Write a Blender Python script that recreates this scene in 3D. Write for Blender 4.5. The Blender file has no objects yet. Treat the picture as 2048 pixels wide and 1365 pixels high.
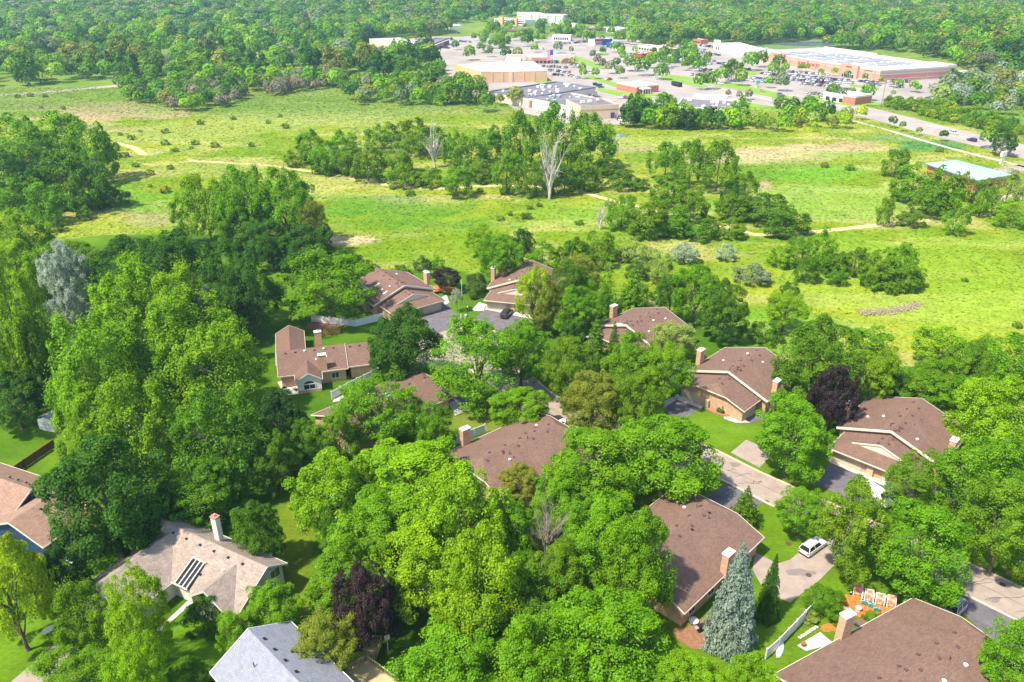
import bpy, math, random
import numpy as np
from mathutils import Vector, Matrix
SC = bpy.context.scene
COL = SC.collection
rnd = random.Random(7)
NR = np.random.default_rng(11)
# ---------------------------------------------------------------- camera
F_PX, HOR, CAM_H = 1547.0, -81.0, 81.0
PITCH = math.atan((682.5 - HOR) / F_PX)
cam = bpy.data.cameras.new('camera'); cam_o = bpy.data.objects.new('camera', cam); COL.objects.link(cam_o)
cam.lens = 36.0 * F_PX / 2048.0; cam.sensor_width = 36.0; cam.clip_end = 9000.0; cam.clip_start = 0.5
cam_o.location = (0, 0, CAM_H); cam_o.rotation_euler = (math.pi / 2 - PITCH, 0, 0)
SC.camera = cam_o
# ---------------------------------------------------------------- light
SUN_EL, SUN_AZ = math.radians(58), math.radians(237)       # compass azimuth: clockwise from +Y
wd = bpy.data.worlds.new('World'); SC.world = wd; wd.use_nodes = True
nt = wd.node_tree; bg = nt.nodes['Background']
sky = nt.nodes.new('ShaderNodeTexSky'); sky.sky_type = 'NISHITA'; sky.sun_disc = False
sky.sun_elevation = SUN_EL; sky.sun_rotation = SUN_AZ
nt.links.new(sky.outputs[0], bg.inputs[0]); bg.inputs[1].default_value = 0.15
sl = bpy.data.lights.new('sun', 'SUN'); sl.energy = 3.8; sl.angle = math.radians(2.0); sl.color = (1.0, 0.93, 0.80)
so = bpy.data.objects.new('sun', sl); COL.objects.link(so)
so.rotation_euler = Vector((-math.sin(SUN_AZ) * math.cos(SUN_EL), -math.cos(SUN_AZ) * math.cos(SUN_EL), -math.sin(SUN_EL))).to_track_quat('-Z', 'Y').to_euler()
SC.view_settings.view_transform = 'Standard'; SC.view_settings.look = 'None'
SC.view_settings.exposure = 1.05; SC.view_settings.gamma = 1.0
SC.cycles.max_bounces = 6; SC.cycles.diffuse_bounces = 3; SC.cycles.glossy_bounces = 2
SC.cycles.transmission_bounces = 4; SC.cycles.volume_bounces = 0; SC.cycles.transparent_max_bounces = 4
SC.cycles.use_denoising = True

CP, SP = math.cos(PITCH), math.sin(PITCH)
def ray(px, py):
    u = (px - 1024) / F_PX; v = (py - 682.5) / F_PX
    return u, CP - v * SP, -SP - v * CP
def at(px, py, z=0.0):
    """the point of the photograph (its own 2048 pixel grid) that stands at height z"""
    d = ray(px, py); t = (CAM_H - z) / -d[2]
    return Vector((t * d[0], t * d[1], z))
def ppm(x, y, z=0.0):
    """photo pixels per metre at a place"""
    return F_PX / (y * CP + (CAM_H - z) * SP)
def proj(x, y, z):
    dep = y * CP + (CAM_H - z) * SP
    return 1024 + F_PX * x / dep, 682.5 + F_PX * ((CAM_H - z) * CP - y * SP) / dep
# ---------------------------------------------------------------- materials
MATS = {}
def mat(name, col, rough=0.8, col2=None, scale=1.0, detail=4, metal=0.0, mix=None, spec=0.3, coord='Object', bump=0.0, streak=None):
    if name in MATS: return MATS[name]
    m = bpy.data.materials.new(name); m.use_nodes = True; n = m.node_tree.nodes; l = m.node_tree.links
    b = n['Principled BSDF']; b.inputs['Roughness'].default_value = rough; b.inputs['Metallic'].default_value = metal
    b.inputs['Specular IOR Level'].default_value = spec
    b.inputs['Base Color'].default_value = (*col, 1)
    if col2 is not None:
        tc = n.new('ShaderNodeTexCoord'); no = n.new('ShaderNodeTexNoise'); no.inputs['Scale'].default_value = scale
        no.inputs['Detail'].default_value = detail; no.inputs['Roughness'].default_value = 0.65
        if streak:
            mp = n.new('ShaderNodeMapping'); mp.inputs['Scale'].default_value = streak
            l.new(tc.outputs[coord], mp.inputs[0]); l.new(mp.outputs[0], no.inputs['Vector'])
        else: l.new(tc.outputs[coord], no.inputs['Vector'])
        cr = n.new('ShaderNodeValToRGB'); a, c = mix or (0.35, 0.65)
        cr.color_ramp.elements[0].position = a; cr.color_ramp.elements[1].position = c
        cr.color_ramp.elements[0].color = (*col, 1); cr.color_ramp.elements[1].color = (*col2, 1)
        l.new(no.outputs['Fac'], cr.inputs[0]); l.new(cr.outputs[0], b.inputs['Base Color'])
        if bump:
            bp = n.new('ShaderNodeBump'); bp.inputs['Strength'].default_value = bump; bp.inputs['Distance'].default_value = 0.1
            l.new(no.outputs['Fac'], bp.inputs['Height']); l.new(bp.outputs[0], b.inputs['Normal'])
    MATS[name] = m; return m
def tiles(name, c1, c2, mortar, w, h, msize=0.02, noise=0.35, nscale=0.5, rough=0.9, dark=None):
    """brick texture in metres over UVs, with slow mottling"""
    if name in MATS: return MATS[name]
    m = bpy.data.materials.new(name); m.use_nodes = True; n = m.node_tree.nodes; l = m.node_tree.links
    b = n['Principled BSDF']; b.inputs['Roughness'].default_value = rough; b.inputs['Specular IOR Level'].default_value = 0.2
    tc = n.new('ShaderNodeTexCoord'); br = n.new('ShaderNodeTexBrick')
    br.inputs['Scale'].default_value = 1.0; br.inputs['Brick Width'].default_value = w; br.inputs['Row Height'].default_value = h
    br.inputs['Mortar Size'].default_value = msize; br.inputs['Color1'].default_value = (*c1, 1)
    br.inputs['Color2'].default_value = (*c2, 1); br.inputs['Mortar'].default_value = (*mortar, 1)
    l.new(tc.outputs['UV'], br.inputs['Vector'])
    no = n.new('ShaderNodeTexNoise'); no.inputs['Scale'].default_value = nscale; no.inputs['Detail'].default_value = 6; no.inputs['Roughness'].default_value = 0.7
    l.new(tc.outputs['UV'], no.inputs['Vector'])
    rr = n.new('ShaderNodeMapRange'); rr.inputs[1].default_value = 0.3; rr.inputs[2].default_value = 0.7
    rr.inputs[3].default_value = 1.0 - noise; rr.inputs[4].default_value = 1.0 + noise
    l.new(no.outputs['Fac'], rr.inputs[0])
    mx = n.new('ShaderNodeMix'); mx.data_type = 'RGBA'; mx.blend_type = 'MULTIPLY'; mx.inputs[0].default_value = 1.0
    l.new(br.outputs['Color'], mx.inputs[6]); l.new(rr.outputs[0], mx.inputs[7]); l.new(mx.outputs[2], b.inputs['Base Color'])
    MATS[name] = m; return m
def objcol(name, rough=0.35, spec=0.5, coat=0.0):
    if name in MATS: return MATS[name]
    m = bpy.data.materials.new(name); m.use_nodes = True; n = m.node_tree.nodes; l = m.node_tree.links
    b = n['Principled BSDF']; b.inputs['Roughness'].default_value = rough; b.inputs['Specular IOR Level'].default_value = spec
    b.inputs['Coat Weight'].default_value = coat
    oi = n.new('ShaderNodeObjectInfo'); l.new(oi.outputs['Color'], b.inputs['Base Color']); MATS[name] = m; return m
def foliage(name, attr=False):
    m = bpy.data.materials.new(name); m.use_nodes = True; n = m.node_tree.nodes; l = m.node_tree.links
    n.remove(n['Principled BSDF']); out = n['Material Output']
    if attr:
        src = n.new('ShaderNodeAttribute'); src.attribute_name = 'col'; c = src.outputs['Color']
    else:
        src = n.new('ShaderNodeObjectInfo'); c = src.outputs['Color']
    t = n.new('ShaderNodeAttribute'); t.attribute_name = 'tint'
    sep = n.new('ShaderNodeMapRange'); sep.inputs[3].default_value = 0.55; sep.inputs[4].default_value = 1.5
    l.new(t.outputs['Fac'], sep.inputs[0])
    mx = n.new('ShaderNodeMix'); mx.data_type = 'RGBA'; mx.blend_type = 'MULTIPLY'; mx.inputs[0].default_value = 1.0
    l.new(c, mx.inputs[6]); l.new(sep.outputs[0], mx.inputs[7])
    hs = n.new('ShaderNodeHueSaturation'); hr = n.new('ShaderNodeMapRange'); hr.inputs[3].default_value = 0.515; hr.inputs[4].default_value = 0.485
    l.new(t.outputs['Fac'], hr.inputs[0]); l.new(hr.outputs[0], hs.inputs['Hue']); l.new(mx.outputs[2], hs.inputs['Color'])
    d = n.new('ShaderNodeBsdfDiffuse'); tr = n.new('ShaderNodeBsdfTranslucent'); g = n.new('ShaderNodeBsdfGlossy'); g.inputs['Roughness'].default_value = 0.5
    g.inputs['Color'].default_value = (0.8, 0.85, 0.75, 1)
    l.new(hs.outputs[0], d.inputs[0]); l.new(hs.outputs[0], tr.inputs[0])
    m1 = n.new('ShaderNodeMixShader'); m1.inputs[0].default_value = 0.38; l.new(d.outputs[0], m1.inputs[1]); l.new(tr.outputs[0], m1.inputs[2])
    m2 = n.new('ShaderNodeMixShader'); m2.inputs[0].default_value = 0.012; l.new(m1.outputs[0], m2.inputs[1]); l.new(g.outputs[0], m2.inputs[2])
    l.new(m2.outputs[0], out.inputs[0]); MATS[name] = m; return m
FOL = foliage('leaves'); FOLA = foliage('leaves_mass', True)
BARK = mat('bark', (0.12, 0.09, 0.06), 0.95, (0.22, 0.18, 0.14), 2.0)
DEADW = mat('dead_wood', (0.42, 0.36, 0.30), 0.9, (0.62, 0.56, 0.48), 2.0)
BAREW = mat('bare_twigs', (0.22, 0.17, 0.13), 0.9, (0.36, 0.29, 0.23), 3.0)
ROOF = tiles('brown_shingles', (0.245, 0.14, 0.095), (0.165, 0.103, 0.077), (0.11, 0.072, 0.056), 0.42, 0.20, 0.02, 0.13, 0.25)
ROOFT = tiles('tan_shingles', (0.42, 0.33, 0.26), (0.30, 0.235, 0.19), (0.19, 0.15, 0.13), 0.42, 0.2, 0.02, 0.2, 0.8)
ROOFB = tiles('warm_shingles', (0.36, 0.22, 0.15), (0.27, 0.17, 0.12), (0.17, 0.11, 0.08), 0.42, 0.2, 0.02, 0.2, 0.8)
ROOFG = tiles('grey_shingles', (0.30, 0.305, 0.335), (0.24, 0.245, 0.275), (0.16, 0.165, 0.19), 0.42, 0.2, 0.02, 0.12, 0.8)
BRICK = tiles('orange_brick', (0.50, 0.25, 0.12), (0.62, 0.36, 0.20), (0.55, 0.42, 0.32), 0.5, 0.16, 0.02, 0.2, 1.0)
RBRICK = tiles('red_brick', (0.52, 0.17, 0.10), (0.42, 0.14, 0.09), (0.5, 0.32, 0.25), 0.6, 0.3, 0.02, 0.15, 0.3)
PBRICK = tiles('pale_orange_brick', (0.66, 0.33, 0.22), (0.60, 0.30, 0.20), (0.62, 0.42, 0.33), 0.8, 0.4, 0.02, 0.12, 0.2)
WHITE = mat('white_trim', (0.78, 0.75, 0.70), 0.6)
CREAM = mat('cream_trim', (0.70, 0.62, 0.50), 0.7)
TAN = mat('tan_panel', (0.52, 0.42, 0.26), 0.7, (0.58, 0.48, 0.32), 3.0)
GLASS = mat('dark_glass', (0.02, 0.025, 0.03), 0.12, spec=0.8)
BLACK = mat('black_metal', (0.02, 0.02, 0.022), 0.5)
VENT = mat('roof_vent_brown', (0.13, 0.06, 0.05), 0.6)
RUBBER = mat('rubber', (0.02, 0.02, 0.02), 0.9)
CONC = mat('concrete', (0.46, 0.42, 0.36), 0.9, (0.58, 0.53, 0.46), 0.6)
ASPH = mat('dark_asphalt', (0.11, 0.10, 0.105), 0.95, (0.17, 0.15, 0.155), 0.7, detail=12)
STREET = mat('pale_asphalt', (0.29, 0.225, 0.18), 0.95, (0.38, 0.30, 0.245), 0.5, detail=12)
LOT = mat('lot_asphalt', (0.28, 0.235, 0.20), 0.95, (0.40, 0.345, 0.30), 0.03, detail=12)
HWY = mat('highway_concrete', (0.31, 0.25, 0.225), 0.95, (0.40, 0.335, 0.305), 0.06, detail=8)
TRAIL = mat('sandy_trail', (0.50, 0.38, 0.15), 0.95, (0.62, 0.50, 0.25), 0.6)
MULCH = mat('orange_mulch', (0.30, 0.09, 0.02), 0.95, (0.60, 0.23, 0.04), 2.5, detail=10)
BMULCH = mat('brown_mulch', (0.22, 0.10, 0.05), 0.95, (0.30, 0.16, 0.09), 2.0)
WROOF = mat('white_membrane', (0.80, 0.78, 0.74), 0.7, (0.70, 0.68, 0.64), 0.06)
DROOF = mat('dark_membrane', (0.13, 0.12, 0.13), 0.8, (0.22, 0.19, 0.20), 0.08, detail=8)
METAL = mat('grey_metal', (0.45, 0.46, 0.48), 0.45, metal=0.4)
PAINT = objcol('paint', 0.3, 0.5, 0.3)
MATTE = objcol('matte_paint', 0.8, 0.2)
WOODF = mat('fence_wood', (0.16, 0.075, 0.035), 0.9, (0.24, 0.12, 0.06), 2.0)
DECKW = mat('deck_wood', (0.40, 0.32, 0.15), 0.85, (0.52, 0.42, 0.22), 1.2, streak=(1, 8, 1))
# ---------------------------------------------------------------- helpers
def tag(o, label=None, cat=None, group=None, kind=None):
    if label: o['label'] = label
    if cat: o['category'] = cat
    if group: o['group'] = group
    if kind: o['kind'] = kind
    return o
def empty(name, loc=(0, 0, 0), rz=0.0, label=None, cat=None, group=None):
    o = bpy.data.objects.new(name, None); COL.objects.link(o); o.location = loc; o.rotation_euler = (0, 0, rz)
    o.empty_display_size = 0.3
    return tag(o, label, cat, group)
class MB:
    def __init__(s): s.v = []; s.f = []; s.m = []; s.uv = []; s.mats = []
    def mi(s, m):
        if m not in s.mats: s.mats.append(m)
        return s.mats.index(m)
    def poly(s, pts, m):
        pts = [Vector(p) for p in pts]; i0 = len(s.v); s.v += pts; s.f.append(list(range(i0, i0 + len(pts)))); s.m.append(s.mi(m))
        nrm = Vector((0, 0, 0))
        for k in range(len(pts)):
            a, b = pts[k], pts[(k + 1) % len(pts)]; nrm += a.cross(b)
        nrm.normalize()
        u = Vector((0, 0, 1)).cross(nrm)
        u = Vector((1, 0, 0)) if u.length < 1e-3 else u.normalized()
        w = nrm.cross(u)
        s.uv += [(p.dot(u), p.dot(w)) for p in pts]; return s
    def box(s, x0, x1, y0, y1, z0, z1, m, M=None, top=None, bottom=True):
        c = [Vector(p) for p in ((x0, y0, z0), (x1, y0, z0), (x1, y1, z0), (x0, y1, z0), (x0, y0, z1), (x1, y0, z1), (x1, y1, z1), (x0, y1, z1))]
        if M is not None: c = [M @ p for p in c]
        for q in ((0, 1, 5, 4), (1, 2, 6, 5), (2, 3, 7, 6), (3, 0, 4, 7)): s.poly([c[k] for k in q], m)
        s.poly([c[k] for k in (4, 5, 6, 7)], top or m)
        if bottom: s.poly([c[k] for k in (3, 2, 1, 0)], m)
        return s
    def bar(s, a, b, w, h, m, up=(0, 0, 1)):
        a, b = Vector(a), Vector(b); d = (b - a); L = d.length
        if L < 1e-6: return s
        d.normalize(); up = Vector(up); x = d.cross(up)
        if x.length < 1e-3: x = Vector((1, 0, 0))
        x.normalize(); y = x.cross(d)
        M = Matrix((( *x, 0), (*d, 0), (*y, 0), (0, 0, 0, 1))).transposed(); M.translation = a
        return s.box(-w / 2, w / 2, 0, L, -h / 2, h / 2, m, M)
    def tube(s, pts, rads, m, n=6, cap=True):
        pts = [Vector(p) for p in pts]; rings = []
        for k, p in enumerate(pts):
            d = (pts[min(k + 1, len(pts) - 1)] - pts[max(k - 1, 0)]).normalized()
            x = d.cross(Vector((0, 0, 1))); x = Vector((1, 0, 0)) if x.length < 1e-3 else x.normalized(); y = d.cross(x)
            r = rads[k] if hasattr(rads, '__len__') else rads
            rings.append([p + (x * math.cos(t) + y * math.sin(t)) * r for t in [2 * math.pi * j / n for j in range(n)]])
        for k in range(len(rings) - 1):
            for j in range(n): s.poly([rings[k][j], rings[k][(j + 1) % n], rings[k + 1][(j + 1) % n], rings[k + 1][j]], m)
        if cap: s.poly(rings[0][::-1], m); s.poly(rings[-1], m)
        return s
    def prism(s, pts, z0, z1, m, top=None):
        n = len(pts); a = sum(pts[k][0] * pts[(k + 1) % n][1] - pts[(k + 1) % n][0] * pts[k][1] for k in range(n))
        if a < 0: pts = pts[::-1]
        for k in range(n):
            p, q = pts[k], pts[(k + 1) % n]
            s.poly([(p[0], p[1], z0), (q[0], q[1], z0), (q[0], q[1], z1), (p[0], p[1], z1)], m)
        s.poly([(p[0], p[1], z1) for p in pts], top or m); s.poly([(p[0], p[1], z0) for p in pts[::-1]], m); return s
    def mesh(s, name, smooth=False):
        me = bpy.data.meshes.new(name); me.from_pydata([tuple(v) for v in s.v], [], s.f)
        for m in s.mats: me.materials.append(m)
        me.polygons.foreach_set('material_index', s.m)
        if smooth: me.polygons.foreach_set('use_smooth', [True] * len(s.f))
        uv = me.uv_layers.new(name='UVMap'); uv.data.foreach_set('uv', np.array(s.uv, dtype=np.float32).ravel()); return me
    def obj(s, name, parent=None, label=None, cat=None, group=None, kind=None, smooth=False, loc=None):
        o = bpy.data.objects.new(name, s.mesh(name, smooth)); COL.objects.link(o)
        if parent is not None: o.parent = parent
        if loc: o.location = loc
        return tag(o, label, cat, group, kind)
def link(name, me, parent=None, loc=(0, 0, 0), rz=0.0, sc=None, color=None):
    o = bpy.data.objects.new(name, me); COL.objects.link(o)
    if parent is not None: o.parent = parent
    o.location = loc; o.rotation_euler = (0, 0, rz)
    if sc: o.scale = sc
    if color: o.color = (*color, 1)
    return o
def copy_tree(o, parent=None):
    c = o.copy(); COL.objects.link(c)
    if parent is not None: c.parent = parent
    for ch in list(o.children): copy_tree(ch, c)
    return c
def sheet(name, pix, z, m, kind='structure', world=False, label=None, cat=None):
    pts = [(p[0], p[1]) if world else tuple(at(p[0], p[1], 0)[:2]) for p in pix]
    b = MB(); n = len(pts); a = sum(pts[k][0] * pts[(k + 1) % n][1] - pts[(k + 1) % n][0] * pts[k][1] for k in range(n))
    if a < 0: pts = pts[::-1]
    b.poly([(p[0], p[1], z) for p in pts], m); 
    o = b.obj(name, kind=kind)
    if label: tag(o, label, cat)
    return o
def ribbon(pts, w, z, m, name, kind='structure', smooth=3, label=None, cat=None):
    P = [Vector((p[0], p[1], 0)) for p in pts]
    Q = []
    for k in range(len(P) - 1):                        # catmull-rom
        p0, p1, p2, p3 = P[max(k - 1, 0)], P[k], P[k + 1], P[min(k + 2, len(P) - 1)]
        for j in range(smooth):
            t = j / smooth
            Q.append(0.5 * ((2 * p1) + (p2 - p0) * t + (2 * p0 - 5 * p1 + 4 * p2 - p3) * t * t + (3 * p1 - p0 - 3 * p2 + p3) * t ** 3))
    Q.append(P[-1]); b = MB(); L = []; R = []
    for k, q in enumerate(Q):
        d = (Q[min(k + 1, len(Q) - 1)] - Q[max(k - 1, 0)]); d.normalize(); nn = Vector((-d.y, d.x, 0))
        ww = w if not callable(w) else w(k / (len(Q) - 1)); L.append(q + nn * ww / 2); R.append(q - nn * ww / 2)
    for k in range(len(Q) - 1): b.poly([(R[k].x, R[k].y, z), (R[k + 1].x, R[k + 1].y, z), (L[k + 1].x, L[k + 1].y, z), (L[k].x, L[k].y, z)], m)
    o = b.obj(name, kind=kind)
    if label: tag(o, label, cat)
    return o, L, R
def inpoly(x, y, poly):
    c = False; n = len(poly); j = n - 1
    for i in range(n):
        xi, yi = poly[i]; xj, yj = poly[j]
        if (yi > y) != (yj > y) and x < (xj - xi) * (y - yi) / (yj - yi) + xi: c = not c
        j = i
    return c
def inpoly_np(X, Y, poly):
    c = np.zeros(X.shape, bool); n = len(poly); j = n - 1
    for i in range(n):
        xi, yi = poly[i]; xj, yj = poly[j]
        if yi != yj: c ^= ((yi > Y) != (yj > Y)) & (X < (xj - xi) * (Y - yi) / (yj - yi) + xi)
        j = i
    return c
# ================================================================ GROUND
def vnoise(X, Y, scale, seed, octs=4):
    out = np.zeros(X.shape); amp = 1.0; tot = 0
    for o in range(octs):
        g = np.random.default_rng(seed + o * 17).random((257, 257)); s = scale / 2 ** o
        u = X / s; v = Y / s; i = np.floor(u).astype(int); j = np.floor(v).astype(int); fu = u - i; fv = v - j
        fu = fu * fu * (3 - 2 * fu); fv = fv * fv * (3 - 2 * fv); i &= 255; j &= 255
        n = (g[i, j] * (1 - fu) + g[i + 1, j] * fu) * (1 - fv) + (g[i, j + 1] * (1 - fu) + g[i + 1, j + 1] * fu) * fv
        out += n * amp; tot += amp; amp *= 0.55
    return out / tot
def sst(t): t = np.clip(t, 0, 1); return t * t * (3 - 2 * t)
def terrain(X, Y):
    X = np.asarray(X, float); Y = np.asarray(Y, float)
    h = 16 * sst((Y - 950) / 700) * (0.6 + 0.8 * vnoise(X, Y, 500, 5, 2))
    h = h + 22 * np.exp(-(((X - 620) / 240) ** 2 + ((Y - 760) / 300) ** 2)) * sst((X - 330) / 120)
    return h
LAWN_EDGE = [(-900, 470), (0, 500), (200, 470), (470, 470), (560, 500), (700, 535), (930, 545), (1130, 565), (1300, 615), (1500, 690), (1750, 785), (1960, 880), (2100, 960), (2700, 1200), (2700, 3000), (-900, 3000)]
LAWN_W = [tuple(at(max(p[0], -2500), min(p[1], 2500))[:2]) for p in LAWN_EDGE]
BLOBS = [  # photo x, y, half width, half height, colour, strength
    (200, 222, 125, 17, (.46, .31, .18), .95), (330, 228, 90, 12, (.42, .31, .17), .85), (60, 212, 90, 8, (.27, .24, .08), .6),
    (640, 232, 230, 22, (.26, .31, .07), .8), (400, 262, 180, 26, (.27, .32, .06), .8), (230, 258, 60, 9, (.30, .28, .12), .5),
    (800, 432, 150, 30, (.085, .21, .012), .8), (690, 420, 60, 26, (.09, .22, .012), .7), (705, 484, 75, 9, (.44, .35, .20), .95), (830, 470, 60, 7, (.27, .27, .11), .5),
    (840, 398, 70, 8, (.27, .28, .12), .45), (1610, 302, 150, 17, (.43, .34, .18), .85), (1500, 320, 90, 12, (.42, .36, .19), .8), (1250, 292, 60, 12, (.31, .27, .12), .7), (1700, 290, 60, 8, (.36, .27, .15), .7),
    (1560, 345, 130, 22, (.10, .22, .015), .7), (1870, 292, 70, 12, (.055, .19, .05), .75), (1790, 275, 60, 8, (.10, .22, .06), .5), (1660, 400, 170, 34, (.21, .33, .05), .6), (1530, 368, 14, 8, (.38, .28, .16), .9),
    (1700, 310, 90, 8, (.12, .30, .02), .5), (1850, 560, 300, 80, (.22, .33, .022), .6), (1980, 640, 160, 60, (.24, .34, .025), .5), (1560, 650, 150, 40, (.09, .27, .012), .5),
    (300, 440, 60, 14, (.30, .26, .12), .7), (200, 455, 90, 16, (.25, .29, .03), .6), (250, 400, 130, 20, (.12, .27, .015), .6), (1250, 430, 200, 26, (.19, .31, .03), .5),
    (430, 345, 90, 16, (.24, .29, .05), .5), (1330, 282, 90, 12, (.28, .34, .06), .7), (1650, 350, 90, 14, (.14, .33, .02), .6), (1780, 742, 50, 3, (.4, .3, .2), .0),
    (470, 176, 90, 8, (.30, .30, .03), .8), (1600, 85, 180, 12, (.17, .22, .07), .8), (1560, 98, 150, 6, (.2, .19, .13), .6), (2000, 235, 120, 16, (.15, .28, .03), .7),
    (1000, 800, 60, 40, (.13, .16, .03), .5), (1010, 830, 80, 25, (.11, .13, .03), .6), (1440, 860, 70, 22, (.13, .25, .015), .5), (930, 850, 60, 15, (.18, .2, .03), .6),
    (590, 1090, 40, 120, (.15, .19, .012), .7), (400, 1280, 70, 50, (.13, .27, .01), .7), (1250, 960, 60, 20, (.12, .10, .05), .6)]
def build_ground():
    ys = np.concatenate([np.arange(20, 460, 1.6), np.arange(460, 800, 4.0), np.arange(800, 1800, 20.0), np.array([1900, 2200, 2800, 4000, 6500])])
    xs = np.concatenate([np.array([-5500, -3500, -2200, -1600]), np.arange(-1200, -300, 15.0), np.arange(-300, 300, 1.8), np.arange(300, 1201, 15.0), np.array([1600, 2200, 3500, 5500])])
    X, Y = np.meshgrid(xs, ys); Z = terrain(X, Y) - 0.02 - np.where((Y > 130) & (Y < 460), 0, 0)
    dep = Y * CP + CAM_H * SP; U = 1024 + F_PX * X / dep; V = 682.5 + F_PX * (CAM_H * CP - Y * SP) / dep
    n1 = vnoise(X, Y, 40, 3, 5); n2 = vnoise(X * 0.35, Y, 9, 9, 4); n3 = vnoise(X, Y, 14, 21, 4)
    t = sst((n1 - 0.3) / 0.4)[..., None]
    C = (1 - t) * np.array((.15, .235, .008)) + t * np.array((.255, .30, .022))
    t2 = (sst((n2 - 0.48) / 0.18) * 0.75)[..., None]; C = C * (1 - t2) + t2 * np.array((.36, .34, .10))
    t3 = (sst((n3 - 0.53) / 0.12) * 0.6)[..., None]; C = C * (1 - t3) + t3 * np.array((.13, .235, .016))
    wob = (n3 - .5) * 1.1 + (n2 - .5) * 1.4
    for (bx, by, rx, ry, c, s) in BLOBS:
        d = ((U - bx) / rx) ** 2 + ((V - by) / ry) ** 2; w = (np.clip(sst((1.35 - np.sqrt(d) + wob) / 0.7), 0, 1) * s)[..., None]
        C = C * (1 - w) + w * np.array(c)
    lw = inpoly_np(X, Y, LAWN_W); k = sst((n1 - .35) / .35)[..., None]
    L = (1 - k) * np.array((.058, .135, .006)) + k * np.array((.105, .19, .008))
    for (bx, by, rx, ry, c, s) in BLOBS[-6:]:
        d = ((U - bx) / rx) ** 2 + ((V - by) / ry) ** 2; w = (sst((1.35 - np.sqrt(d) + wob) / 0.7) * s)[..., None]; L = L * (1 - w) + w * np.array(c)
    C[lw] = L[lw]
    far = sst((Y - 430) / 60)[..., None] * 0.6; C = C * (1 - far) + far * np.array((.10, .19, .03))
    ny, nx = X.shape; me = bpy.data.meshes.new('ground')
    co = np.stack([X, Y, Z], -1).reshape(-1, 3).astype(np.float32)
    idx = np.arange(ny * nx).reshape(ny, nx); q = np.stack([idx[:-1, :-1], idx[:-1, 1:], idx[1:, 1:], idx[1:, :-1]], -1).reshape(-1, 4)
    me.vertices.add(len(co)); me.vertices.foreach_set('co', co.ravel()); me.loops.add(q.size); me.loops.foreach_set('vertex_index', q.ravel().astype(np.int32))
    me.polygons.add(len(q)); me.polygons.foreach_set('loop_start', np.arange(0, q.size, 4, dtype=np.int32)); me.update(calc_edges=True)
    a = me.attributes.new('col', 'FLOAT_COLOR', 'POINT'); a.data.foreach_set('color', np.concatenate([C.reshape(-1, 3), np.ones((ny * nx, 1))], 1).astype(np.float32).ravel())
    m = bpy.data.materials.new('ground_grass'); m.use_nodes = True; n = m.node_tree.nodes; l = m.node_tree.links; b = n['Principled BSDF']; b.inputs['Roughness'].default_value = 1; b.inputs['Specular IOR Level'].default_value = 0.05
    at_ = n.new('ShaderNodeAttribute'); at_.attribute_name = 'col'; tc = n.new('ShaderNodeTexCoord')
    prev = at_.outputs['Color']; hb = None
    for sc_, lo, hi, det in ((0.22, .78, 1.2, 4), (2.4, .76, 1.25, 6)):
        mp = n.new('ShaderNodeMapping'); mp.inputs['Scale'].default_value = (0.6, 1.0, 1.0); l.new(tc.outputs['Object'], mp.inputs[0])
        no = n.new('ShaderNodeTexNoise'); no.inputs['Scale'].default_value = sc_; no.inputs['Detail'].default_value = det; no.inputs['Roughness'].default_value = .7; l.new(mp.outputs[0], no.inputs['Vector'])
        mr = n.new('ShaderNodeMapRange'); mr.inputs[1].default_value = .3; mr.inputs[2].default_value = .7; mr.inputs[3].default_value = lo; mr.inputs[4].default_value = hi; l.new(no.outputs['Fac'], mr.inputs[0])
        mx = n.new('ShaderNodeMix'); mx.data_type = 'RGBA'; mx.blend_type = 'MULTIPLY'; mx.inputs[0].default_value = 1; l.new(prev, mx.inputs[6]); l.new(mr.outputs[0], mx.inputs[7]); prev = mx.outputs[2]; hb = no.outputs['Fac']
    l.new(prev, b.inputs['Base Color'])
    bp = n.new('ShaderNodeBump'); bp.inputs['Strength'].default_value = .25; bp.inputs['Distance'].default_value = .25; l.new(hb, bp.inputs['Height']); l.new(bp.outputs[0], b.inputs['Normal'])
    me.materials.append(m); o = bpy.data.objects.new('ground', me); COL.objects.link(o); o['kind'] = 'structure'
    return xs, ys, C
GX, GY, GC = build_ground()
def gcol(x, y):
    i = np.clip(np.searchsorted(GX, x), 0, len(GX) - 1); j = np.clip(np.searchsorted(GY, y), 0, len(GY) - 1); return GC[j, i]
# ---- roads and paths
def W(pix): return [tuple(at(*p)[:2]) for p in pix]
hw_c = W([(2300, 372), (2048, 303), (1880, 263), (1790, 239), (1700, 217), (1620, 200), (1540, 184), (1440, 164), (1370, 149), (1300, 136), (1220, 121), (1160, 108)])
HWR, HL, HR = ribbon(hw_c, lambda t: 25.0, 0.035, HWY, 'highway', smooth=4)
LINE = mat('road_marking', (0.70, 0.66, 0.58), 0.8)
YLINE = mat('yellow_marking', (0.65, 0.50, 0.18), 0.8)
def offset(pts, d):
    out = []
    for k, p in enumerate(pts):
        a = pts[max(k - 1, 0)]; b = pts[min(k + 1, len(pts) - 1)]; t = Vector((b[0] - a[0], b[1] - a[1])).normalized(); out.append((p[0] - t.y * d, p[1] + t.x * d))
    return out
CURB = mat('kerb_concrete', (0.50, 0.40, 0.28), 0.9, (0.58, 0.48, 0.35), 0.8)
mb_ = MB()
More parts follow.
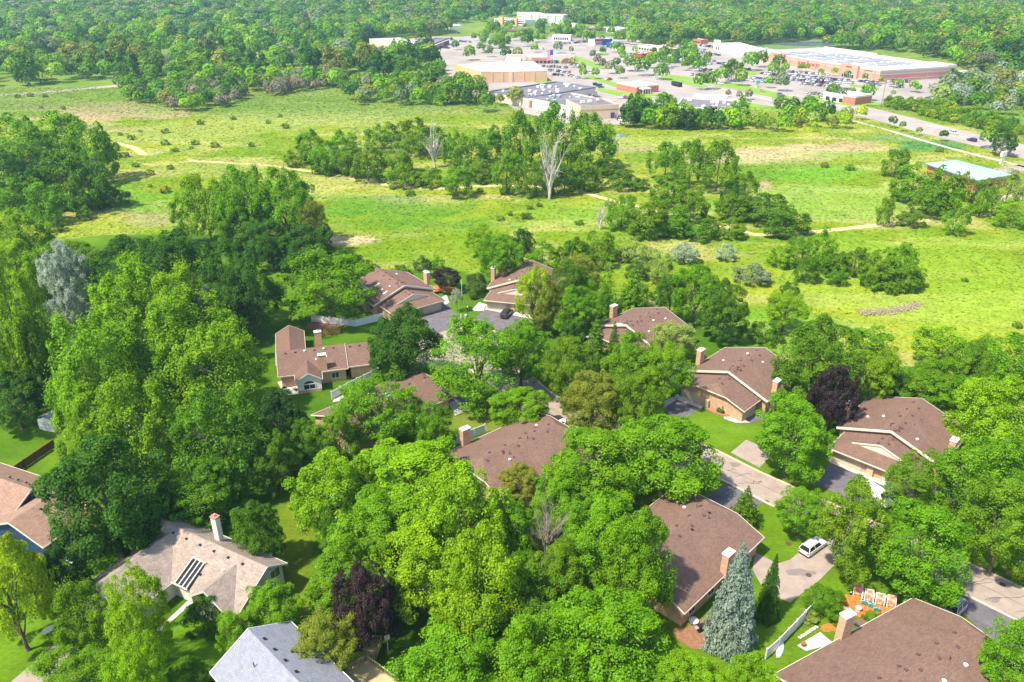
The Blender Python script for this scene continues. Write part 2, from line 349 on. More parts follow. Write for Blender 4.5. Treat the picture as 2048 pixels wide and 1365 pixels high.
def dashes(pts, d, on, off, w, m, z):
    P = offset(pts, d); acc = 0.0
    for k in range(len(P) - 1):
        a, b = Vector((*P[k], 0)), Vector((*P[k + 1], 0)); L = (b - a).length; u = (b - a) / L; s = 0.0
        nn = Vector((-u.y, u.x, 0)) * w / 2
        while s < L:
            e = min(s + on, L); p, q = a + u * s, a + u * e
            mb_.poly([(p - nn).to_tuple()[:2] + (z,), (q - nn).to_tuple()[:2] + (z,), (q + nn).to_tuple()[:2] + (z,), (p + nn).to_tuple()[:2] + (z,)], m); s += on + off
for d in (-3.8, 3.8): dashes(hw_c[:9], d, 3.0, 6.0, .22, LINE, 0.05)
for d in (-0.25, 0.25): dashes(hw_c[:9], d, 400, 0, .16, YLINE, 0.05)
for d in (-11.8, 11.8): dashes(hw_c[:9], d, 400, 0, .25, CURB, 0.055)
mb_.obj('highway_markings', kind='structure')
ribbon(W([(2300, 402), (2048, 334), (1900, 297), (1780, 262), (1700, 240)]), 2.4, 0.03, CONC, 'roadside_path')
ribbon(W([(1640, 226), (1560, 206), (1470, 184), (1400, 170)]), 2.2, 0.03, CONC, 'pavement')
ribbon(W([(-60, 193), (60, 187), (130, 181), (225, 173), (300, 166)]), 10.0, 0.03, HWY, 'far_road', smooth=4)
ribbon(W([(922, 44), (928, 52), (940, 66), (945, 78), (930, 95)]), 20.0, 0.04, HWY, 'uphill_road', smooth=4)
ribbon(W([(205, 283), (235, 287), (262, 294), (276, 301), (288, 310)]), 3.2, 0.03, TRAIL, 'trail')
ribbon(W([(380, 322), (520, 330), (620, 343), (680, 352), (760, 368), (820, 376), (885, 378), (950, 373), (1010, 372), (1080, 374), (1140, 379), (1200, 395), (1290, 418), (1390, 440), (1485, 464), (1520, 470), (1600, 467), (1700, 457), (1800, 446), (1895, 437), (1990, 428)]), 2.9, 0.03, TRAIL, 'trail', smooth=5)
# commercial paving
lot_px = [(742, 84), (905, 68), (912, 40), (965, 36), (985, 48), (1130, 54), (1250, 58), (1290, 92), (1420, 84), (1512, 112), (1760, 150), (1912, 148), (1950, 160), (1905, 190), (1830, 205), (1760, 210), (1700, 208), (1650, 203), (1600, 200), (1600, 214), (1500, 214), (1480, 225), (1262, 226), (1262, 246), (1238, 250), (1130, 246), (1036, 224), (1010, 205), (984, 190), (905, 162), (884, 130), (868, 108), (800, 104)]
LOT_W = W(lot_px)
sheet('parking_lot', LOT_W, 0.015, LOT, world=True)
GRASSI = mat('verge_grass', (.15, .29, .015), 0.95, (.22, .33, .03), 0.15, detail=6)
for pl in ([(1180, 150), (1245, 170), (1310, 196), (1298, 200), (1236, 176), (1165, 154)], [(1478, 168), (1560, 187), (1600, 200), (1580, 203), (1440, 172), (1330, 153), (1330, 148)], [(1395, 197), (1440, 196), (1560, 216), (1560, 224), (1500, 221)],
           [(1650, 191), (1700, 198), (1760, 206), (1790, 209), (1700, 213), (1650, 205), (1600, 196)], [(1062, 162), (1100, 162), (1112, 166), (1085, 170)], [(1145, 110), (1215, 134), (1190, 137), (1135, 116)], [(1300, 150), (1330, 152), (1420, 172), (1402, 176), (1320, 158)],
           [(1440, 166), (1520, 181), (1505, 184), (1430, 172)], [(968, 58), (1015, 62), (1005, 74), (965, 66)], [(1190, 100), (1220, 108), (1192, 112)], [(1310, 103), (1345, 105), (1340, 110), (1308, 110)], [(1480, 140), (1520, 146), (1505, 152), (1478, 146)], [(1700, 168), (1760, 176), (1755, 180), (1700, 173)],
           [(1196, 176), (1260, 186), (1262, 189), (1330, 188), (1330, 192), (1235, 192), (1195, 182)], [(895, 52), (915, 46), (922, 60), (900, 62)]):
    VZ = globals().get('VZ', 0.05) + 0.004; sheet('verge', pl, VZ, GRASSI)
def lot_stripes():
    b = MB(); w = LINE
    for (x0, y0, x1, y1, n) in ((1560, 146, 1720, 164, 44), (1560, 152, 1720, 170, 44), (1590, 160, 1720, 176, 36), (1345, 116, 1440, 124, 26), (1345, 122, 1450, 131, 26), (1085, 136, 1140, 148, 16), (1760, 172, 1830, 178, 16)):
        a, c = at(x0, y0), at(x1, y1); u = (c - a).normalized(); nn = Vector((-u.y, u.x, 0))
        for k in range(n):
            p = a + (c - a) * k / n; q = p + nn * 5.2; s = u * .1
            b.poly([(*(p - s)[:2], .03), (*(p + s)[:2], .03), (*(q + s)[:2], .03), (*(q - s)[:2], .03)], w)
    b.obj('lot_markings', kind='structure')
lot_stripes()
# ---- residential street, kerbs, drives
st_n = W([(1010, 682), (1035, 715), (1062, 752), (1104, 788), (1132, 804), (1210, 832), (1310, 862), (1420, 895), (1520, 945), (1640, 998), (1760, 1050), (1900, 1110), (2048, 1178), (2250, 1280)])
st_s = W([(930, 735), (965, 755), (1000, 785), (1045, 820), (1100, 848), (1170, 880), (1250, 908), (1350, 935), (1440, 958), (1540, 1010), (1680, 1075), (1800, 1130), (1935, 1192), (2048, 1248), (2250, 1350)])
def street():
    b = MB(); ks = MB(); N = 60
    def res(P, N):
        P = [Vector((p[0], p[1], 0)) for p in P]; L = [0]
        for k in range(len(P) - 1): L.append(L[-1] + (P[k + 1] - P[k]).length)
        out = []
        for j in range(N + 1):
            s = L[-1] * j / N; k = max(i for i in range(len(L)) if L[i] <= s + 1e-6); k = min(k, len(P) - 2)
            out.append(P[k] + (P[k + 1] - P[k]) * ((s - L[k]) / (L[k + 1] - L[k])))
        return out
    A, Bq = res(st_n, N), res(st_s, N)
    for k in range(N): b.poly([(*Bq[k][:2], .02), (*Bq[k + 1][:2], .02), (*A[k + 1][:2], .02), (*A[k][:2], .02)], STREET)
    # turning circle at the far end
    c = at(930, 698); b.poly([(c.x + 12 * math.cos(t), c.y + 12 * math.sin(t), .026) for t in [i * math.pi / 18 for i in range(36)]], STREET)
    b.obj('street', kind='structure')
    for P in (A, Bq):
        for k in range(N): ks.bar((*P[k][:2], .06), (*P[k + 1][:2], .06), .42, .12, CURB)
    ks.obj('kerb', kind='structure')
street()
drives = [
    [(833, 621), (893, 606), (935, 652), (866, 668)], [(968, 620), (1070, 640), (1030, 668), (938, 648)],
    [(1356, 797), (1318, 822), (1372, 838), (1404, 815)], [(1482, 838), (1515, 823), (1530, 840), (1486, 850), (1466, 846)],
    [(1461, 906), (1492, 880), (1550, 905), (1519, 936)], [(1617, 963), (1663, 927), (1740, 958), (1800, 985), (1762, 1012), (1700, 1000)],
    [(1405, 1000), (1452, 967), (1530, 1005), (1500, 1020), (1490, 1040)], [(1510, 1105), (1555, 1128), (1580, 1120), (1605, 1100), (1642, 1062), (1700, 1090), (1672, 1128), (1640, 1160), (1580, 1206), (1530, 1185), (1505, 1140)],
    [(1900, 1205), (1941, 1195), (2100, 1265), (2060, 1300), (1990, 1290), (1930, 1230)], [(882, 808), (905, 790), (945, 798), (918, 815)], [(1120, 850), (1180, 835), (1230, 862), (1180, 880)], [(15, 1370), (120, 1282), (150, 1296), (90, 1370)]]
for i, d in enumerate(drives): sheet('driveway', d, 0.034, STREET if i in (4, 7, 11) else ASPH)
for d in ([(1663, 927), (1668, 919), (1800, 973), (1790, 982)], [(968, 619), (972, 612), (1070, 632), (1068, 640)], [(1346, 797), (1354, 789), (1412, 812), (1402, 818)], [(1478, 836), (1510, 815), (1519, 823), (1488, 841)], [(944, 620), (958, 605), (975, 610), (968, 622), (950, 623)],
          [(1446, 822), (1478, 830), (1500, 846), (1470, 846), (1448, 838)], [(1653, 918), (1664, 900), (1668, 916), (1662, 928)], [(896, 808), (915, 800), (942, 819), (910, 832)], [(883, 595), (893, 590), (899, 606), (890, 610)], [(1312, 812), (1345, 795), (1356, 798), (1320, 822)],
          [(312, 1262), (375, 1203), (386, 1206), (320, 1264)], [(555, 765), (600, 752), (640, 770), (625, 785), (570, 792)], [(1895, 930), (1925, 935), (1940, 968), (1905, 975), (1885, 950)], [(1640, 1265), (1668, 1288), (1612, 1303), (1594, 1292)], [(733, 596), (755, 600), (790, 628), (775, 640), (740, 625)], [(670, 795), (700, 785), (700, 800), (665, 805)], [(1300, 680), (1335, 690), (1330, 712), (1305, 705)], [(1355, 718), (1392, 735), (1380, 745), (1345, 738)]):
    sheet('concrete_apron', d, 0.046, CONC)
def blob_sheet(name, cx, cy, rx, ry, m, seed=0, z=0.05, kind='structure'):
    r_ = random.Random(seed); ph = [r_.uniform(0, 6.28) for _ in range(4)]
    pts = []
    for k in range(40):
        t = k * math.pi / 20; r = 1 + .12 * math.sin(2 * t + ph[0]) + .10 * math.sin(3 * t + ph[1]) + .07 * math.sin(5 * t + ph[2]) + .05 * math.sin(9 * t + ph[3])
        pts.append((cx + rx * r * math.cos(t), cy + ry * r * math.sin(t)))
    return sheet(name, pts, z, m)
blob_sheet('mulch_bed', 1712, 1210, 30, 26, MULCH, 3); blob_sheet('mulch_bed', 1668, 1256, 26, 10, MULCH, 4, 0.055); blob_sheet('mulch_bed', 1768, 1218, 26, 14, MULCH, 14, 0.06)
blob_sheet('mulch_bed', 2040, 1146, 26, 14, MULCH, 5); blob_sheet('mulch_bed', 1430, 1270, 85, 32, BMULCH, 6); blob_sheet('mulch_bed', 1925, 1005, 34, 10, BMULCH, 7)
blob_sheet('mulch_bed', 885, 578, 22, 9, MULCH, 8); blob_sheet('mulch_bed', 645, 652, 36, 8, BMULCH, 9); blob_sheet('mulch_bed', 445, 1262, 26, 12, BMULCH, 10); blob_sheet('mulch_bed', 600, 1340, 60, 20, BMULCH, 12)
WATER = mat('water', (0.18, 0.24, 0.28), 0.05, spec=1.0)
blob_sheet('pond', 1240, 272, 13, 3, WATER, 2, 0.06); blob_sheet('pond', 1772, 106, 16, 5, WATER, 4, 0.5); blob_sheet('pond', 1615, 88, 70, 3.5, WATER, 5, 0.3); blob_sheet('pond', 1455, 193, 1, 1, WATER, 9, 0.02)
SEAL = mat('crack_sealant', (0.07, 0.06, 0.055), 0.8)
def cracks():
    b = MB(); r_ = random.Random(8)
    def line(P, w):
        for k in range(len(P) - 1):
            a, c = Vector((*P[k], .041)), Vector((*P[k + 1], .041)); u = (c - a).normalized(); n = Vector((-u.y, u.x, 0)) * w; b.poly([a - n, c - n, c + n, a + n], SEAL)
    for i in range(5, len(st_n) - 1):
        for j in range(3):
            f = r_.random(); p = Vector(st_n[i]).lerp(Vector(st_n[i + 1]), f); q = Vector(st_s[min(i, len(st_s) - 2)]).lerp(Vector(st_s[min(i + 1, len(st_s) - 1)]), f); g0, g1 = r_.uniform(0, .4), r_.uniform(.5, 1)
            pts = [p.lerp(q, g0 + (g1 - g0) * k / 7) + Vector((r_.gauss(0, .18), r_.gauss(0, .18))) for k in range(8)]; line([tuple(v) for v in pts], .035)
    mid = [tuple((Vector(a) + Vector(c)) / 2 + Vector((r_.gauss(0, .1), r_.gauss(0, .1)))) for a, c in zip(st_n[3:], st_s[3:])]; line(mid, .03)
    b.obj('street_cracks', kind='structure')
cracks()
PATCH = mat('asphalt_patch', (0.20, 0.165, 0.145), 0.95, (0.25, 0.20, 0.175), 1.0)
blob_sheet('street_patch', 1600, 1146, 30, 7, PATCH, 31, .043); blob_sheet('street_patch', 1470, 930, 9, 5, PATCH, 32, .03); blob_sheet('street_patch', 1990, 1200, 12, 6, PATCH, 33, .03)
# ---- meadow grass tufts (ground cover)
def tufts():
    N = 210000; y = 128 + 440 * NR.random(N) ** 1.2; x = (NR.random(N) - .5) * 2 * (y * .75 + 45)
    keep = ~inpoly_np(x, y, LAWN_W) & ~inpoly_np(x, y, LOT_W); x, y = x[keep], y[keep]
    for P_, wd_ in ((hw_c, 15), (W([(380, 322), (620, 343), (760, 368), (885, 378), (1010, 372), (1140, 379), (1200, 395), (1390, 440), (1520, 470), (1700, 457), (1895, 437)]), 1.6), (W([(205, 283), (262, 294), (288, 310)]), 2.2), (W([(2048, 334), (1900, 297), (1780, 262)]), 2)):
        d = np.full(x.shape, 1e9)
        for k in range(len(P_) - 1):
            ax, ay = P_[k]; bx, by = P_[k + 1]; L2 = (bx - ax) ** 2 + (by - ay) ** 2; t = np.clip(((x - ax) * (bx - ax) + (y - ay) * (by - ay)) / L2, 0, 1)
            d = np.minimum(d, np.hypot(x - ax - t * (bx - ax), y - ay - t * (by - ay)))
        k_ = d > wd_; x, y = x[k_], y[k_]
    n = len(x); s = (0.20 + .34 * NR.random(n) ** 2) * (1 + (y - 128) / 260); col = gcol(x, y) * (1.15 + .5 * NR.random((n, 1))) * np.array((1.03, 1.0, .9))
    nr = NR.normal(size=(n, 3)) * .2 + np.array((0, 0, 1.0)); nr /= np.linalg.norm(nr, axis=1, keepdims=True); t = np.cross(nr, NR.normal(size=(n, 3))); t /= np.linalg.norm(t, axis=1, keepdims=True); b = np.cross(nr, t); c = np.stack([x, y, .03 + s * .16 * NR.random(n)], 1); sa = s[:, None]
    V = np.stack([c - t * sa, c - b * sa * .6, c + t * sa, c + b * sa * .6], 1).reshape(-1, 3)
    quads('meadow_grass', V, np.repeat(col, 4, 0), np.full(len(V), .47), FOLA, kind='stuff')
def quads(name, V, C, T, m, **kw):
    me = bpy.data.meshes.new(name); n = len(V); me.vertices.add(n); me.vertices.foreach_set('co', V.astype(np.float32).ravel())
    me.loops.add(n); me.loops.foreach_set('vertex_index', np.arange(n, dtype=np.int32)); me.polygons.add(n // 4)
    me.polygons.foreach_set('loop_start', np.arange(0, n, 4, dtype=np.int32)); me.update(calc_edges=True)
    if C is not None:
        a = me.attributes.new('col', 'FLOAT_COLOR', 'POINT'); a.data.foreach_set('color', np.concatenate([C, np.ones((n, 1))], 1).astype(np.float32).ravel())
    a = me.attributes.new('tint', 'FLOAT', 'POINT'); a.data.foreach_set('value', T.astype(np.float32)); me.materials.append(m)
    if kw.get('mesh_only'): return me
    o = bpy.data.objects.new(name, me); COL.objects.link(o); tag(o, kw.get('label'), kw.get('cat'), kw.get('group'), kw.get('kind')); return o
tufts()
# ================================================================ HOUSES
def gable(bw, br, bf, x0, x1, y0, y1, ze, zr, oh=0.55, clip0=None, clip1=None, wm=BRICK, rm=ROOF, fm=CREAM, fh=0.24, walls=True, hip=0.55, wall0=True, wall1=True, xc=None, ze1=None):
    """gable roof with ridge along y; clip0 / clip1: height at which the end is cut back (jerkinhead)"""
    xc = (x0 + x1) / 2 if xc is None else xc; hw = xc - x0; sl = (zr - ze) / hw; zf = ze if ze1 is None else ze1; slf = (zr - zf) / (x1 - xc)
    def end(y, clip, s):
        if clip is None: return [(xc, y, zr)], (xc, y, zr)
        q = (zr - clip) / sl; d = (zr - clip) / hip; return [(xc - q, y, clip), (xc + q, y, clip)], (xc, y + s * d, zr)
    e0, r0 = end(y0, clip0, 1); e1, r1 = end(y1, clip1, -1)
    L = [(x0, y1, ze), (x0, y0, ze)] + ([e0[0]] if clip0 is not None else []) + [r0, r1] + ([e1[0]] if clip1 is not None else [])
    R = [(x1, y0, zf), (x1, y1, zf)] + ([e1[-1]] if clip1 is not None else []) + [r1, r0] + ([e0[-1]] if clip0 is not None else [])
    F = [L, R]
    if clip0 is not None: F.append([e0[0], e0[1], r0])
    if clip1 is not None: F.append([e1[1], e1[0], r1])
    for f in F:
        br.poly(f, rm); br.poly([(p[0], p[1], p[2] - .16) for p in f[::-1]], fm)
    edge0 = [(x0, y0, ze)] + e0 + [(x1, y0, zf)]; edge1 = [(x1, y1, zf)] + e1[::-1] + [(x0, y1, ze)]
    for ed in (edge0, edge1, [(x0, y1, ze), (x0, y0, ze)], [(x1, y0, zf), (x1, y1, zf)]):
        for k in range(len(ed) - 1):
            a, b = Vector(ed[k]), Vector(ed[k + 1]); d = (b - a).normalized(); out = d.cross(Vector((0, 0, 1))).normalized() * .03
            bf.bar(a + out - Vector((0, 0, fh / 2 - .03)), b + out - Vector((0, 0, fh / 2 - .03)), .07, fh, fm)
    if walls:
        i = oh; zt = ze + sl * i - .2; zu = zf + slf * i - .2
        bw.poly([(x0 + i, y1 - i, 0), (x0 + i, y0 + i, 0), (x0 + i, y0 + i, zt), (x0 + i, y1 - i, zt)], wm)
        bw.poly([(x1 - i, y0 + i, 0), (x1 - i, y1 - i, 0), (x1 - i, y1 - i, zu), (x1 - i, y0 + i, zu)], wm)
        for (y, e, s, on) in ((y0 + i, e0, 1, wall0), (y1 - i, e1, -1, wall1)):
            if not on: continue
            top = [(p[0], y, p[2] - .2) for p in e]; base = [(x0 + i, y, 0), (x1 - i, y, 0)]
            pts = base + [(x1 - i, y, zu)] + top[::-1] + [(x0 + i, y, zt)]
            bw.poly(pts if s > 0 else pts[::-1], wm)
def vent(parent, mesh, loc, tilt=0, rz=0, nm='roof_vent'):
    o = bpy.data.objects.new(nm, mesh); COL.objects.link(o); o.parent = parent; o.location = loc; o.rotation_euler = (0, tilt, rz); return o
def mk_vent():
    b = MB(); b.box(-.15, .15, -.15, .15, -.02, .1, VENT); b.box(-.2, .2, -.2, .2, .1, .16, VENT); return b.mesh('roof_vent')
def mk_pipe(): b = MB(); b.tube([(0, 0, -.1), (0, 0, .7)], .07, VENT, 8); return b.mesh('vent_pipe')
def mk_cap(): b = MB(); b.tube([(0, 0, -.1), (0, 0, .2), (0, 0, .34)], [.2, .28, .1], WHITE, 10); return b.mesh('roof_fan')
def mk_dark(): b = MB(); b.box(-.13, .13, -.13, .13, 0, .1, BLACK); b.box(-.18, .18, -.18, .18, .1, .16, BLACK); return b.mesh('roof_vent')
VM, PM, FM, DM = mk_vent(), mk_pipe(), mk_cap(), mk_dark()
def chimney(root, x, y, ztop, w=1.5, d=0.9, zb=0.0, m=BRICK, capm=WHITE):
    b = MB(); b.box(-w / 2, w / 2, -d / 2, d / 2, zb, ztop, m); c = b.obj('chimney', root, loc=(x, y, 0))
    k = MB(); k.box(-w / 2 - .08, w / 2 + .08, -d / 2 - .08, d / 2 + .08, ztop + .003, ztop + .16, capm); k.tube([(0, 0, ztop + .16), (0, 0, ztop + .5)], [.2, .17], METAL, 8); k.obj('chimney_cap', c); return c
def window(root, x, y, z, w, h, rz, fm=WHITE, nm='window'):
    """frame in a wall, outward along local -y"""
    b = MB(); t = .09
    b.box(-w / 2 - t, w / 2 + t, -.08, .02, h, h + t, fm); b.box(-w / 2 - t, w / 2 + t, -.11, .02, -t, 0, fm); b.box(-w / 2 - t, -w / 2, -.08, .02, 0, h, fm); b.box(w / 2, w / 2 + t, -.08, .02, 0, h, fm); b.box(-.03, .03, -.06, .02, 0, h, fm)
    o = b.obj(nm, root, loc=(x, y, z)); o.rotation_euler = (0, 0, rz); g = MB(); g.box(-w / 2, w / 2, -.04, .01, 0, h, GLASS); g.obj('pane', o); return o
def gdoor(root, x, y, w, rz, m=TAN, h=2.25):
    b = MB(); b.box(-w / 2, w / 2, -.05, .03, 0.02, h, m)
    for k in range(1, 4): b.box(-w / 2 + .03, w / 2 - .03, -.062, -.05, h * k / 4 - .015, h * k / 4 + .015, BLACK if False else CREAM)
    o = b.obj('garage_door', root, loc=(x, y, 0)); o.rotation_euler = (0, 0, rz); return o
def vents_on(root, xr, zr, ys, off, sl, kinds):
    for k, y in enumerate(ys):
        s = -1 if k % 2 else 1; z = zr - off * sl; me = {'v': VM, 'd': DM}[kinds]; vent(root, me, (xr + s * off, y, z), s * math.atan(sl))
def duplex(name, cx, cy, ang, label, front='A', depth=15.2, vs=1, chims=((-1, 4.3, 6.4), (1, 4.3, 6.6)), W_=18.3, skylights=()):
    root = empty(name, (cx, cy, 0), math.radians(ang), label, 'house', 'brown roofed brick duplexes')
    h = W_ / 2; ZE, ZR = 3.2, 6.4; bw, br, bf = MB(), MB(), MB(); sl = (ZR - ZE) / h
    gable(bw, br, bf, -h, h, 0, depth, ZE, ZR, .6, fh=.26)
    # pale rake band on the front, seen as the broad stripe
    for s in (-1, 1): bf.bar((s * (h + .0), -.12, ZE - .12), (0, -.12, ZR - .12), .16, .42, CREAM)
    g = 7.6; z2 = 2.85; r2 = z2 + g * sl * .97
    if front == 'A':
        s2 = (r2 - z2) / g; yk, yf = -4.3, -7.2; zk = z2 + (yk - yf) * s2; q = (r2 - zk) / s2
        for s in (-1, 1):
            f = [(s * g, yf, z2), (s * g, 0.35, z2), (0, 0.35, r2), (0, yk, r2), (s * q, yk, zk)]
            f = f[::-1] if s < 0 else f; f = f[::-1] if (Vector(f[1]) - Vector(f[0])).cross(Vector(f[2]) - Vector(f[0])).z < 0 else f
            br.poly(f, ROOF); br.poly([(p[0], p[1], p[2] - .15) for p in f[::-1]], CREAM)
            bf.bar((s * q, yk - .06, zk), (0, yk - .06, r2 - .06), .1, .26, CREAM)
            bf.bar((s * g + s * .03, yf, z2 - .1), (s * g + s * .03, 0, z2 - .1), .07, .22, CREAM)
        br.poly([(-g, yf, z2), (g, yf, z2), (q, yk - .003, zk), (-q, yk - .003, zk)], ROOF); br.poly([(-g, yf, z2 - .15), (-q, yk, zk - .15), (q, yk, zk - .15), (g, yf, z2 - .15)], CREAM)
        bf.bar((-g, yf - .03, z2 - .1), (g, yf - .03, z2 - .1), .07, .24, CREAM)
        bw.poly([(-q + .1, yk + .05, zk - .05), (q - .1, yk + .05, zk - .05), (0, yk + .05, r2 - .1)], CREAM)
        yw = yf + 1.1; bw.poly([(-g + .5, yw, 0), (g - .5, yw, 0), (g - .5, yw, z2 + .2), (-g + .5, yw, z2 + .2)], BRICK)
        for s in (-1, 1):
            f = [(s * (g - .5), yw, 0), (s * (g - .5), .6, 0), (s * (g - .5), .6, z2 + .05), (s * (g - .5), yw, z2 + .05)]; bw.poly(f if s > 0 else f[::-1], BRICK)
        bw.obj('wall', root); roof = br.obj('roof', root); bf.obj('fascia', roof)
        for x in (-4.3, 4.3): gdoor(root, x, yw - .03, 5.0, 0)
        p = MB(); p.box(-.55, .55, -.5, 0, 0, 2.7, TAN); p.obj('pier', root, loc=(-.2, yw, 0))
        vys = (-.6, -1.6, -2.6, -3.5)
    else:
        bw2 = bw; gable(bw, br, bf, -g, g, -6.2, .35, z2, r2, .6, clip0=z2 + 1.45, wall1=False)
        bw.obj('wall', root); roof = br.obj('roof', root); bf.obj('fascia', roof)
        gdoor(root, -4.4, -5.63, 4.6, 0); o = gdoor(root, g - .57, -3.0, 4.4, math.pi / 2)
        p = MB(); p.box(-.35, .35, -.7, 0, 0, 2.0, TAN); p.obj('pier', root, loc=(-.6, -5.6, 0))
        vys = (-.8, -2.0, -3.4)
    for s, y, zt in chims: chimney(root, s * (h - .1), y, zt, 1.0, 1.7)
    r_ = random.Random(vs); ys = [depth * (k + .8) / 9 for k in range(8)]
    vents_on(root, 0, ZR, ys, .75, sl, 'v'); vents_on(root, 0, r2, vys, .7, sl, 'v')
    for k in range(5):
        y = r_.uniform(.8, 3.2); x = r_.uniform(-1.6, 1.4); vent(root, PM if k % 2 else VM, (x, y, ZR - abs(x) * sl), 0)
    for k in range(4):
        x = r_.choice((-1, 1)) * r_.uniform(1.2, 2.8); vent(root, PM, (x, r_.uniform(5, 11), ZR - abs(x) * sl - .5))
    for k in range(3):
        x = r_.choice((-1, 1)) * r_.uniform(1.6, 6.5); vent(root, FM, (x, r_.uniform(1.5, depth - 3), ZR - abs(x) * sl), nm='roof_fan')
    for (x, y) in skylights:
        b = MB(); b.box(-.75, .75, -.3, .3, 0, .14, WHITE); o = b.obj('skylight', roof, loc=(x, y, ZR - abs(x) * sl)); o.rotation_euler = (0, math.atan(sl) * (1 if x > 0 else -1), 0)
    for s in (-1, 1):
        for y in (2.4, 9.2, 12.2): window(root, s * (h - .6), y, .95, 1.5, 1.25, -math.pi / 2 if s < 0 else math.pi / 2)
    return root
duplex('duplex_house', -27.4, 183.2, 36.5, 'brick duplex with two skylights in its brown roof beside the turning circle', 'A', skylights=((-4.6, 2.0), (-4.0, 7.5)), vs=2)
duplex('duplex_house', 1.9, 187.1, -14.0, 'brick duplex behind the black car with its driveway', 'A', vs=3, chims=((-1, 6.3, 6.6),), W_=17.6)
duplex('duplex_house', 26.0, 159.5, -46.5, 'brick duplex with a tall chimney half hidden behind street trees', 'B', depth=14.5, vs=4, chims=((1, 3.6, 6.9), (-1, 6.5, 6.3)), skylights=((-2.5, .7),))
duplex('duplex_house', 43.7, 137.3, -44.4, 'brick duplex with orange brick front wall and curved flower bed', 'B', depth=15, vs=5, chims=((-1, 4.3, 6.5), (1, 3.0, 6.6)))
duplex('duplex_house', 66.9, 115.3, -43.5, 'brick duplex on the right with wide twin garage and small gable', 'A', depth=15.6, vs=6)
def longroof(name, cx, cy, ang, w, L, label, c0=5.0, c1=5.0, chims=(), vs=0, vside='v', extra=None, ze=3.2, zr=6.35):
    root = empty(name, (cx, cy, 0), math.radians(ang), label, 'house', 'brown roofed brick duplexes')
    bw, br, bf = MB(), MB(), MB(); gable(bw, br, bf, -w / 2, w / 2, 0, L, ze, zr, .6, clip0=c0, clip1=c1)
    sl = (zr - ze) / (w / 2)
    if extra: extra(bw, br, bf)
    bw.obj('wall', root); roof = br.obj('roof', root); bf.obj('fascia', roof)
    for (x, y, zt) in chims: chimney(root, x, y, zt, 1.0, 1.7)
    r_ = random.Random(vs); n = int(L / 2.1)
    vents_on(root, 0, zr, [3 + (L - 5) * k / n for k in range(n)], .75, sl, 'v')
    for k in range(8):
        x = r_.uniform(-2.6, 2.6); vent(root, r_.choice((PM, DM, VM)), (x, r_.uniform(4, L - 4), zr - abs(x) * sl - (0.35 if abs(x) > 2 else 0)))
    for k in range(2):
        x = r_.choice((-1, 1)) * r_.uniform(1.6, 3.5); vent(root, FM, (x, r_.uniform(4, L - 4), zr - abs(x) * sl), nm='roof_fan')
    for s in (-1, 1):
        for k in range(4): window(root, s * (w / 2 - .6), L * (k + .6) / 4.4, .9, 1.5, 1.3, -math.pi / 2 if s < 0 else math.pi / 2)
    return root
# house above the big spruce: far end centre on the ridge line, ridge runs towards lower left
a8 = math.radians(-44.7); ex8 = Vector((math.cos(a8), math.sin(a8))); ey8 = Vector((-ex8.y, ex8.x)); c8 = Vector((32.0, 96.5)) + ex8 * 0 + ey8 * (-21.0)
longroof('duplex_house', c8.x - ex8.x * .3, c8.y - ex8.y * .3, -44.7, 16.6, 21.2, 'long brown roofed house behind the blue spruce', 5.0, 5.0, ((8.0, 10.8, 6.6),), 21)
c7 = at(900 + 900 / 7.877, 830 + 160 / 7.877, 3.2); d7 = Vector((math.cos(math.radians(40.3)), math.sin(math.radians(40.3)))); n7 = Vector((d7.y, -d7.x))
o7 = Vector((c7.x, c7.y)) + n7 * 9.0 + d7 * (6.5 - 22.0)
longroof('duplex_house', o7.x, o7.y, 40.3 - 90, 18.0, 22.0, 'long brown roofed house below the white car, chimney at its fence side', 4.9, 4.8, ((-8.9, 5.7, 6.5),), 22)
a9 = math.radians(28.9); d9 = Vector((math.cos(a9), math.sin(a9))); n9 = Vector((d9.y, -d9.x)); o9 = Vector((44.0, 73.0)) + d9 * 12.0 + n9 * 8.6 - d9 * 26
def ex9(bw, br, bf):
    g = MB(); br.poly([(-8.6, 17.0, 3.2), (-9.8, 17.0, 2.95), (-9.8, 15.1, 2.95), (-8.6, 15.1, 3.2)][::-1], ROOF)
longroof('duplex_house', o9.x, o9.y, 28.9 - 90, 17.2, 26.0, 'large brown roof filling the bottom right corner', 5.2, 5.4, ((-8.7, 12.2, 6.9),), 23, extra=ex9, zr=6.2)
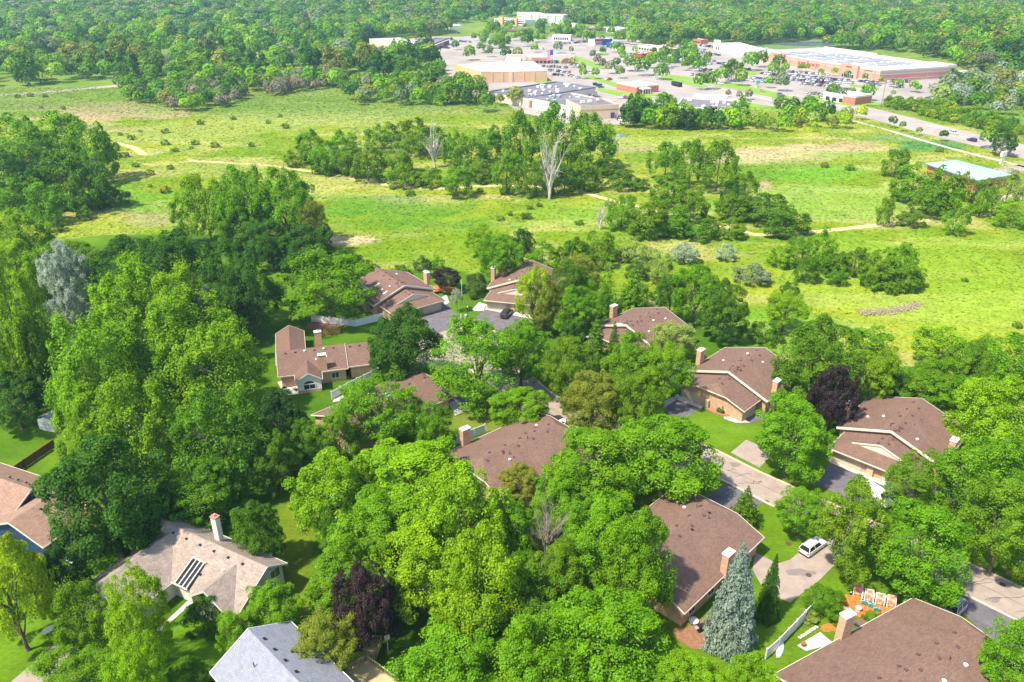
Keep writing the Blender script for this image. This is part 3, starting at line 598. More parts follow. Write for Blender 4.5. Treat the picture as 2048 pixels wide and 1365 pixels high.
# hidden duplex in the middle trees
def h10():
    root = empty('duplex_house', (-14.0, 129.8, 0), math.radians(-44 + 90 + 0), 'brown roofed house mostly hidden by trees, white porch at its corner', 'house', 'brown roofed brick duplexes')
    bw, br, bf = MB(), MB(), MB(); gable(bw, br, bf, -3.2, 14.4, -2.0, 9.5, 3.0, 6.3, .6); 
    gable(bw, br, bf, -1.5, 10.5, 9.0, 24.0, 3.0, 5.4, .6, clip1=4.4)
    bw.obj('wall', root); roof = br.obj('roof', root); bf.obj('fascia', roof); chimney(root, -2.2, 7.0, 6.6, 1.0, 1.7)
    for k in range(5): vent(root, VM, (5.6 + .7 * (-1) ** k, 0 + k * 1.7, 6.0))
    gdoor(root, 3.0, -1.42, 4.8, 0); window(root, -2.6, 3.0, .9, 1.6, 1.3, -math.pi / 2)
    return root
def h10b():
    # eave runs from (-38,128.6) to (-9,132.2); ridge peak near (-18,137)
    root = empty('duplex_house', (-9.2, 132.4, 0), math.radians(42.5), 'brown roofed house mostly hidden by trees with white porch at its corner', 'house', 'brown roofed brick duplexes')
    bw, br, bf = MB(), MB(), MB(); gable(bw, br, bf, -16.5, 0.0, -4.6, 3.6, 3.0, 6.0, .5)
    M = MB(); bw.obj('wall', root); roof = br.obj('roof', root); bf.obj('fascia', roof); return root
def hx(name, loc, ang, label, blocks, chims=(), cat='house', group=None, wm=BRICK, rm=ROOF, fm=CREAM):
    root = empty(name, (loc[0], loc[1], 0), math.radians(ang), label, cat, group); bw, br, bf = MB(), MB(), MB()
    for bl in blocks:
        t1, t2, t3 = MB(), MB(), MB(); gable(t1, t2, t3, *bl['g'], **{k: v for k, v in bl.items() if k not in ('g', 'M')}, wm=bl.get('wm', wm) if 'wm' not in bl else bl['wm'], rm=rm, fm=fm) if 'wm' not in bl else gable(t1, t2, t3, *bl['g'], rm=rm, fm=fm, **{k: v for k, v in bl.items() if k not in ('g', 'M')})
        M = bl.get('M', Matrix.Identity(4))
        for src, dst in ((t1, bw), (t2, br), (t3, bf)):
            for f, mi in zip(src.f, src.m): dst.poly([M @ src.v[i] for i in f], src.mats[mi])
    bw.obj('wall', root); roof = br.obj('roof', root); bf.obj('fascia', roof)
    for c in chims: chimney(root, *c)
    return root
def RM(x, y, deg): return Matrix.Translation((x, y, 0)) @ Matrix.Rotation(math.radians(deg), 4, 'Z')
def gb(x0, x1, y0, y1, ze, zr, M=None, **k): return dict(g=(x0, x1, y0, y1, ze, zr), M=M or Matrix.Identity(4), **k)
# hidden one: garage block whose ridge peaks near (-18,137) and a wing to the left
r = hx('duplex_house', (-17.5, 137.5), -47, 'brown roofed house mostly hidden by trees with a white corner porch', [gb(-6.8, 7.2, -11.5, 1.0, 3.0, 5.9, clip1=4.8), gb(-6.0, 8.0, -23, -11, 3.0, 5.9)], ((4.0, -12.0, 7.2, 1.4, 1.0),), group='brown roofed brick duplexes')
for k in range(4): vent(r, VM, (.2 + .7 * (-1) ** k, -1 - k * 1.9, 5.6))
window(r, 6.6, -4.0, .3, 1.2, 2.0, math.pi / 2)
# brick house with white gabled sun room (H4): local frame at its front eave
A4 = 15.6
r = hx('brick_house', (-42.7, 143.4), A4, 'single storey brick house with white gabled sun room and two chimneys', [
    gb(-11.3, 0.6, -6.4, 8.0, 3.0, 6.0, RM(0, 0, -90) @ Matrix.Identity(4)), gb(-10.6, 0.0, 8.0, 14.6, 3.0, 5.8, RM(0, 0, -90)),
    gb(-2.6, 3.0, -3.9, 4.2, 3.0, 4.7, RM(-.5, 0, 0), wm=WHITE, oh=.35), gb(-3.2, 3.2, 5.0, 21.0, 3.0, 4.8, RM(-3.6, 0, 0), wall0=False)], ((2.9, .1, 6.6, 1.6, .9), (2.6, 12.4, 6.3, 1.5, .9)))
for ch in list(r.children):
    pass
window(r, 5.2, -.0 - .14, .9, 1.5, 1.3, 0); w_ = window(r, -.3, -3.58, .85, 2.2, 1.1, 0)
b = MB(); b.poly([(-1.1, -.06, 0), (1.1, -.06, 0), (0.7, -.06, .42), (0, -.06, .6), (-.7, -.06, .42)], GLASS); b.obj('fanlight', r, loc=(-.3, -3.55, 2.15))
b = MB(); b.box(-2.6, 2.0, -3.66, -3.56, 0, .75, BRICK); b.obj('brick_plinth', r)
for k in range(6): vent(r, FM if k in (2, 4) else VM, (-4.5 + k * 2.0, 4.6, 5.65))
vent(r, FM, (1.6, 2.6, 4.3), nm='roof_fan'); vent(r, FM, (3.8, 3.0, 4.5), nm='roof_fan')
for k in range(3): vent(r, VM, (9 + k * 2.0, 4.6, 5.5))
# tan roofed house bottom left (H11)
A11 = -28.1
def loc11(x, y): a = math.radians(A11); return (-38.2 + x * math.cos(a) - y * math.sin(a), 84.4 + x * math.sin(a) + y * math.cos(a))
PALE = mat('pale_siding', (0.62, 0.58, 0.50), 0.8, (0.68, 0.64, 0.57), 0.5); BLUEG = mat('blue_grey_siding', (0.50, 0.55, 0.60), 0.8, (0.56, 0.60, 0.64), 0.5)
r = hx('tan_roofed_house', loc11(0, 0)[:2], A11, 'house with pale tan shingles, two front gables and a tall white chimney', [
    gb(-2.9, 6.6, -17.4, 5.7, 4.3, 6.5, RM(0, 0, -90), wm=PALE, xc=.6, ze1=3.1),
    gb(-17.3, -6.9, -14.0, -.8, 3.0, 6.2, wm=PALE), gb(-3.2, 5.2, -7.6, -1.2, 2.9, 5.9, wm=PALE)], wm=PALE, rm=ROOFT, fm=PALE)
chimney(r, -5.4, 1.1, 9.6, 1.0, .8, 0, PALE, RBRICK)
for k in range(7): vent(r, DM, (-14.6 + 2.75 * k, -1.5, 6.0), 0)
vent(r, FM, (-.4, -3.0, 5.1), nm='roof_fan'); vent(r, DM, (-3.4, -4.6, 4.4))
window(r, 5.16, .9, 3.1, 1.7, 1.5, math.pi / 2)
b = MB()
for k in range(4): b.bar((-6.0 + k * .75, -3.2, 5.3), (-6.0 + k * .75, -6.9, 3.5), .14, .16, CREAM)
b.bar((-6.2, -3.2, 5.3), (-3.5, -3.2, 5.3), .16, .16, CREAM); b.bar((-6.2, -6.9, 3.5), (-3.5, -6.9, 3.5), .16, .16, CREAM); b.obj('entry_skylight', r)
b = MB(); b.poly([(-6.1, -3.3, 5.12), (-6.1, -6.8, 3.44), (-3.6, -6.8, 3.44), (-3.6, -3.3, 5.12)], GLASS); b.obj('entry_glass', r)
# grey roofed house bottom centre (H12)
a12 = math.radians(46.3); r = hx('grey_roofed_house', (-31.8, 68.2), 46.3, 'two storey house with light grey shingle roof cut by the bottom edge', [gb(-5.3, 5.6, -20, .3, 5.5, 8.4, wm=PALE), gb(-3.2, 3.2, 3.2, 6.4, 5.2, 7.0, RM(0, -6.0, 90) , wm=PALE)], wm=PALE, rm=ROOFG, fm=WHITE)
for k in range(7): vent(r, DM, (.75, -2.3 - 2.3 * k, 8.1), .5)
vent(r, PM, (-1.9, -4.4, 7.4)); vent(r, DM, (2.4, -5.6, 7.2)); vent(r, DM, (2.9, -5.8, 6.9))
# brown house with blue wall at the left edge (H13)
NAVY = mat('navy_siding', (0.018, 0.04, 0.09), 0.7, (0.024, 0.05, 0.11), 1.0)
r = hx('blue_sided_house', (-74.3, 91.1), 67 - 90, 'brown roofed house with navy blue wall at the left edge', [gb(-6.5, 6.2, -.4, 8.6, 3.6, 6.2, wm=NAVY), gb(-5.5, 5.5, 2.0, 18, 3.4, 6.4, RM(-2.0, 6.5, 90), wm=NAVY)], wm=NAVY, rm=ROOFB, fm=CREAM)
window(r, 5.66, 4.6, 1.0, 1.0, 1.2, math.pi / 2)
b = MB(); b.box(-2.4, 0, -2.2, -.2, 2.9, 3.0, BLACK); b.obj('gazebo_cover', r)
for k in range(3): vent(r, DM, (-10.5 + 1.9 * k, 7.6, 6.0))
vent(r, PM, (-5.0, 7.0, 6.2)); vent(r, DM, (1.0, 4.0, 5.8))
# ================================================================ TOWN
STONE = mat('beige_stucco', (0.62, 0.50, 0.38), 0.9, (0.68, 0.57, 0.45), 0.3); PEACH = mat('peach_stucco', (0.66, 0.47, 0.33), 0.9, (0.72, 0.54, 0.40), 0.2)
OCHRE = mat('ochre_block', (0.60, 0.38, 0.22), 0.9, (0.66, 0.44, 0.27), 0.15); ORNG = mat('orange_stucco', (0.72, 0.42, 0.20), 0.9); WWALL = mat('white_wall', (0.74, 0.71, 0.66), 0.8, (0.80, 0.77, 0.72), 0.2)
TEAL = mat('teal_metal_roof', (0.30, 0.44, 0.46), 0.6, (0.36, 0.50, 0.52), 0.2, streak=(6, .3, 1)); REDP = mat('red_panel', (0.55, 0.03, 0.03), 0.6); BLUEP = mat('blue_panel', (0.04, 0.09, 0.28), 0.6); GREENP = mat('green_panel', (0.03, 0.22, 0.17), 0.6)
BROWNW = mat('brown_wall', (0.24, 0.14, 0.10), 0.9); SOLAR = mat('solar_panel', (0.24, 0.23, 0.26), 0.4, (0.30, 0.29, 0.32), 0.2); RBAND = mat('red_band', (0.52, 0.20, 0.17), 0.9, (0.58, 0.25, 0.20), 0.2); LBAND = mat('pale_band', (0.62, 0.50, 0.42), 0.9)
class Bld:
    """flat roofed building: front corners a, b seen at height H, depth from a third corner or in metres"""
    def __init__(s, name, A, B, C, H, wall, roof, label, cat='building', parapet=.7, pm=None, base=0.0):
        a, b = at(*A, H), at(*B, H); u = b - a; s.w = u.length; s.ang = math.atan2(u.y, u.x); n = Vector((-math.sin(s.ang), math.cos(s.ang), 0))
        s.d = (at(*C, H) - b).dot(n) if isinstance(C, tuple) else C; s.H = H; z = float(terrain(a.x, a.y)) if a.y > 940 else 0.0
        s.r = empty(name, (a.x, a.y, 0), s.ang, label, cat); wb = MB(); w, d = s.w, s.d; t = .35
        wb.box(0, w, 0, d, base, H - parapet, wall); 
        for q in ((0, w, 0, t), (0, w, d - t, d), (0, t, t, d - t), (w - t, w, t, d - t)): wb.box(*q, H - parapet - .003, H, pm or wall, bottom=False)
        wb.obj('wall', s.r); rb = MB(); rb.box(t, w - t, t, d - t, H - parapet - .05, H - parapet + .02, roof, bottom=False); s.roof = rb.obj('roof', s.r)
    def part(s, nm, m, boxes, parent=None):
        for q in boxes: b = MB(); b.box(*q, m); o = b.obj(nm, parent or s.r)
        return o
    def units(s, n, seed, m=METAL, size=(2.2, 1.6, 1.3), zone=None):
        r_ = random.Random(seed); z = s.H - .68; x0, x1, y0, y1 = zone or (2, s.w - 3, 2, s.d - 3)
        for k in range(n):
            q = r_.uniform(.6, 1.3); x, y = r_.uniform(x0, x1), r_.uniform(y0, y1); b = MB(); b.box(0, size[0] * q, 0, size[1] * q, 0, size[2] * q, m); b.box(.2, size[0] * q - .2, .2, size[1] * q - .2, size[2] * q + .003, size[2] * q + .12, WHITE)
            b.obj('roof_unit', s.r, loc=(x, y, z))
def text(parent, s, loc, size, m, rot=(math.pi / 2, 0, 0), nm='sign_letters', ex=.08, align='CENTER'):
    c = bpy.data.curves.new(nm, 'FONT'); c.body = s; c.size = size; c.extrude = ex; c.align_x = align; c.materials.append(m); t_ = bpy.data.objects.new(nm, c); COL.objects.link(t_); me = bpy.data.meshes.new_from_object(t_); bpy.data.objects.remove(t_); o = bpy.data.objects.new(nm, me); COL.objects.link(o); o.parent = parent; o.location = loc; o.rotation_euler = rot; return o
# superstore
S = Bld('superstore', (1511, 101.5), (1761.6, 141), (1908, 130.8), 8.5, PBRICK, WROOF, 'huge store with red banded brick walls and panels on its pale roof', pm=LBAND, parapet=1.0)
w, d = S.w, S.d
S.part('stripe', LBAND, [(-.06, w + .06, -.08, 0, 5.6, 6.2), (-.06, w + .06, -.06, 0, .0, .9)]); S.part('side_band', RBAND, [(w, w + .08, 2, d - 3, 2.2, 5.0)]); S.part('side_stripe', LBAND, [(w + .003, w + .1, 0, d, 1.6, 2.2), (w + .003, w + .1, 0, d, 5.0, 5.5)])
S.part('side_upper_band', mat('grey_tan_band', (.42, .35, .30), .9), [(w, w + .07, 1, d - 2, 5.5, 7.2)])
for k in range(14): S.part('pilaster', PBRICK, [(w * (k + .5) / 14 - .6, w * (k + .5) / 14 + .6, -.5, 0, 0, 7.2)])
for x in (.22, .80): S.part('entrance_block', PBRICK, [(w * x - 9, w * x + 9, -2.2, -.01, 0, 9.6)]); 
for x in (.22, .80):
    b = MB(); b.poly([(w * x + 6.2 * math.cos(t), -2.28, .1 + 5.2 * math.sin(t)) for t in [k * math.pi / 14 for k in range(15)]][::-1], GLASS); b.obj('entrance_glass', S.r)
    g = MB()
    for k in (-4, -2, 0, 2, 4): g.box(w * x + k - .12, w * x + k + .12, -2.4, -2.3, 0, 4.2, WHITE)
    g.box(w * x - 6, w * x + 6, -2.4, -2.3, 2.6, 2.85, WHITE); g.obj('entrance_frame', S.r)
text(S.r, 'SUPER', (w * .47 - 6.5, -.16, 3.6), 3.0, REDP); text(S.r, 'TARGET', (w * .47 + 8.6, -.16, 3.6), 3.0, REDP)
b = MB()
for (r1, r0, m, y) in ((1.9, 1.25, REDP, -.2), (.65, 0, REDP, -.2)):
    for k in range(24):
        t0, t1 = k * math.pi / 12, (k + 1) * math.pi / 12
        b.poly([(w * .47 + r1 * math.cos(t0), y, 4.7 + r1 * math.sin(t0)), (w * .47 + r1 * math.cos(t1), y, 4.7 + r1 * math.sin(t1)), (w * .47 + r0 * math.cos(t1), y, 4.7 + r0 * math.sin(t1)), (w * .47 + r0 * math.cos(t0), y, 4.7 + r0 * math.sin(t0))] if r0 else [(w * .47 + r1 * math.cos(t0), y, 4.7 + r1 * math.sin(t0)), (w * .47 + r1 * math.cos(t1), y, 4.7 + r1 * math.sin(t1)), (w * .47, y, 4.7)], m)
b.obj('round_emblem', S.r)
S.part('small_red_sign', REDP, [(w * .22 - 4, w * .22 + 4, -2.32, -2.22, 7.2, 8.2), (w * .80 - 3, w * .80 + 3, -2.32, -2.22, 7.4, 8.3), (w * .89, w * .95, -.12, -.02, 6.6, 7.2)])
r_ = random.Random(5)
for i in range(4):
    for j in range(5):
        if (i, j) in ((0, 4), (3, 0)): continue
        x0 = 14 + j * (w - 34) / 5; y0 = 8 + i * (d - 20) / 4; S.part('solar_array', SOLAR, [(x0 + r_.uniform(0, 2), x0 + (w - 34) / 5 - 4, y0, y0 + (d - 20) / 4 - 4, 7.7, 8.0)])
S.units(16, 3, WHITE); S.part('raised_back_wall', LBAND, [(2, w * .45, d - 1, d - .5, 7.4, 9.6), (w * .86, w - .5, d - 9, d - .4, 7.5, 9.4)])
# loading dock wall and trailers right of it
# shops beside superstore
S2 = Bld('brick_shop', (1430, 86), (1476, 100), 26, 6.0, WWALL, WROOF, 'low white fronted shop left of the superstore'); S2.part('window', GLASS, [(2, 8, -.06, 0, .4, 3.2), (11, 14, -.06, 0, .3, 3.2), (17, 19, -.06, 0, 1, 3)]); S2.units(5, 4); S2.part('sign_tower', WWALL, [(-1, 5, -1, 4, 0, 8.6)])
S3 = Bld('brick_shop', (1474, 97), (1508, 102), 24, 5.6, PBRICK, WROOF, 'shop with purple sign joining the superstore', pm=WWALL, parapet=1.4); S3.part('purple_panel', mat('purple_panel', (.12, .03, .35), .6), [(2, 12, -.3, 0, .4, 3.6)]); S3.units(3, 5)
# long ochre store
T1 = Bld('ochre_store', (962.5, 144.4), (1094.5, 142), (1049, 121.6), 7.5, OCHRE, WROOF, 'long ochre block store with bright white roof', pm=mat('ochre_top', (.50, .33, .24), .9)); w, d = T1.w, T1.d
T1.part('pilaster', ORNG, [(w * f - .5, w * f + .5, -.3, 0, 0, 6.9) for f in (.16, .32, .64, .8)]); T1.part('pale_pier', PEACH, [(w * .42, w * .47, -.5, 0, 0, 7.6)]); T1.units(3, 6, METAL, (3, 2, 1.5)); T1.part('rear_entry', WWALL, [(w * .55, w * .78, d - 5, d + 2, 0, 9.4)])
T1b = Bld('ochre_store', (908, 128), (962, 143.4), 40, 7.3, ORNG, WROOF, 'left wing of the ochre store above the tall trees')
# strip mall with dark roofs
D1 = Bld('strip_mall', (978, 182), (1057, 195), 62, 6.0, STONE, DROOF, 'strip mall wing with dark roof full of air conditioners', parapet=.8, pm=mat('parapet_slate', (.16, .19, .26), .7)); D1.units(26, 7, WHITE, (2.0, 1.4, 1.0)); D1.units(8, 8, METAL); D1.part('arch_door', BROWNW, [(1.5, 3.2, -.06, 0, 0, 3.4)]); D1.part('window', GLASS, [(3.6, 6, -.06, 0, .3, 3)])
D2 = Bld('strip_mall', (1057, 196), (1144, 214), 34, 5.6, WWALL, DROOF, 'middle strip mall section with dark roof and cream back wall', parapet=.8, pm=CREAM); D2.units(12, 9, METAL, (2.2, 1.6, 1.1)); D2.part('rear_door', BROWNW, [(1, 4, -.1, 0, 0, 4.4)])
D3 = Bld('peach_store', (1161, 212.5), (1237.7, 208.7), 24, 7.8, PEACH, DROOF, 'peach coloured store with a small blue loading door', parapet=.9); D3.part('cornice', mat('brown_line', (.40, .26, .17), .8), [(-.05, D3.w + .05, -.12, 0, 5.2, 5.5)]); D3.part('loading_door', BLUEP, [(D3.w * .80, D3.w * .90, -.1, 0, .3, 3.4)]); D3.part('side_door', BLACK, [(D3.w * .925, D3.w * .945, -.08, 0, 0, 2.2)]); D3.units(3, 10, WHITE); D3.part('blue_parapet', mat('parapet_blue', (.25, .33, .40), .6), [(0, D3.w, D3.d, D3.d + .6, 6.8, 8.1)])
D4 = Bld('strip_mall', (1268, 212), (1352, 214), 26, 5.4, STONE, DROOF, 'dark roofed shop block behind the green screen, left part', parapet=.8, pm=CREAM); D4.units(7, 11, WHITE)
D5 = Bld('strip_mall', (1352, 213), (1470, 219), 34, 5.8, STONE, DROOF, 'dark roofed shop block behind the green screen, right part with white rear wing', parapet=.8, pm=WWALL); D5.units(12, 12, WHITE); D5.part('white_wing', WWALL, [(6, 26, D5.d + .01, D5.d + 12, 0, 6.4)])
# pavilion bank
D6 = Bld('brick_pavilion', (1274, 173), (1318, 169), (1316, 157.5), 5.0, RBRICK, WROOF, 'red brick pavilion with white roof beside the road', pm=CREAM, parapet=.9); D6.part('porch', WWALL, [(2, 9, -4.2, 0, 3.2, 3.8)])
for k in range(4): D6.part('porch_column', WWALL, [(2.2 + k * 2.1, 2.5 + k * 2.1, -4, -3.7, 0, 3.2)])
D7 = Bld('white_pavilion', (1648, 183), (1712, 193), 16, 5.4, WWALL, WROOF, 'white and brick pavilion with arched awnings in the superstore lot', pm=CREAM, parapet=.8); D7.part('window', GLASS, [(2 + k * 5, 5.2 + k * 5, -.06, 0, .4, 2.8) for k in range(4)]); D7.part('brick_end', RBRICK, [(D7.w * .62, D7.w + .1, -.1, 3, 0, 4.4), (D7.w, D7.w + .12, 3, D7.d, 0, 4.4)])
# arcade plaza
D8 = Bld('plaza_shops', (1013, 113), (1144, 113), 16, 6.0, STONE, WROOF, 'cream plaza shops with arches and red awnings behind the cars', pm=CREAM)
w = D8.w; D8.part('red_awning', RBAND, [(w * .38, w * .62, -1.4, 0, 3.0, 5.0), (w * .64, w * .70, -1.4, 0, 3.0, 4.8)]); D8.part('green_awning', GREENP, [(w * .28, w * .38, -1.2, 0, 2.2, 3.0), (w * .70, w * .80, -1.2, 0, 2.2, 3.0)]); D8.part('shop_window', GLASS, [(w * (.27 + .06 * k), w * (.31 + .06 * k), -.08, 0, .3, 2.1) for k in range(12)])
for x in (.18, .92):
    b = MB(); b.poly([(w * x + 5 * math.cos(t), -.5, .1 + 4.4 * math.sin(t)) for t in [k * math.pi / 12 for k in range(13)]][::-1], BROWNW); b.obj('arch', D8.r); D8.part('arch_block', STONE, [(w * x - 7, w * x + 7, -.45, -.01, 0, 7.2)])
# white roofed big box at left
D9 = Bld('white_roofed_store', (795, 95), (862, 92), (880, 72), 7.0, STONE, WROOF, 'wide white roofed store beyond the trees on the left'); w = D9.w; D9.units(3, 14)
D9b = Bld('colonnade_shops', (866, 88), (898, 76), 14, 6.0, BROWNW, DROOF, 'dark colonnade shops on the right end of the white roofed store'); D9b.part('brick_gable', RBRICK, [(-6, 1, -1, 2, 0, 8)]); D9b.part('column', WWALL, [(3 + k * 4.5, 3.7 + k * 4.5, -1.6, -1.0, 0, 4.4) for k in range(8)]); D9b.part('canopy', BLUEG, [(1, D9b.w, -1.8, 0, 4.4, 4.8)])
Bld('small_pale_shop', (868, 47), (899, 52), 18, 5, WWALL, WROOF, 'small pale shop hidden in trees beside the uphill road').part('brick_front', RBRICK, [(18, 26, -.2, 0, 0, 3.6)])
# apartments and office
A1 = Bld('apartment_block', (1058, 29), (1125, 31), 22, 13, WWALL, WROOF, 'long white four storey apartment block at the edge of the far woods', pm=CREAM); w = A1.w
A1.part('window', mat('grey_glass', (.22, .22, .26), .4), [(w * (.04 + k * .049), w * (.065 + k * .049), -.08, 0, 1.2 + f * 3, 2.9 + f * 3) for k in range(20) for f in range(4)]); A1.part('bay', CREAM, [(w * (.0 + k * .24), w * (.07 + k * .24), -1.2, -.01, 0, 13.4) for k in range(5)])
A2 = Bld('apartment_block', (1034, 25), (1060, 29), 26, 13, WWALL, WROOF, 'white apartment wing set back left of the long block', pm=CREAM); A2.part('window', GLASS, [(2 + k * 4, 4 + k * 4, -.08, 0, 1.2 + f * 3, 2.8 + f * 3) for k in range(8) for f in range(4)])
O1 = Bld('office_building', (988, 37), (1050, 41), 20, 9, WWALL, DROOF, 'white banded office with two orange stair towers'); w = O1.w; O1.part('ribbon_window', GLASS, [(1, w - 1, -.1, 0, .6, 2.4), (1, w - 1, -.1, 0, 3.8, 5.4), (1, w - 1, -.1, 0, 6.6, 7.6)]); O1.part('orange_tower', ORNG, [(w * .20, w * .33, -3, 0, 0, 11.5), (w * .66, w * .78, -3, 0, 0, 11)])
for (A, B, C, H, wm, rm, lab) in (((1012, 58), (1042, 60), 16, 4, BROWNW, BROWNW, 'low brown roofed house shop below the office'), ((1105, 70), (1141, 71), 10, 6, WWALL, WROOF, 'white two storey motel with blue windows'), ((1100, 47), (1150, 49), 16, 5, STONE, WROOF, 'pale low building below the apartment block'),
    ((1172, 55), (1210, 56), 16, 5, BROWNW, WROOF, 'brown fronted flat building right of the apartment block'), ((1212, 55), (1243, 58), 18, 6, WWALL, WROOF, 'white flat building near the far wood edge'), ((1257, 62), (1272, 63), 14, 5, BLUEP, WROOF, 'small blue shed building'), ((1190, 80), (1224, 78), 12, 6, WWALL, DROOF, 'red and blue fronted shop by the crossroads'), ((1213, 86), (1236, 87), 9, 4.5, BLUEP, WROOF, 'small blue shop with pale roof'),
    ((1283, 108), (1305, 104.5), 9, 4.5, REDP, WROOF, 'bright red small restaurant'), ((1275, 90), (1320, 96), 14, 5, STONE, WROOF, 'pale restaurant behind the trees'), ((1318, 96), (1352, 98), 12, 5, BROWNW, WROOF, 'brown low restaurant beside the pale one'), ((1380, 57), (1404, 62), 12, 5, STONE, WROOF, 'pale house like building at the far wood edge'),
    ((1386, 78), (1402, 80), 10, 4.5, RBRICK, CREAM, 'small brick building left of the low shops'), ((1425, 10), (1500, 14), 30, 10, WWALL, WROOF, 'pale school block in the far woods, left part'), ((1498, 18), (1540, 20), 24, 9, RBRICK, WROOF, 'red brick school block in the far woods, middle part'), ((1576, 12), (1628, 12), 26, 9, RBRICK, WROOF, 'red brick school block in the far woods, right part'), ((1446, 35), (1476, 36), 12, 5, BLACK, WROOF, 'dark flat building in the far woods')):
    q = Bld('shop_building' if 'school' not in lab else 'school_block', A, B, C, H, wm, rm, lab); g = [(q.w * (.08 + .12 * k), q.w * (.16 + .12 * k), -.08, 0, 1.0, H * .55) for k in range(7)]; q.part('window', GLASS, g)
    if 'motel' in lab: q.part('blue_window', BLUEG, [(q.w * (.05 + .1 * k), q.w * (.1 + .1 * k), -.14, -.085, 3.4, 5) for k in range(9)])
    if 'red and blue' in lab: q.part('red_gable', REDP, [(-.5, q.w * .4, -.4, -.1, 4, 6.5)]); q.part('blue_front', BLUEP, [(q.w * .42, q.w, -.4, -.1, 0, 6.2)])
    if H < 7: q.units(2, 30)
b = MB(); p = at(1567, 14, 8); b.tube([(0, 0, 0), (0, 0, 22)], [1.8, 1.2], RBRICK, 10); b.obj('brick_stack', loc=(p.x, p.y, 0), label='tall brick stack beside the school in the far woods', cat='chimney stack')
# houses in the woods
def far_house(x, y, wpx, ang, wm, rm, label):
    p = at(x, y, 5); s = ppm(p.x, p.y); w_ = wpx / s; root = hx('far_house', (p.x, p.y), ang, label, [gb(-5, 5, -w_ / 2, w_ / 2, 4.6, 8.0, RM(0, 0, 90), wm=wm, oh=.4), gb(-3.5, 3.5, -8, 0, 4.4, 7.2, wm=wm, oh=.4)], rm=rm, fm=WHITE)
    for k in (-1, 1): window(root, k * w_ * .3, -4.63, 1.2, 1.6, 1.4, 0)
GREYS = tiles('slate_shingles', (.30, .30, .34), (.24, .24, .28), (.16, .16, .18), .6, .3, .03)
for (x, y, w_, a, wm, rm, l) in ((292, 110, 28, 25, WWALL, GREYS, 'large grey roofed house in the far left wood'), (328, 122, 18, -10, STONE, GREYS, 'pale gabled house right of the large grey roofed one'), (505, 112, 22, 15, STONE, ROOFT, 'tan roofed house half buried in the far left wood'), (410, 118, 14, 0, STONE, GREYS, 'small roof glimpsed in the far left wood'), (1385, 42, 26, 20, WWALL, GREYS, 'grey roofed house at the top of the far town, left one'), (1418, 42, 26, -15, WWALL, GREYS, 'grey roofed house at the top of the far town, right one'), (1410, 24, 22, 10, STONE, ROOFT, 'tan roofed house above the grey roofed ones'), (1330, 48, 26, 10, STONE, ROOFT, 'brown roofed house over the town trees'), (1355, 50, 20, -20, STONE, ROOFT, 'second brown roofed house over the town trees'), (1290, 62, 16, 10, WWALL, GREYS, 'small white gabled house beside the blue shed building'), (75, 122, 16, 10, WWALL, ROOFT, 'small brown roof in the wood at the far left')):
    far_house(x, y, w_, a, wm, rm, l)
# teal roofed building
def teal_building():
    z = 4.6; FL, FR, BR, BL = at(1848, 327, z), at(1953, 362, z), at(2026, 350, z), at(1912, 320, z)
    c = (FL + FR + BR + BL) / 4; root = empty('teal_roofed_building', (c.x, c.y, 0), 0, 'low brick building with pale teal metal roof near the highway', 'building')
    P = [p - Vector((c.x, c.y, 0)) for p in (FL, FR, BR, BL)]; m1 = (P[0] + P[1]) / 2; m2 = (P[2] + P[3]) / 2; m0 = (P[0] + P[3]) / 2; m3 = (P[1] + P[2]) / 2
    rb = MB(); r1 = m0 * .45 + Vector((0, 0, 6.0 - z * .45)); r2 = m3 * .45 + Vector((0, 0, 6.0 - z * .45)); r1.z = r2.z = 6.1
    rb.poly([P[0], P[1], r2, r1], TEAL); rb.poly([P[1], P[2], r2], TEAL); rb.poly([P[2], P[3], r1, r2], TEAL); rb.poly([P[3], P[0], r1], TEAL); rb.poly([p - Vector((0, 0, .3)) for p in P[::-1]], BLACK); rf = rb.obj('roof', root)
    fb = MB()
    for k in range(4): fb.bar(P[k] - Vector((0, 0, .2)), P[(k + 1) % 4] - Vector((0, 0, .2)), .15, .45, mat('teal_fascia', (.13, .20, .22), .5))
    fb.obj('fascia', rf); wb = MB(); Q = [Vector((p.x * .9, p.y * .9, 0)) for p in P]; wb.prism([(q.x, q.y) for q in Q], 0, 4.35, BRICKO); wb.obj('wall', root)
    b = MB(); 
    for t in (.3, .5, .7): q = Q[1].lerp(Q[2], t); b.box(q.x - .5, q.x + .5, q.y - .9, q.y + .3, 1, 2.2, GLASS)
    b.obj('window', root)
BRICKO = tiles('rust_brick', (.55, .20, .07), (.62, .26, .10), (.5, .3, .2), .5, .2, .02, .15, .6)
teal_building()
sheet('side_road', [(1960, 342), (2060, 326), (2120, 330), (2100, 345), (1985, 350)], 0.03, HWY); sheet('service_pad', [(1985, 393), (2050, 388), (2050, 400), (1985, 404)], 0.03, CONC)
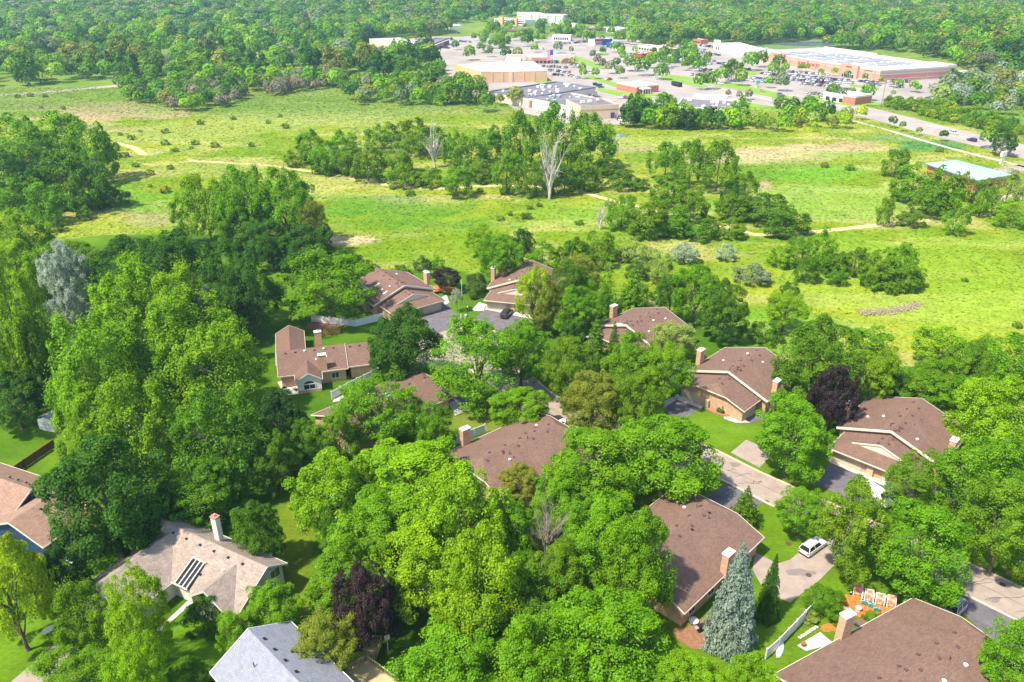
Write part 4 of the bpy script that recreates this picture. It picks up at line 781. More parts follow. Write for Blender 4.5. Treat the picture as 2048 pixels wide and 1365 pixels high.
# pylon sign near it, town signs, poles
def pylon(x, y, h, w, label, m1=WWALL, m2=WWALL, base=True):
    p = at(x, y); r = empty('pylon_sign', (p.x, p.y, 0), .5, label, 'sign'); b = MB(); b.box(-w * .3, w * .3, -.35, .35, 0, h * .6, m1); b.obj('post', r); b = MB(); b.box(-w / 2, w / 2, -.5, .5, h * .6 + .003, h, m2); b.obj('sign_panel', r)
pylon(2002, 328, 5.4, 3.2, 'white pylon sign beside the highway near the teal roof'); pylon(1703, 208, 5, 3, 'white pylon sign at the superstore lot entrance'); pylon(1514, 176, 5, 4, 'pale green square sign at the lot edge', WWALL, mat('sign_green', (.25, .55, .42), .6)); pylon(1645, 170, 4, 1.2, 'dark post sign in the superstore lot', BLACK, BLACK)
def lamp(x, y, h, label, arm=0.0, grp='tall pole lamps of the shopping area', m=METAL):
    p = at(x, y); r = empty('street_lamp', (p.x, p.y, 0), rnd.uniform(0, 3), label, 'lamp post', grp); b = MB(); b.tube([(0, 0, 0), (0, 0, h)], [.16, .09], m, 6); b.obj('pole', r); b = MB(); b.box(-.9 - arm, .9, -.25, .25, h - .1, h + .12, m); b.obj('lamp_head', r)
LP = [(1011, 118, 18, 'tall white pole standing behind the plaza shops'), (1163, 92, 14, 'tall pale pole left of the dealership cars'), (1341, 142, 13, 'pale green lamp pole left of the crowded lot'), (1428, 150, 16, 'tall lamp pole above the round street trees'), (1104, 160, 10, 'lamp pole right of the ochre store'), (1188, 108, 9, 'lamp pole at the crossroads'), (1525, 168, 11, 'lamp pole left of the rows of cars'), (1450, 152, 10, 'lamp pole with curved arm by the road'), (1353, 165, 10, 'lamp pole beside the bus'), (1128, 168, 8, 'short lamp pole in the strip mall lot'), (1215, 158, 8, 'lamp pole between strip lot and pavilion'), (1796, 182, 8, 'lamp pole in the empty right part of the lot'), (1850, 168, 8, 'lamp pole near the loading side of the superstore'), (1780, 210, 11, 'wooden pole at the lot corner')]
for x, y, h, l in LP: lamp(x, y, h, l, m=BARK if 'wooden' in l else METAL)
def upole(x, y, h, label):
    p = at(x, y); r = empty('utility_pole', (p.x, p.y, 0), .4, label, 'utility pole', 'wooden utility poles'); b = MB(); b.tube([(0, 0, 0), (0, 0, h)], [.18, .12], BARK, 6); b.obj('pole', r); b = MB(); b.box(-1.2, 1.2, -.07, .07, h - 1, h - .8, BARK); b.obj('crossarm', r)
for x, y, h, l in ((938, 52, 14, 'utility pole at the foot of the uphill road'), (1057, 78, 14, 'utility pole in front of the office towers'), (1095, 82, 13, 'utility pole left of the motel'), (1160, 90, 14, 'brown utility pole beside the dealership'), (1190, 104, 13, 'utility pole above the crossroads'), (895, 44, 13, 'utility pole in the trees left of the uphill road'), (1762, 214, 15, 'leaning wooden utility pole at the highway verge'), (1023, 70, 12, 'utility pole beside the low brown shop')): upole(x, y, h, l)
def bigflag():
    p = at(1106, 150); r = empty('flag_pole', (p.x, p.y, 0), 0, 'tall flag pole with big striped flag in front of the plaza', 'flag pole'); b = MB(); b.tube([(0, 0, 0), (0, 0, 19)], [.2, .1], WHITE, 8); b.obj('pole', r)
    f = MB(); N = 13; FB = mat('flag_blue', (.06, .08, .28), .8); FR = mat('flag_red', (.60, .08, .08), .8); FW = mat('flag_white', (.8, .78, .75), .8)
    def q(u, v): return (-.15 - u * 5.0, .5 * math.sin(u * 5) * u, 18.6 - v * 7.5 - u * 1.2)
    for i in range(N):
        for k in range(6):
            u0, u1, v0, v1 = k / 6, (k + 1) / 6, i / N, (i + 1) / N; m = FB if (i < 7 and k < 3) else (FR if i % 2 == 0 else FW); f.poly([q(u0, v0), q(u0, v1), q(u1, v1), q(u1, v0)], m)
    f.obj('flag', r)
bigflag()
# ================================================================ VEHICLES
CARC = dict(white=(.78, .77, .76), silver=(.45, .47, .50), black=(.02, .02, .025), grey=(.16, .17, .19), blue=(.04, .09, .26), red=(.42, .02, .02), maroon=(.17, .015, .03), tan=(.42, .34, .24), navy=(.02, .03, .09))
TAIL = mat('tail_light', (.55, .01, .01), .3); HEAD = mat('head_light', (.75, .78, .8), .15); PLATE = mat('bumper_dark', (.05, .05, .055), .6)
def body_mb(style, L=4.7, Wd=1.85):
    h = L / 2; b = MB(); suv = style in ('suv', 'van', 'pickup'); zb = .28 if not suv else .34; belt = .92 if not suv else 1.08; hood = .80 if not suv else .98
    prof = [(-h, zb + .1), (-h + .04, belt - .08), (-h + .25, belt), (h * .36, belt), (h * .92, hood), (h, hood - .22), (h, zb + .06), (h - .1, zb), (-h + .1, zb)]
    if style == 'van': prof = [(-h, zb), (-h, belt + .1), (h * .6, belt + .1), (h * .95, hood + .1), (h, zb + .3), (h, zb)]
    W2 = Wd / 2; sl = [(-W2, .96, .05), (-W2 + .10, 1, 0), (W2 - .10, 1, 0), (W2, .96, .05)]
    R = [[(x * s, y, z - i * (1 if z > .6 else -1)) for (x, z) in prof] for (y, s, i) in sl]
    n = len(prof)
    for k in range(3):
        for j in range(n): b.poly([R[k][j], R[k][(j + 1) % n], R[k + 1][(j + 1) % n], R[k + 1][j]], PAINT)
    b.poly(R[0], PAINT); b.poly(R[3][::-1], PAINT); return b, belt, h, W2, zb
def cabin(style, belt, h, W2):
    top = {'sedan': 1.43, 'suv': 1.78, 'van': 2.15, 'pickup': 1.80}[style]
    x0, x1, t0, t1 = {'sedan': (-h * .72, h * .38, -h * .42, h * .08), 'suv': (-h * .97, h * .40, -h * .84, h * .14), 'van': (-h * .99, h * .62, -h * .96, h * .38), 'pickup': (-h * .18, h * .42, -h * .1, h * .2)}[style]
    g = MB(); rf = MB(); wb, wt = W2 - .06, W2 - .28 if style != 'van' else W2 - .12
    B = [(x0, -wb, belt), (x1, -wb, belt), (x1, wb, belt), (x0, wb, belt)]; Tq = [(t0, -wt, top - .07), (t1, -wt, top - .07), (t1, wt, top - .07), (t0, wt, top - .07)]
    for k in range(4): g.poly([B[k], B[(k + 1) % 4], Tq[(k + 1) % 4], Tq[k]], GLASS if style != 'van' or k == 1 else PAINT)
    rf.box(t0 - .02, t1 + .02, -wt - .02, wt + .02, top - .068, top, PAINT)
    for s in (-1, 1):
        for (xb, xt) in ((x0, t0), (x1, t1), (x0 * .5 + x1 * .5, t0 * .5 + t1 * .5)): rf.bar((xb, s * (wb + .005), belt), (xt, s * (wt + .01), top - .05), .09, .05, PAINT)
    if style in ('suv',):
        for s in (-1, 1): rf.bar((t0 + .2, s * (wt - .08), top + .05), (t1 - .2, s * (wt - .08), top + .05), .05, .05, PLATE)
    return g, rf
def wheel_mb():
    b = MB(); b.tube([(0, -.11, 0), (0, .11, 0)], [.34, .34], RUBBER, 14); return b
def hub_mb(): b = MB(); b.tube([(0, -.118, 0), (0, .118, 0)], [.2, .2], METAL, 10); return b
WM, HM = wheel_mb().mesh('wheel'), hub_mb().mesh('rim'); PARTS = {}
def car(style, color, x, y, rz, label, group=None, detail=False, z=0.03):
    if style not in PARTS:
        b, belt, h, W2, zb = body_mb(style, {'sedan': 4.6, 'suv': 4.85, 'van': 5.2, 'pickup': 5.5}[style]); g, rf = cabin(style, belt, h, W2)
        far = MB()
        for s_ in (b, g, rf):
            for f, mi in zip(s_.f, s_.m): far.poly([s_.v[i] for i in f], s_.mats[mi])
        for sx in (-.62, .62):
            for sy in (-1, 1): far.tube([(h * sx, sy * (W2 - .22), .33), (h * sx, sy * (W2 - .01), .33)], [.33, .33], RUBBER, 8)
        lm = MB(); 
        for s in (-1, 1): lm.box(-h - .02, -h + .1, s * (W2 - .2) - .14, s * (W2 - .2) + .14, belt - .35, belt - .1, TAIL)
        hm = MB(); hm.box(h - .12, h + .02, -.16, .16, .62, .78, HEAD); bm = MB(); bm.box(-h - .04, -h + .06, -W2 + .12, W2 - .12, zb, zb + .16, PLATE)
        PARTS[style] = (b.mesh('body'), g.mesh('windows'), rf.mesh('car_roof'), far.mesh('car'), lm.mesh('tail_light'), hm.mesh('headlight'), bm.mesh('bumper'), h, W2)
    bd, gl, rf, far, lm, hm, bm, h, W2 = PARTS[style]; c = CARC[color]
    if not detail:
        o = link('car' if style != 'van' else 'van', far, None, (x, y, z), rz, None, c); return tag(o, label, 'car' if style != 'van' else 'van', group)
    r = empty('car' if style != 'van' else 'van', (x, y, z), rz, label, 'car' if style != 'van' else 'van', group)
    link('body', bd, r, color=c); link('windows', gl, r, color=c); link('car_roof', rf, r, color=c); link('bumper', bm, r); link('tail_light', lm, r)
    for s in (-1, 1): link('headlight', hm, r, (0, s * (W2 - .25), 0))
    for sx in (-.62, .62):
        for s in (-1, 1): w_ = link('wheel', WM, r, (h * sx, s * (W2 - .13), .33)); link('rim', HM, w_)
    return r
def head(a, b): p, q = at(*a), at(*b); return math.atan2(q.y - p.y, q.x - p.x)
for (st, c, x, y, a, b, l) in [('suv', 'white', 1624, 1100, (1605, 1118), (1655, 1082), 'white sport utility car parked on the lower driveway'), ('suv', 'black', 1013, 632, (1005, 640), (1022, 622), 'black sport utility car on the driveway of the far duplex'),
    ('sedan', 'white', 1137, 856, (1120, 842), (1160, 860), 'white sedan beside the long brown roof'), ('suv', 'silver', 1903, 1228, (1920, 1208), (1882, 1245), 'silver station wagon with roof rails by the bottom right house'), ('van', 'white', 1752, 1000, (1735, 985), (1775, 1012), 'white van behind the dense maple'),
    ('suv', 'white', 1908, 269, (1895, 266), (1930, 275), 'white car with tail light driving on the highway'), ('suv', 'navy', 1943, 283, (1955, 286), (1925, 279), 'dark blue car driving on the highway'), ('sedan', 'grey', 1727, 229, (1740, 232), (1715, 226), 'dark grey car on the highway bend'),
    ('pickup', 'white', 1441, 169, (1425, 166), (1455, 172), 'white pickup on the highway before the shops'), ('sedan', 'tan', 1524, 184, (1515, 182), (1535, 186), 'tan car on the highway'), ('suv', 'grey', 1560, 192, (1550, 190), (1570, 194), 'grey car on the highway near the corner trees')]:
    p = at(x, y); car(st, c, p.x, p.y, head(a, b), l, 'cars on the highway' if 'highway' in l else None, True)
r_ = random.Random(99); ROWS = [
 (1575, 145, 1660, 151, 12, 'superstore'), (1562, 151, 1700, 163, 24, 'superstore'), (1570, 155, 1706, 168, 22, 'superstore'), (1584, 161, 1680, 170, 14, 'superstore'), (1498, 157, 1582, 163, 12, 'superstore'), (1500, 163, 1560, 168, 6, 'superstore'), (1712, 163, 1755, 168, 6, 'superstore'), (1765, 163, 1828, 166, 10, 'superstore'), (1778, 173, 1808, 175, 5, 'superstore'), (1640, 196, 1682, 203, 8, 'superstore'), (1612, 187, 1648, 192, 5, 'superstore'), (1695, 200, 1720, 205, 4, 'superstore'), (1740, 170, 1760, 173, 3, 'superstore'),
 (1345, 118, 1432, 124, 16, 'crowded upper'), (1340, 124, 1425, 130, 13, 'crowded upper'), (1385, 105, 1440, 112, 12, 'crowded upper'), (1372, 98, 1410, 102, 8, 'crowded upper'), (1435, 128, 1480, 132, 9, 'crowded upper'), (1440, 136, 1500, 141, 10, 'crowded upper'), (1395, 140, 1432, 143, 6, 'crowded upper'), (1380, 151, 1425, 154, 5, 'crowded upper'),
 (1085, 134, 1136, 137, 8, 'plaza'), (1095, 142, 1140, 147, 8, 'plaza'), (1100, 150, 1128, 153, 4, 'plaza'), (1138, 152, 1160, 158, 4, 'plaza'), (1166, 146, 1186, 148, 4, 'plaza'), (1140, 130, 1162, 132, 3, 'plaza'),
 (1122, 184, 1172, 192, 14, 'strip mall'), (1128, 178, 1190, 190, 14, 'strip mall'), (1135, 191, 1200, 197, 14, 'strip mall'), (1145, 174, 1175, 178, 5, 'strip mall'), (1190, 170, 1205, 177, 3, 'strip mall'), (1238, 196, 1260, 198, 4, 'strip mall'),
 (1600, 168, 1660, 175, 8, 'superstore'), (1520, 148, 1560, 152, 5, 'superstore'), (1660, 176, 1700, 182, 4, 'superstore'), (1400, 92, 1440, 98, 7, 'crowded upper'), (1455, 145, 1490, 149, 5, 'crowded upper'), (900, 78, 912, 88, 5, 'left shop'), (920, 84, 945, 86, 8, 'left shop'), (882, 96, 898, 98, 4, 'left shop'), (900, 66, 920, 68, 5, 'left shop'), (1108, 90, 1140, 88, 9, 'car dealer'), (1142, 88, 1205, 82, 15, 'car dealer'), (990, 58, 1015, 60, 7, 'office'), (1232, 78, 1245, 80, 4, 'car dealer'), (1045, 200, 1062, 206, 3, 'rear yard'), (1240, 240, 1252, 244, 3, 'rear yard'), (1190, 104, 1200, 112, 3, 'crossroads'), (1212, 160, 1222, 161, 2, 'pavilion'), (960, 74, 985, 78, 4, 'left shop'), (1050, 98, 1090, 100, 4, 'crossroads'), (1310, 145, 1316, 160, 2, 'pavilion'), (1880, 158, 1898, 160, 3, 'loading yard')]
acc = {}
for (x0, y0, x1, y1, n, lot) in ROWS:
    a, b = at(x0, y0), at(x1, y1); hd = math.atan2(b.y - a.y, b.x - a.x) + math.pi / 2
    for k in range(n):
        if r_.random() < .03: continue
        p = a.lerp(b, (k + .5) / n); c = r_.choices(('white', 'silver', 'black', 'grey', 'blue', 'red', 'maroon', 'tan', 'navy'), (26, 20, 15, 14, 6, 5, 5, 4, 5))[0]; st = r_.choices(('sedan', 'suv', 'pickup', 'van'), (46, 42, 7, 5))[0]
        acc.setdefault((lot, c, st), []).append((p.x + r_.uniform(-.2, .2), p.y + r_.uniform(-.5, .5), hd + (math.pi if r_.random() < .5 else 0) + r_.uniform(-.04, .04)))
STN = dict(sedan='car', suv='tall wagon', pickup='pickup', van='van'); ORD = ['leftmost', 'second from the left', 'third from the left', 'fourth from the left', 'fifth from the left', 'sixth from the left', 'seventh from the left', 'eighth from the left', 'ninth from the left', 'tenth from the left', 'eleventh from the left', 'twelfth from the left']
for (lot, c, st), L in acc.items():
    L.sort(key=lambda q: q[0] / q[1])
    for k, (x, y, a) in enumerate(L):
        w_ = 'beside' if lot in ('crossroads',) else 'in'; wh = f'in the {lot} car park' if lot not in ('crossroads', 'rear yard', 'loading yard') else f'near the {lot}'
        lab = f'only {c} {STN[st]} {wh}' if len(L) == 1 else f'{ORD[k]} among {c} {STN[st]}s {wh}' if len(L) <= 12 else f'{c} {STN[st]} parked {wh}'
        car(st, c, x, y, a, lab, f'{c} {STN[st]}s {wh}', False, .03)
def bus():
    p = at(1353, 173); r = empty('bus', (p.x, p.y, 0), head((1340, 170), (1365, 176)), 'black bus parked near the red brick pavilion', 'bus'); b = MB(); b.box(-5, 5, -1.25, 1.25, .4, 3.0, BLACK); b.obj('body', r); b = MB(); b.box(-4.6, 4.6, -1.28, 1.28, 1.6, 2.5, GLASS); b.obj('windows', r)
    for sx in (-3.2, 3.2):
        for s in (-1, 1): link('wheel', WM, r, (sx, s * 1.15, .4), 0, (1.3, 1.3, 1.3))
bus()
for k, (x, y, l) in enumerate(((1930, 152, 'white trailer at the end of the loading yard'), (1918, 160, 'white trailer nearest the superstore side wall'))):
    p = at(x, y); r = empty('semi_trailer', (p.x, p.y, 0), .3, l, 'trailer', 'white semi trailers'); b = MB(); b.box(-6, 6, -1.3, 1.3, 1.0, 3.9, WHITE); b.obj('box_body', r)
    for sx in (-4.5, -3.2, 4): 
        for s in (-1, 1): link('wheel', WM, r, (sx, s * 1.0, .5), 0, (1.4, 1.4, 1.4))
# ================================================================ THINGS ROUND THE HOUSES
VINYL = mat('white_vinyl', (0.76, 0.75, 0.74), 0.5)
def fence(name, pix, h, label, m=VINYL, step=2.2, pw=.14, cat='fence', board=True, pts=None):
    P = pts or [at(*p) for p in pix]; c = P[0]; r = empty(name, (c.x, c.y, 0), 0, label, cat); pb = MB(); posts = []
    for k in range(len(P) - 1):
        a, b = P[k] - c, P[k + 1] - c; n = max(1, round((b - a).length / step))
        for j in range(n):
            s, e = a.lerp(b, j / n), a.lerp(b, (j + 1) / n); posts.append(s)
            pb.bar((s.x, s.y, h * .5), (e.x, e.y, h * .5), .05, h * .94, m)
            if board:
                pb.bar((s.x, s.y, h * .96), (e.x, e.y, h * .96), .09, .1, m); pb.bar((s.x, s.y, h * .1), (e.x, e.y, h * .1), .09, .12, m)
    posts.append(P[-1] - c); pb.obj('fence_panel', r); me = MB(); me.box(-pw / 2, pw / 2, -pw / 2, pw / 2, 0, h + .08, m); me.box(-pw * .65, pw * .65, -pw * .65, pw * .65, h + .083, h + .14, m); me = me.mesh('post')
    for p in posts: link('post', me, r, (p.x, p.y, 0))
    return r
fence('vinyl_fence', [(1530, 1320), (1555, 1298), (1640, 1208)], 1.9, 'long white vinyl fence beside the orange mulch garden')
fence('vinyl_fence', [(624, 644), (712, 654), (768, 640)], 1.9, 'white vinyl fence bent around the wide spreading tree')
fence('vinyl_fence', [(664, 800), (700, 780), (758, 752)], 1.9, 'white vinyl fence between brick house and hidden house')
fence('vinyl_fence', [(905, 892), (970, 866)], 1.9, 'white vinyl fence touching the chimney of the long brown roof')
fence('vinyl_fence', [(1865, 992), (1900, 1000), (1936, 1015), (1944, 1008)], 1.9, 'white vinyl fence below the patio of the right duplex')
fence('wooden_fence', [(-10, 978), (30, 950), (110, 895)], 1.7, 'dark brown wooden fence by the shed lawn', WOODF)
fence('wooden_screen', [(648, 670), (680, 668)], 1.3, 'short orange brown wooden screen behind the brick house', mat('cedar', (.42, .17, .05), .8, (.5, .22, .08), 2.0))
# shed
def shed():
    p = at(95, 862); r = empty('garden_shed', (p.x, p.y, 0), math.radians(-18), 'small white shed with barn roof and crossed doors behind a trunk', 'shed')
    b = MB(); w, d, h = 1.9, 2.6, 2.0; prof = [(-w, 0), (w, 0), (w, h), (w * .72, h + .75), (0, h + 1.15), (-w * .72, h + .75), (-w, h)]
    b.poly([(x, 0, z) for x, z in prof], WHITE); b.poly([(x, d, z) for x, z in prof[::-1]], WHITE)
    for k in (1, 6): 
        (x0, z0), (x1, z1) = (prof[1], prof[2]) if k == 1 else (prof[6], prof[0]); b.poly([(x0, 0, z0), (x0, d, z0), (x1, d, z1), (x1, 0, z1)], WHITE)
    b.obj('wall', r); q = MB()
    for k in range(2, 6): (x0, z0), (x1, z1) = prof[k], prof[k + 1]; q.bar(((x0 + x1) / 2, -.2, (z0 + z1) / 2 + .05), ((x0 + x1) / 2, d + .2, (z0 + z1) / 2 + .05), math.hypot(x1 - x0, z1 - z0) + .1, .07, mat('grey_roofing', (.42, .41, .40), .9)) if False else q.poly([(x0 * 1.04, -.15, z0 + .05), (x0 * 1.04, d + .15, z0 + .05), (x1 * 1.04, d + .15, z1 + .05), (x1 * 1.04, -.15, z1 + .05)], mat('grey_roofing', (.42, .41, .40), .9))
    q.obj('roof', r)
    for s in (-1, 1):
        e = MB(); x0, x1 = sorted((s * .05, s * 1.15)); g = mat('shed_grey', (.45, .44, .43), .8); e.box(x0, x1, -.04, 0, .1, 1.9, g)
        for (a, c_) in (((x0, .1), (x1, 1.0)), ((x1, .1), (x0, 1.0)), ((x0, 1.0), (x1, 1.9)), ((x1, 1.0), (x0, 1.9))): e.bar((a[0], -.06, a[1]), (c_[0], -.06, c_[1]), .04, .09, WHITE)
        for z in (.1, 1.0, 1.9): e.bar((x0, -.06, z), (x1, -.06, z), .05, .1, WHITE)
        e.obj('door', r)
shed()
# deck and lower deck
def deck():
    P = {k: at(*v, 1.0) for k, v in dict(a=(711, 1284), b=(765, 1283), c=(752, 1318), d=(738, 1322), e=(692, 1346)).items()}; c = P['a']; r = empty('wooden_deck', (c.x, c.y, 0), 0, 'weathered wooden deck with slatted railings beside the grey roof', 'deck')
    up = [at(*v, 1.9) for v in ((692, 1346), (733, 1322), (790, 1362), (840, 1420), (740, 1420))]; b = MB(); b.prism([((p - c).x, (p - c).y) for p in (P['a'], P['b'], P['c'], P['d'], P['e'])], .8, 1.0, DECKW); b.prism([((p - c).x, (p - c).y) for p in up], 1.7, 1.9, DECKW); b.obj('deck_floor', r)
    def rail(A, B, z):
        q = MB(); A, B = A - c, B - c; A.z = B.z = 0; q.bar((A.x, A.y, z + .95), (B.x, B.y, z + .95), .14, .05, DECKW); q.bar((A.x, A.y, z + .12), (B.x, B.y, z + .12), .06, .06, DECKW); n = int((B - A).length / .28)
        for k in range(n + 1): p = A.lerp(B, k / max(n, 1)); q.box(p.x - .04, p.x + .04, p.y - .04, p.y + .04, z, z + .95, DECKW)
        q.obj('railing', r)
    for a_, b_ in (('e', 'a'), ('a', 'b'), ('b', 'c'), ('c', 'd')): rail(P[a_], P[b_], 1.0)
    for k in (0, 1, 2): rail(up[k], up[k + 1], 1.9)
    s = MB()
    for k in range(4): s.box(-.9, .9, k * .3, k * .3 + .3, 0, 1.1 + .2 * k, DECKW)
    o = s.obj('deck_stairs', r, loc=tuple(P['d'] - c + Vector((-.8, -1.4, -1.0)))); o.rotation_euler = (0, 0, 2.6)
deck()
def chair(x, y, rz, m, label, sling=False, group=None):
    p = at(x, y); r = empty('lawn_chair' if not sling else 'sling_chair', (p.x, p.y, 0), rz, label, 'chair', group)
    if sling:
        b = MB(); b.bar((-.55, .55, 0), (-.55, -.55, 1.5), .07, .07, WHITE); b.bar((.55, .55, 0), (.55, -.55, 1.5), .07, .07, WHITE); b.bar((-.55, -.45, 0), (-.55, .35, .75), .06, .06, WHITE); b.bar((.55, -.45, 0), (.55, .35, .75), .06, .06, WHITE); b.bar((-.58, -.5, 1.48), (.58, -.5, 1.48), .07, .07, WHITE); b.obj('frame', r)
        s = MB(); s.bar((0, .38, .25), (0, -.54, 1.5), 1.2, .04, m); s.obj('fabric', r)
        s = MB()
        for k in range(2): s.bar((.80 + k * .10, .3, .1), (.72 + k * .09, -.5, 1.3), .05, .03, WHITE)
        s.box(.66, 1.0, .2, .5, 0, .16, BLACK); s.obj('slat_rest', r)
    else:
        b = MB(); b.box(-.32, .32, -.3, .3, .32, .37, m); b.obj('seat', r); b = MB()
        for k in range(5): b.bar((-.26 + .13 * k, .26, .36), (-.30 + .15 * k, .55, 1.05 - abs(k - 2) * .06), .11, .03, m)
        b.obj('backrest', r)
        for s in (-1, 1): b = MB(); b.box(s * .38 - .06, s * .38 + .06, -.38, .3, .54, .57, m); b.obj('armrest', r)
        for sx in (-1, 1):
            for sy in (-.3, .22): b = MB(); b.box(sx * .35 - .03, sx * .35 + .03, sy - .04, sy + .04, 0, .53, m); b.obj('leg', r)
REDF = mat('red_print_fabric', (.68, .13, .06), .8, (.80, .58, .42), 2.2, detail=6, mix=(.45, .62)); TEALP = mat('turquoise_paint', (.12, .50, .48), .6)
for k, (x, y, l) in enumerate(((1714, 1188, 'red patterned sling chair at the left end of the row'), (1736, 1200, 'red patterned sling chair, second in the row'), (1758, 1208, 'red patterned sling chair, third in the row'), (1781, 1212, 'red patterned sling chair nearest the brown roof'))): chair(x, y, math.radians(162), REDF, l, True, 'red sling chairs in a row')
for x, y, l in ((1727, 1208, 'turquoise garden chair nearest the sling chairs'), (1741, 1214, 'turquoise garden chair in the middle of three'), (1752, 1222, 'turquoise garden chair nearest the roof')): chair(x, y, math.radians(160), TEALP, l, False, 'turquoise garden chairs')
b = MB(); b.tube([(0, 0, 0), (0, 0, .55)], [.38, .36], CONC, 12); b.tube([(0, 0, .55), (0, 0, .62)], [.42, .42], WHITE, 12); p = at(1716, 1222); b.obj('garden_table', loc=(p.x, p.y, 0.05), label='small round stone table on the orange mulch', cat='table')
STEP = mat('flagstone', (.62, .58, .48), .9)
for k in range(11):
    x, y = (1600 + k * 4.6, 1276 - k * 3.0) if k < 8 else (1690 + (k - 8) * 9, 1216 + (k - 8) * 5); p = at(x, y); q = MB(); q.prism([(.28 * math.cos(t) * (1 + .2 * math.sin(k + t)), .22 * math.sin(t)) for t in [i * math.pi / 4 for i in range(8)]], 0, .06, STEP)
    q.obj('stepping_stone', loc=(p.x, p.y, .03), label=f"{['first', 'second', 'third', 'fourth', 'fifth', 'sixth', 'seventh', 'eighth'][k]} flat stone from the lower end of the stepping line" if k < 8 else f"{['leftmost', 'middle', 'rightmost'][k - 8]} pale stone set around the orange mulch", cat='stepping stone', group='stepping stones beside the slab' if k < 8 else 'stones round the mulch')
# kayak / small boat upside down
def boat(x, y, rz, L, label, cover=WHITE):
    p = at(x, y); b = MB(); n = 10; rings = []
    for i in range(n + 1):
        t = i / n; w = .48 * math.sin(math.pi * min(max(t, .03), .97)) ** .6; xx = (t - .5) * L; rings.append([(xx, w * math.cos(a), .38 * math.sin(a) * (w / .48) ** .5 + .02) for a in [k * math.pi / 6 for k in range(7)]])
    for i in range(n):
        for j in range(6): b.poly([rings[i][j], rings[i + 1][j], rings[i + 1][j + 1], rings[i][j + 1]], cover)
    o = b.obj('upturned_boat', label=label, cat='boat', smooth=True, loc=(p.x, p.y, .03)); o.rotation_euler = (0, 0, rz)
boat(1560, 1300, 1.1, 3.2, 'white upturned boat leaning by the white fence')
def grill(x, y, label, m=BLACK, sc_=1.0):
    p = at(x, y); r = empty('barbecue_grill', (p.x, p.y, .05), rnd.uniform(0, 3), label, 'grill'); b = MB(); b.box(-.5 * sc_, .5 * sc_, -.32, .32, .5, .95, m); b.tube([(-.48 * sc_, 0, .95), (.48 * sc_, 0, .95)], [.3, .3], m, 10); b.obj('hood', r)
    b = MB(); b.box(-.5 * sc_, .5 * sc_, -.3, .3, .0, .499, m); b.obj('cabinet', r); b = MB(); b.box(.5 * sc_, .9 * sc_, -.25, .25, .82, .86, METAL); b.box(-.9 * sc_, -.5 * sc_, -.25, .25, .82, .86, METAL); b.obj('side_shelf', r)
grill(1403, 1262, 'black barbecue grill on the mulch below the spruce house', BLACK, 1.2); grill(1355, 1235, 'dark covered grill at the lower corner of the spruce house'); grill(583, 766, 'dark grill on the brick patio beside the sun room'); grill(1905, 945, 'grey covered grill on the patio of the right duplex', mat('cover_grey', (.10, .12, .13), .8), 1.3)
b = MB(); b.tube([(0, 0, .0), (0, 0, .35), (0, 0, .6)], [.55, .7, .3], WHITE, 12); p = at(1387, 1245); b.obj('covered_firepit', loc=(p.x, p.y, .05), label='round thing under a white cover on the mulch', cat='fire pit', smooth=True)
b = MB(); b.tube([(0, 0, 0), (0, 0, .9)], [.25, .25], BLACK, 10); p = at(1474, 1272); b.obj('black_bin', loc=(p.x, p.y, .05), label='small black bin under the blue spruce', cat='bin')
def patio_set(x, y, label):
    p = at(x, y); r = empty('patio_table', (p.x, p.y, .05), .3, label, 'table'); b = MB(); b.tube([(0, 0, .7), (0, 0, .74)], [.55, .55], BLACK, 12); b.obj('table_top', r); b = MB(); b.tube([(0, 0, 0), (0, 0, .7)], [.05, .05], BLACK, 6); b.obj('leg', r)
patio_set(570, 782, 'small dark round table on the brick house patio')
for x, y, l in ((563, 784, 'dark patio chair left of the small round table'), (592, 782, 'dark patio chair right of the small round table'), (1920, 958, 'dark patio chair on the patio of the right duplex')): chair(x, y, rnd.uniform(0, 6), BLACK, l)
# trailer, hoop, bird house, bin, lamp, small posts
def camper():
    p = at(158, 1118); r = empty('utility_trailer', (p.x, p.y, 0), math.radians(62), 'small white covered trailer beside the navy blue house', 'trailer'); b = MB(); b.box(-1.5, 1.5, -.95, .95, .55, 1.9, BLUEG, top=WHITE); b.obj('box_body', r); b = MB(); b.box(-1.6, 1.6, -1.05, 1.05, 1.903, 2.05, WHITE); b.obj('lid', r)
    for s in (-1, 1): link('wheel', WM, r, (0, s * 1.05, .35))
    b = MB(); b.bar((1.5, 0, .5), (2.8, 0, .45), .1, .1, METAL); b.obj('tow_bar', r)
camper()
def hoop():
    p = at(103, 1290); r = empty('basketball_hoop', (p.x, p.y, 0), .9, 'basketball hoop with white board above the shaded driveway', 'basketball hoop'); b = MB(); b.tube([(0, 0, 0), (0, 0, 2.9), (0, -.7, 3.2)], [.07, .07, .05], BLACK, 6); b.obj('pole', r)
    b = MB(); b.poly([(.8 * math.cos(t), -.75, 3.2 + .5 * math.sin(t)) for t in [k * math.pi / 10 for k in range(20)]][::-1], WHITE); b.poly([(.8 * math.cos(t), -.71, 3.2 + .5 * math.sin(t)) for t in [k * math.pi / 10 for k in range(20)]], WHITE); b.obj('backboard', r)
hoop()
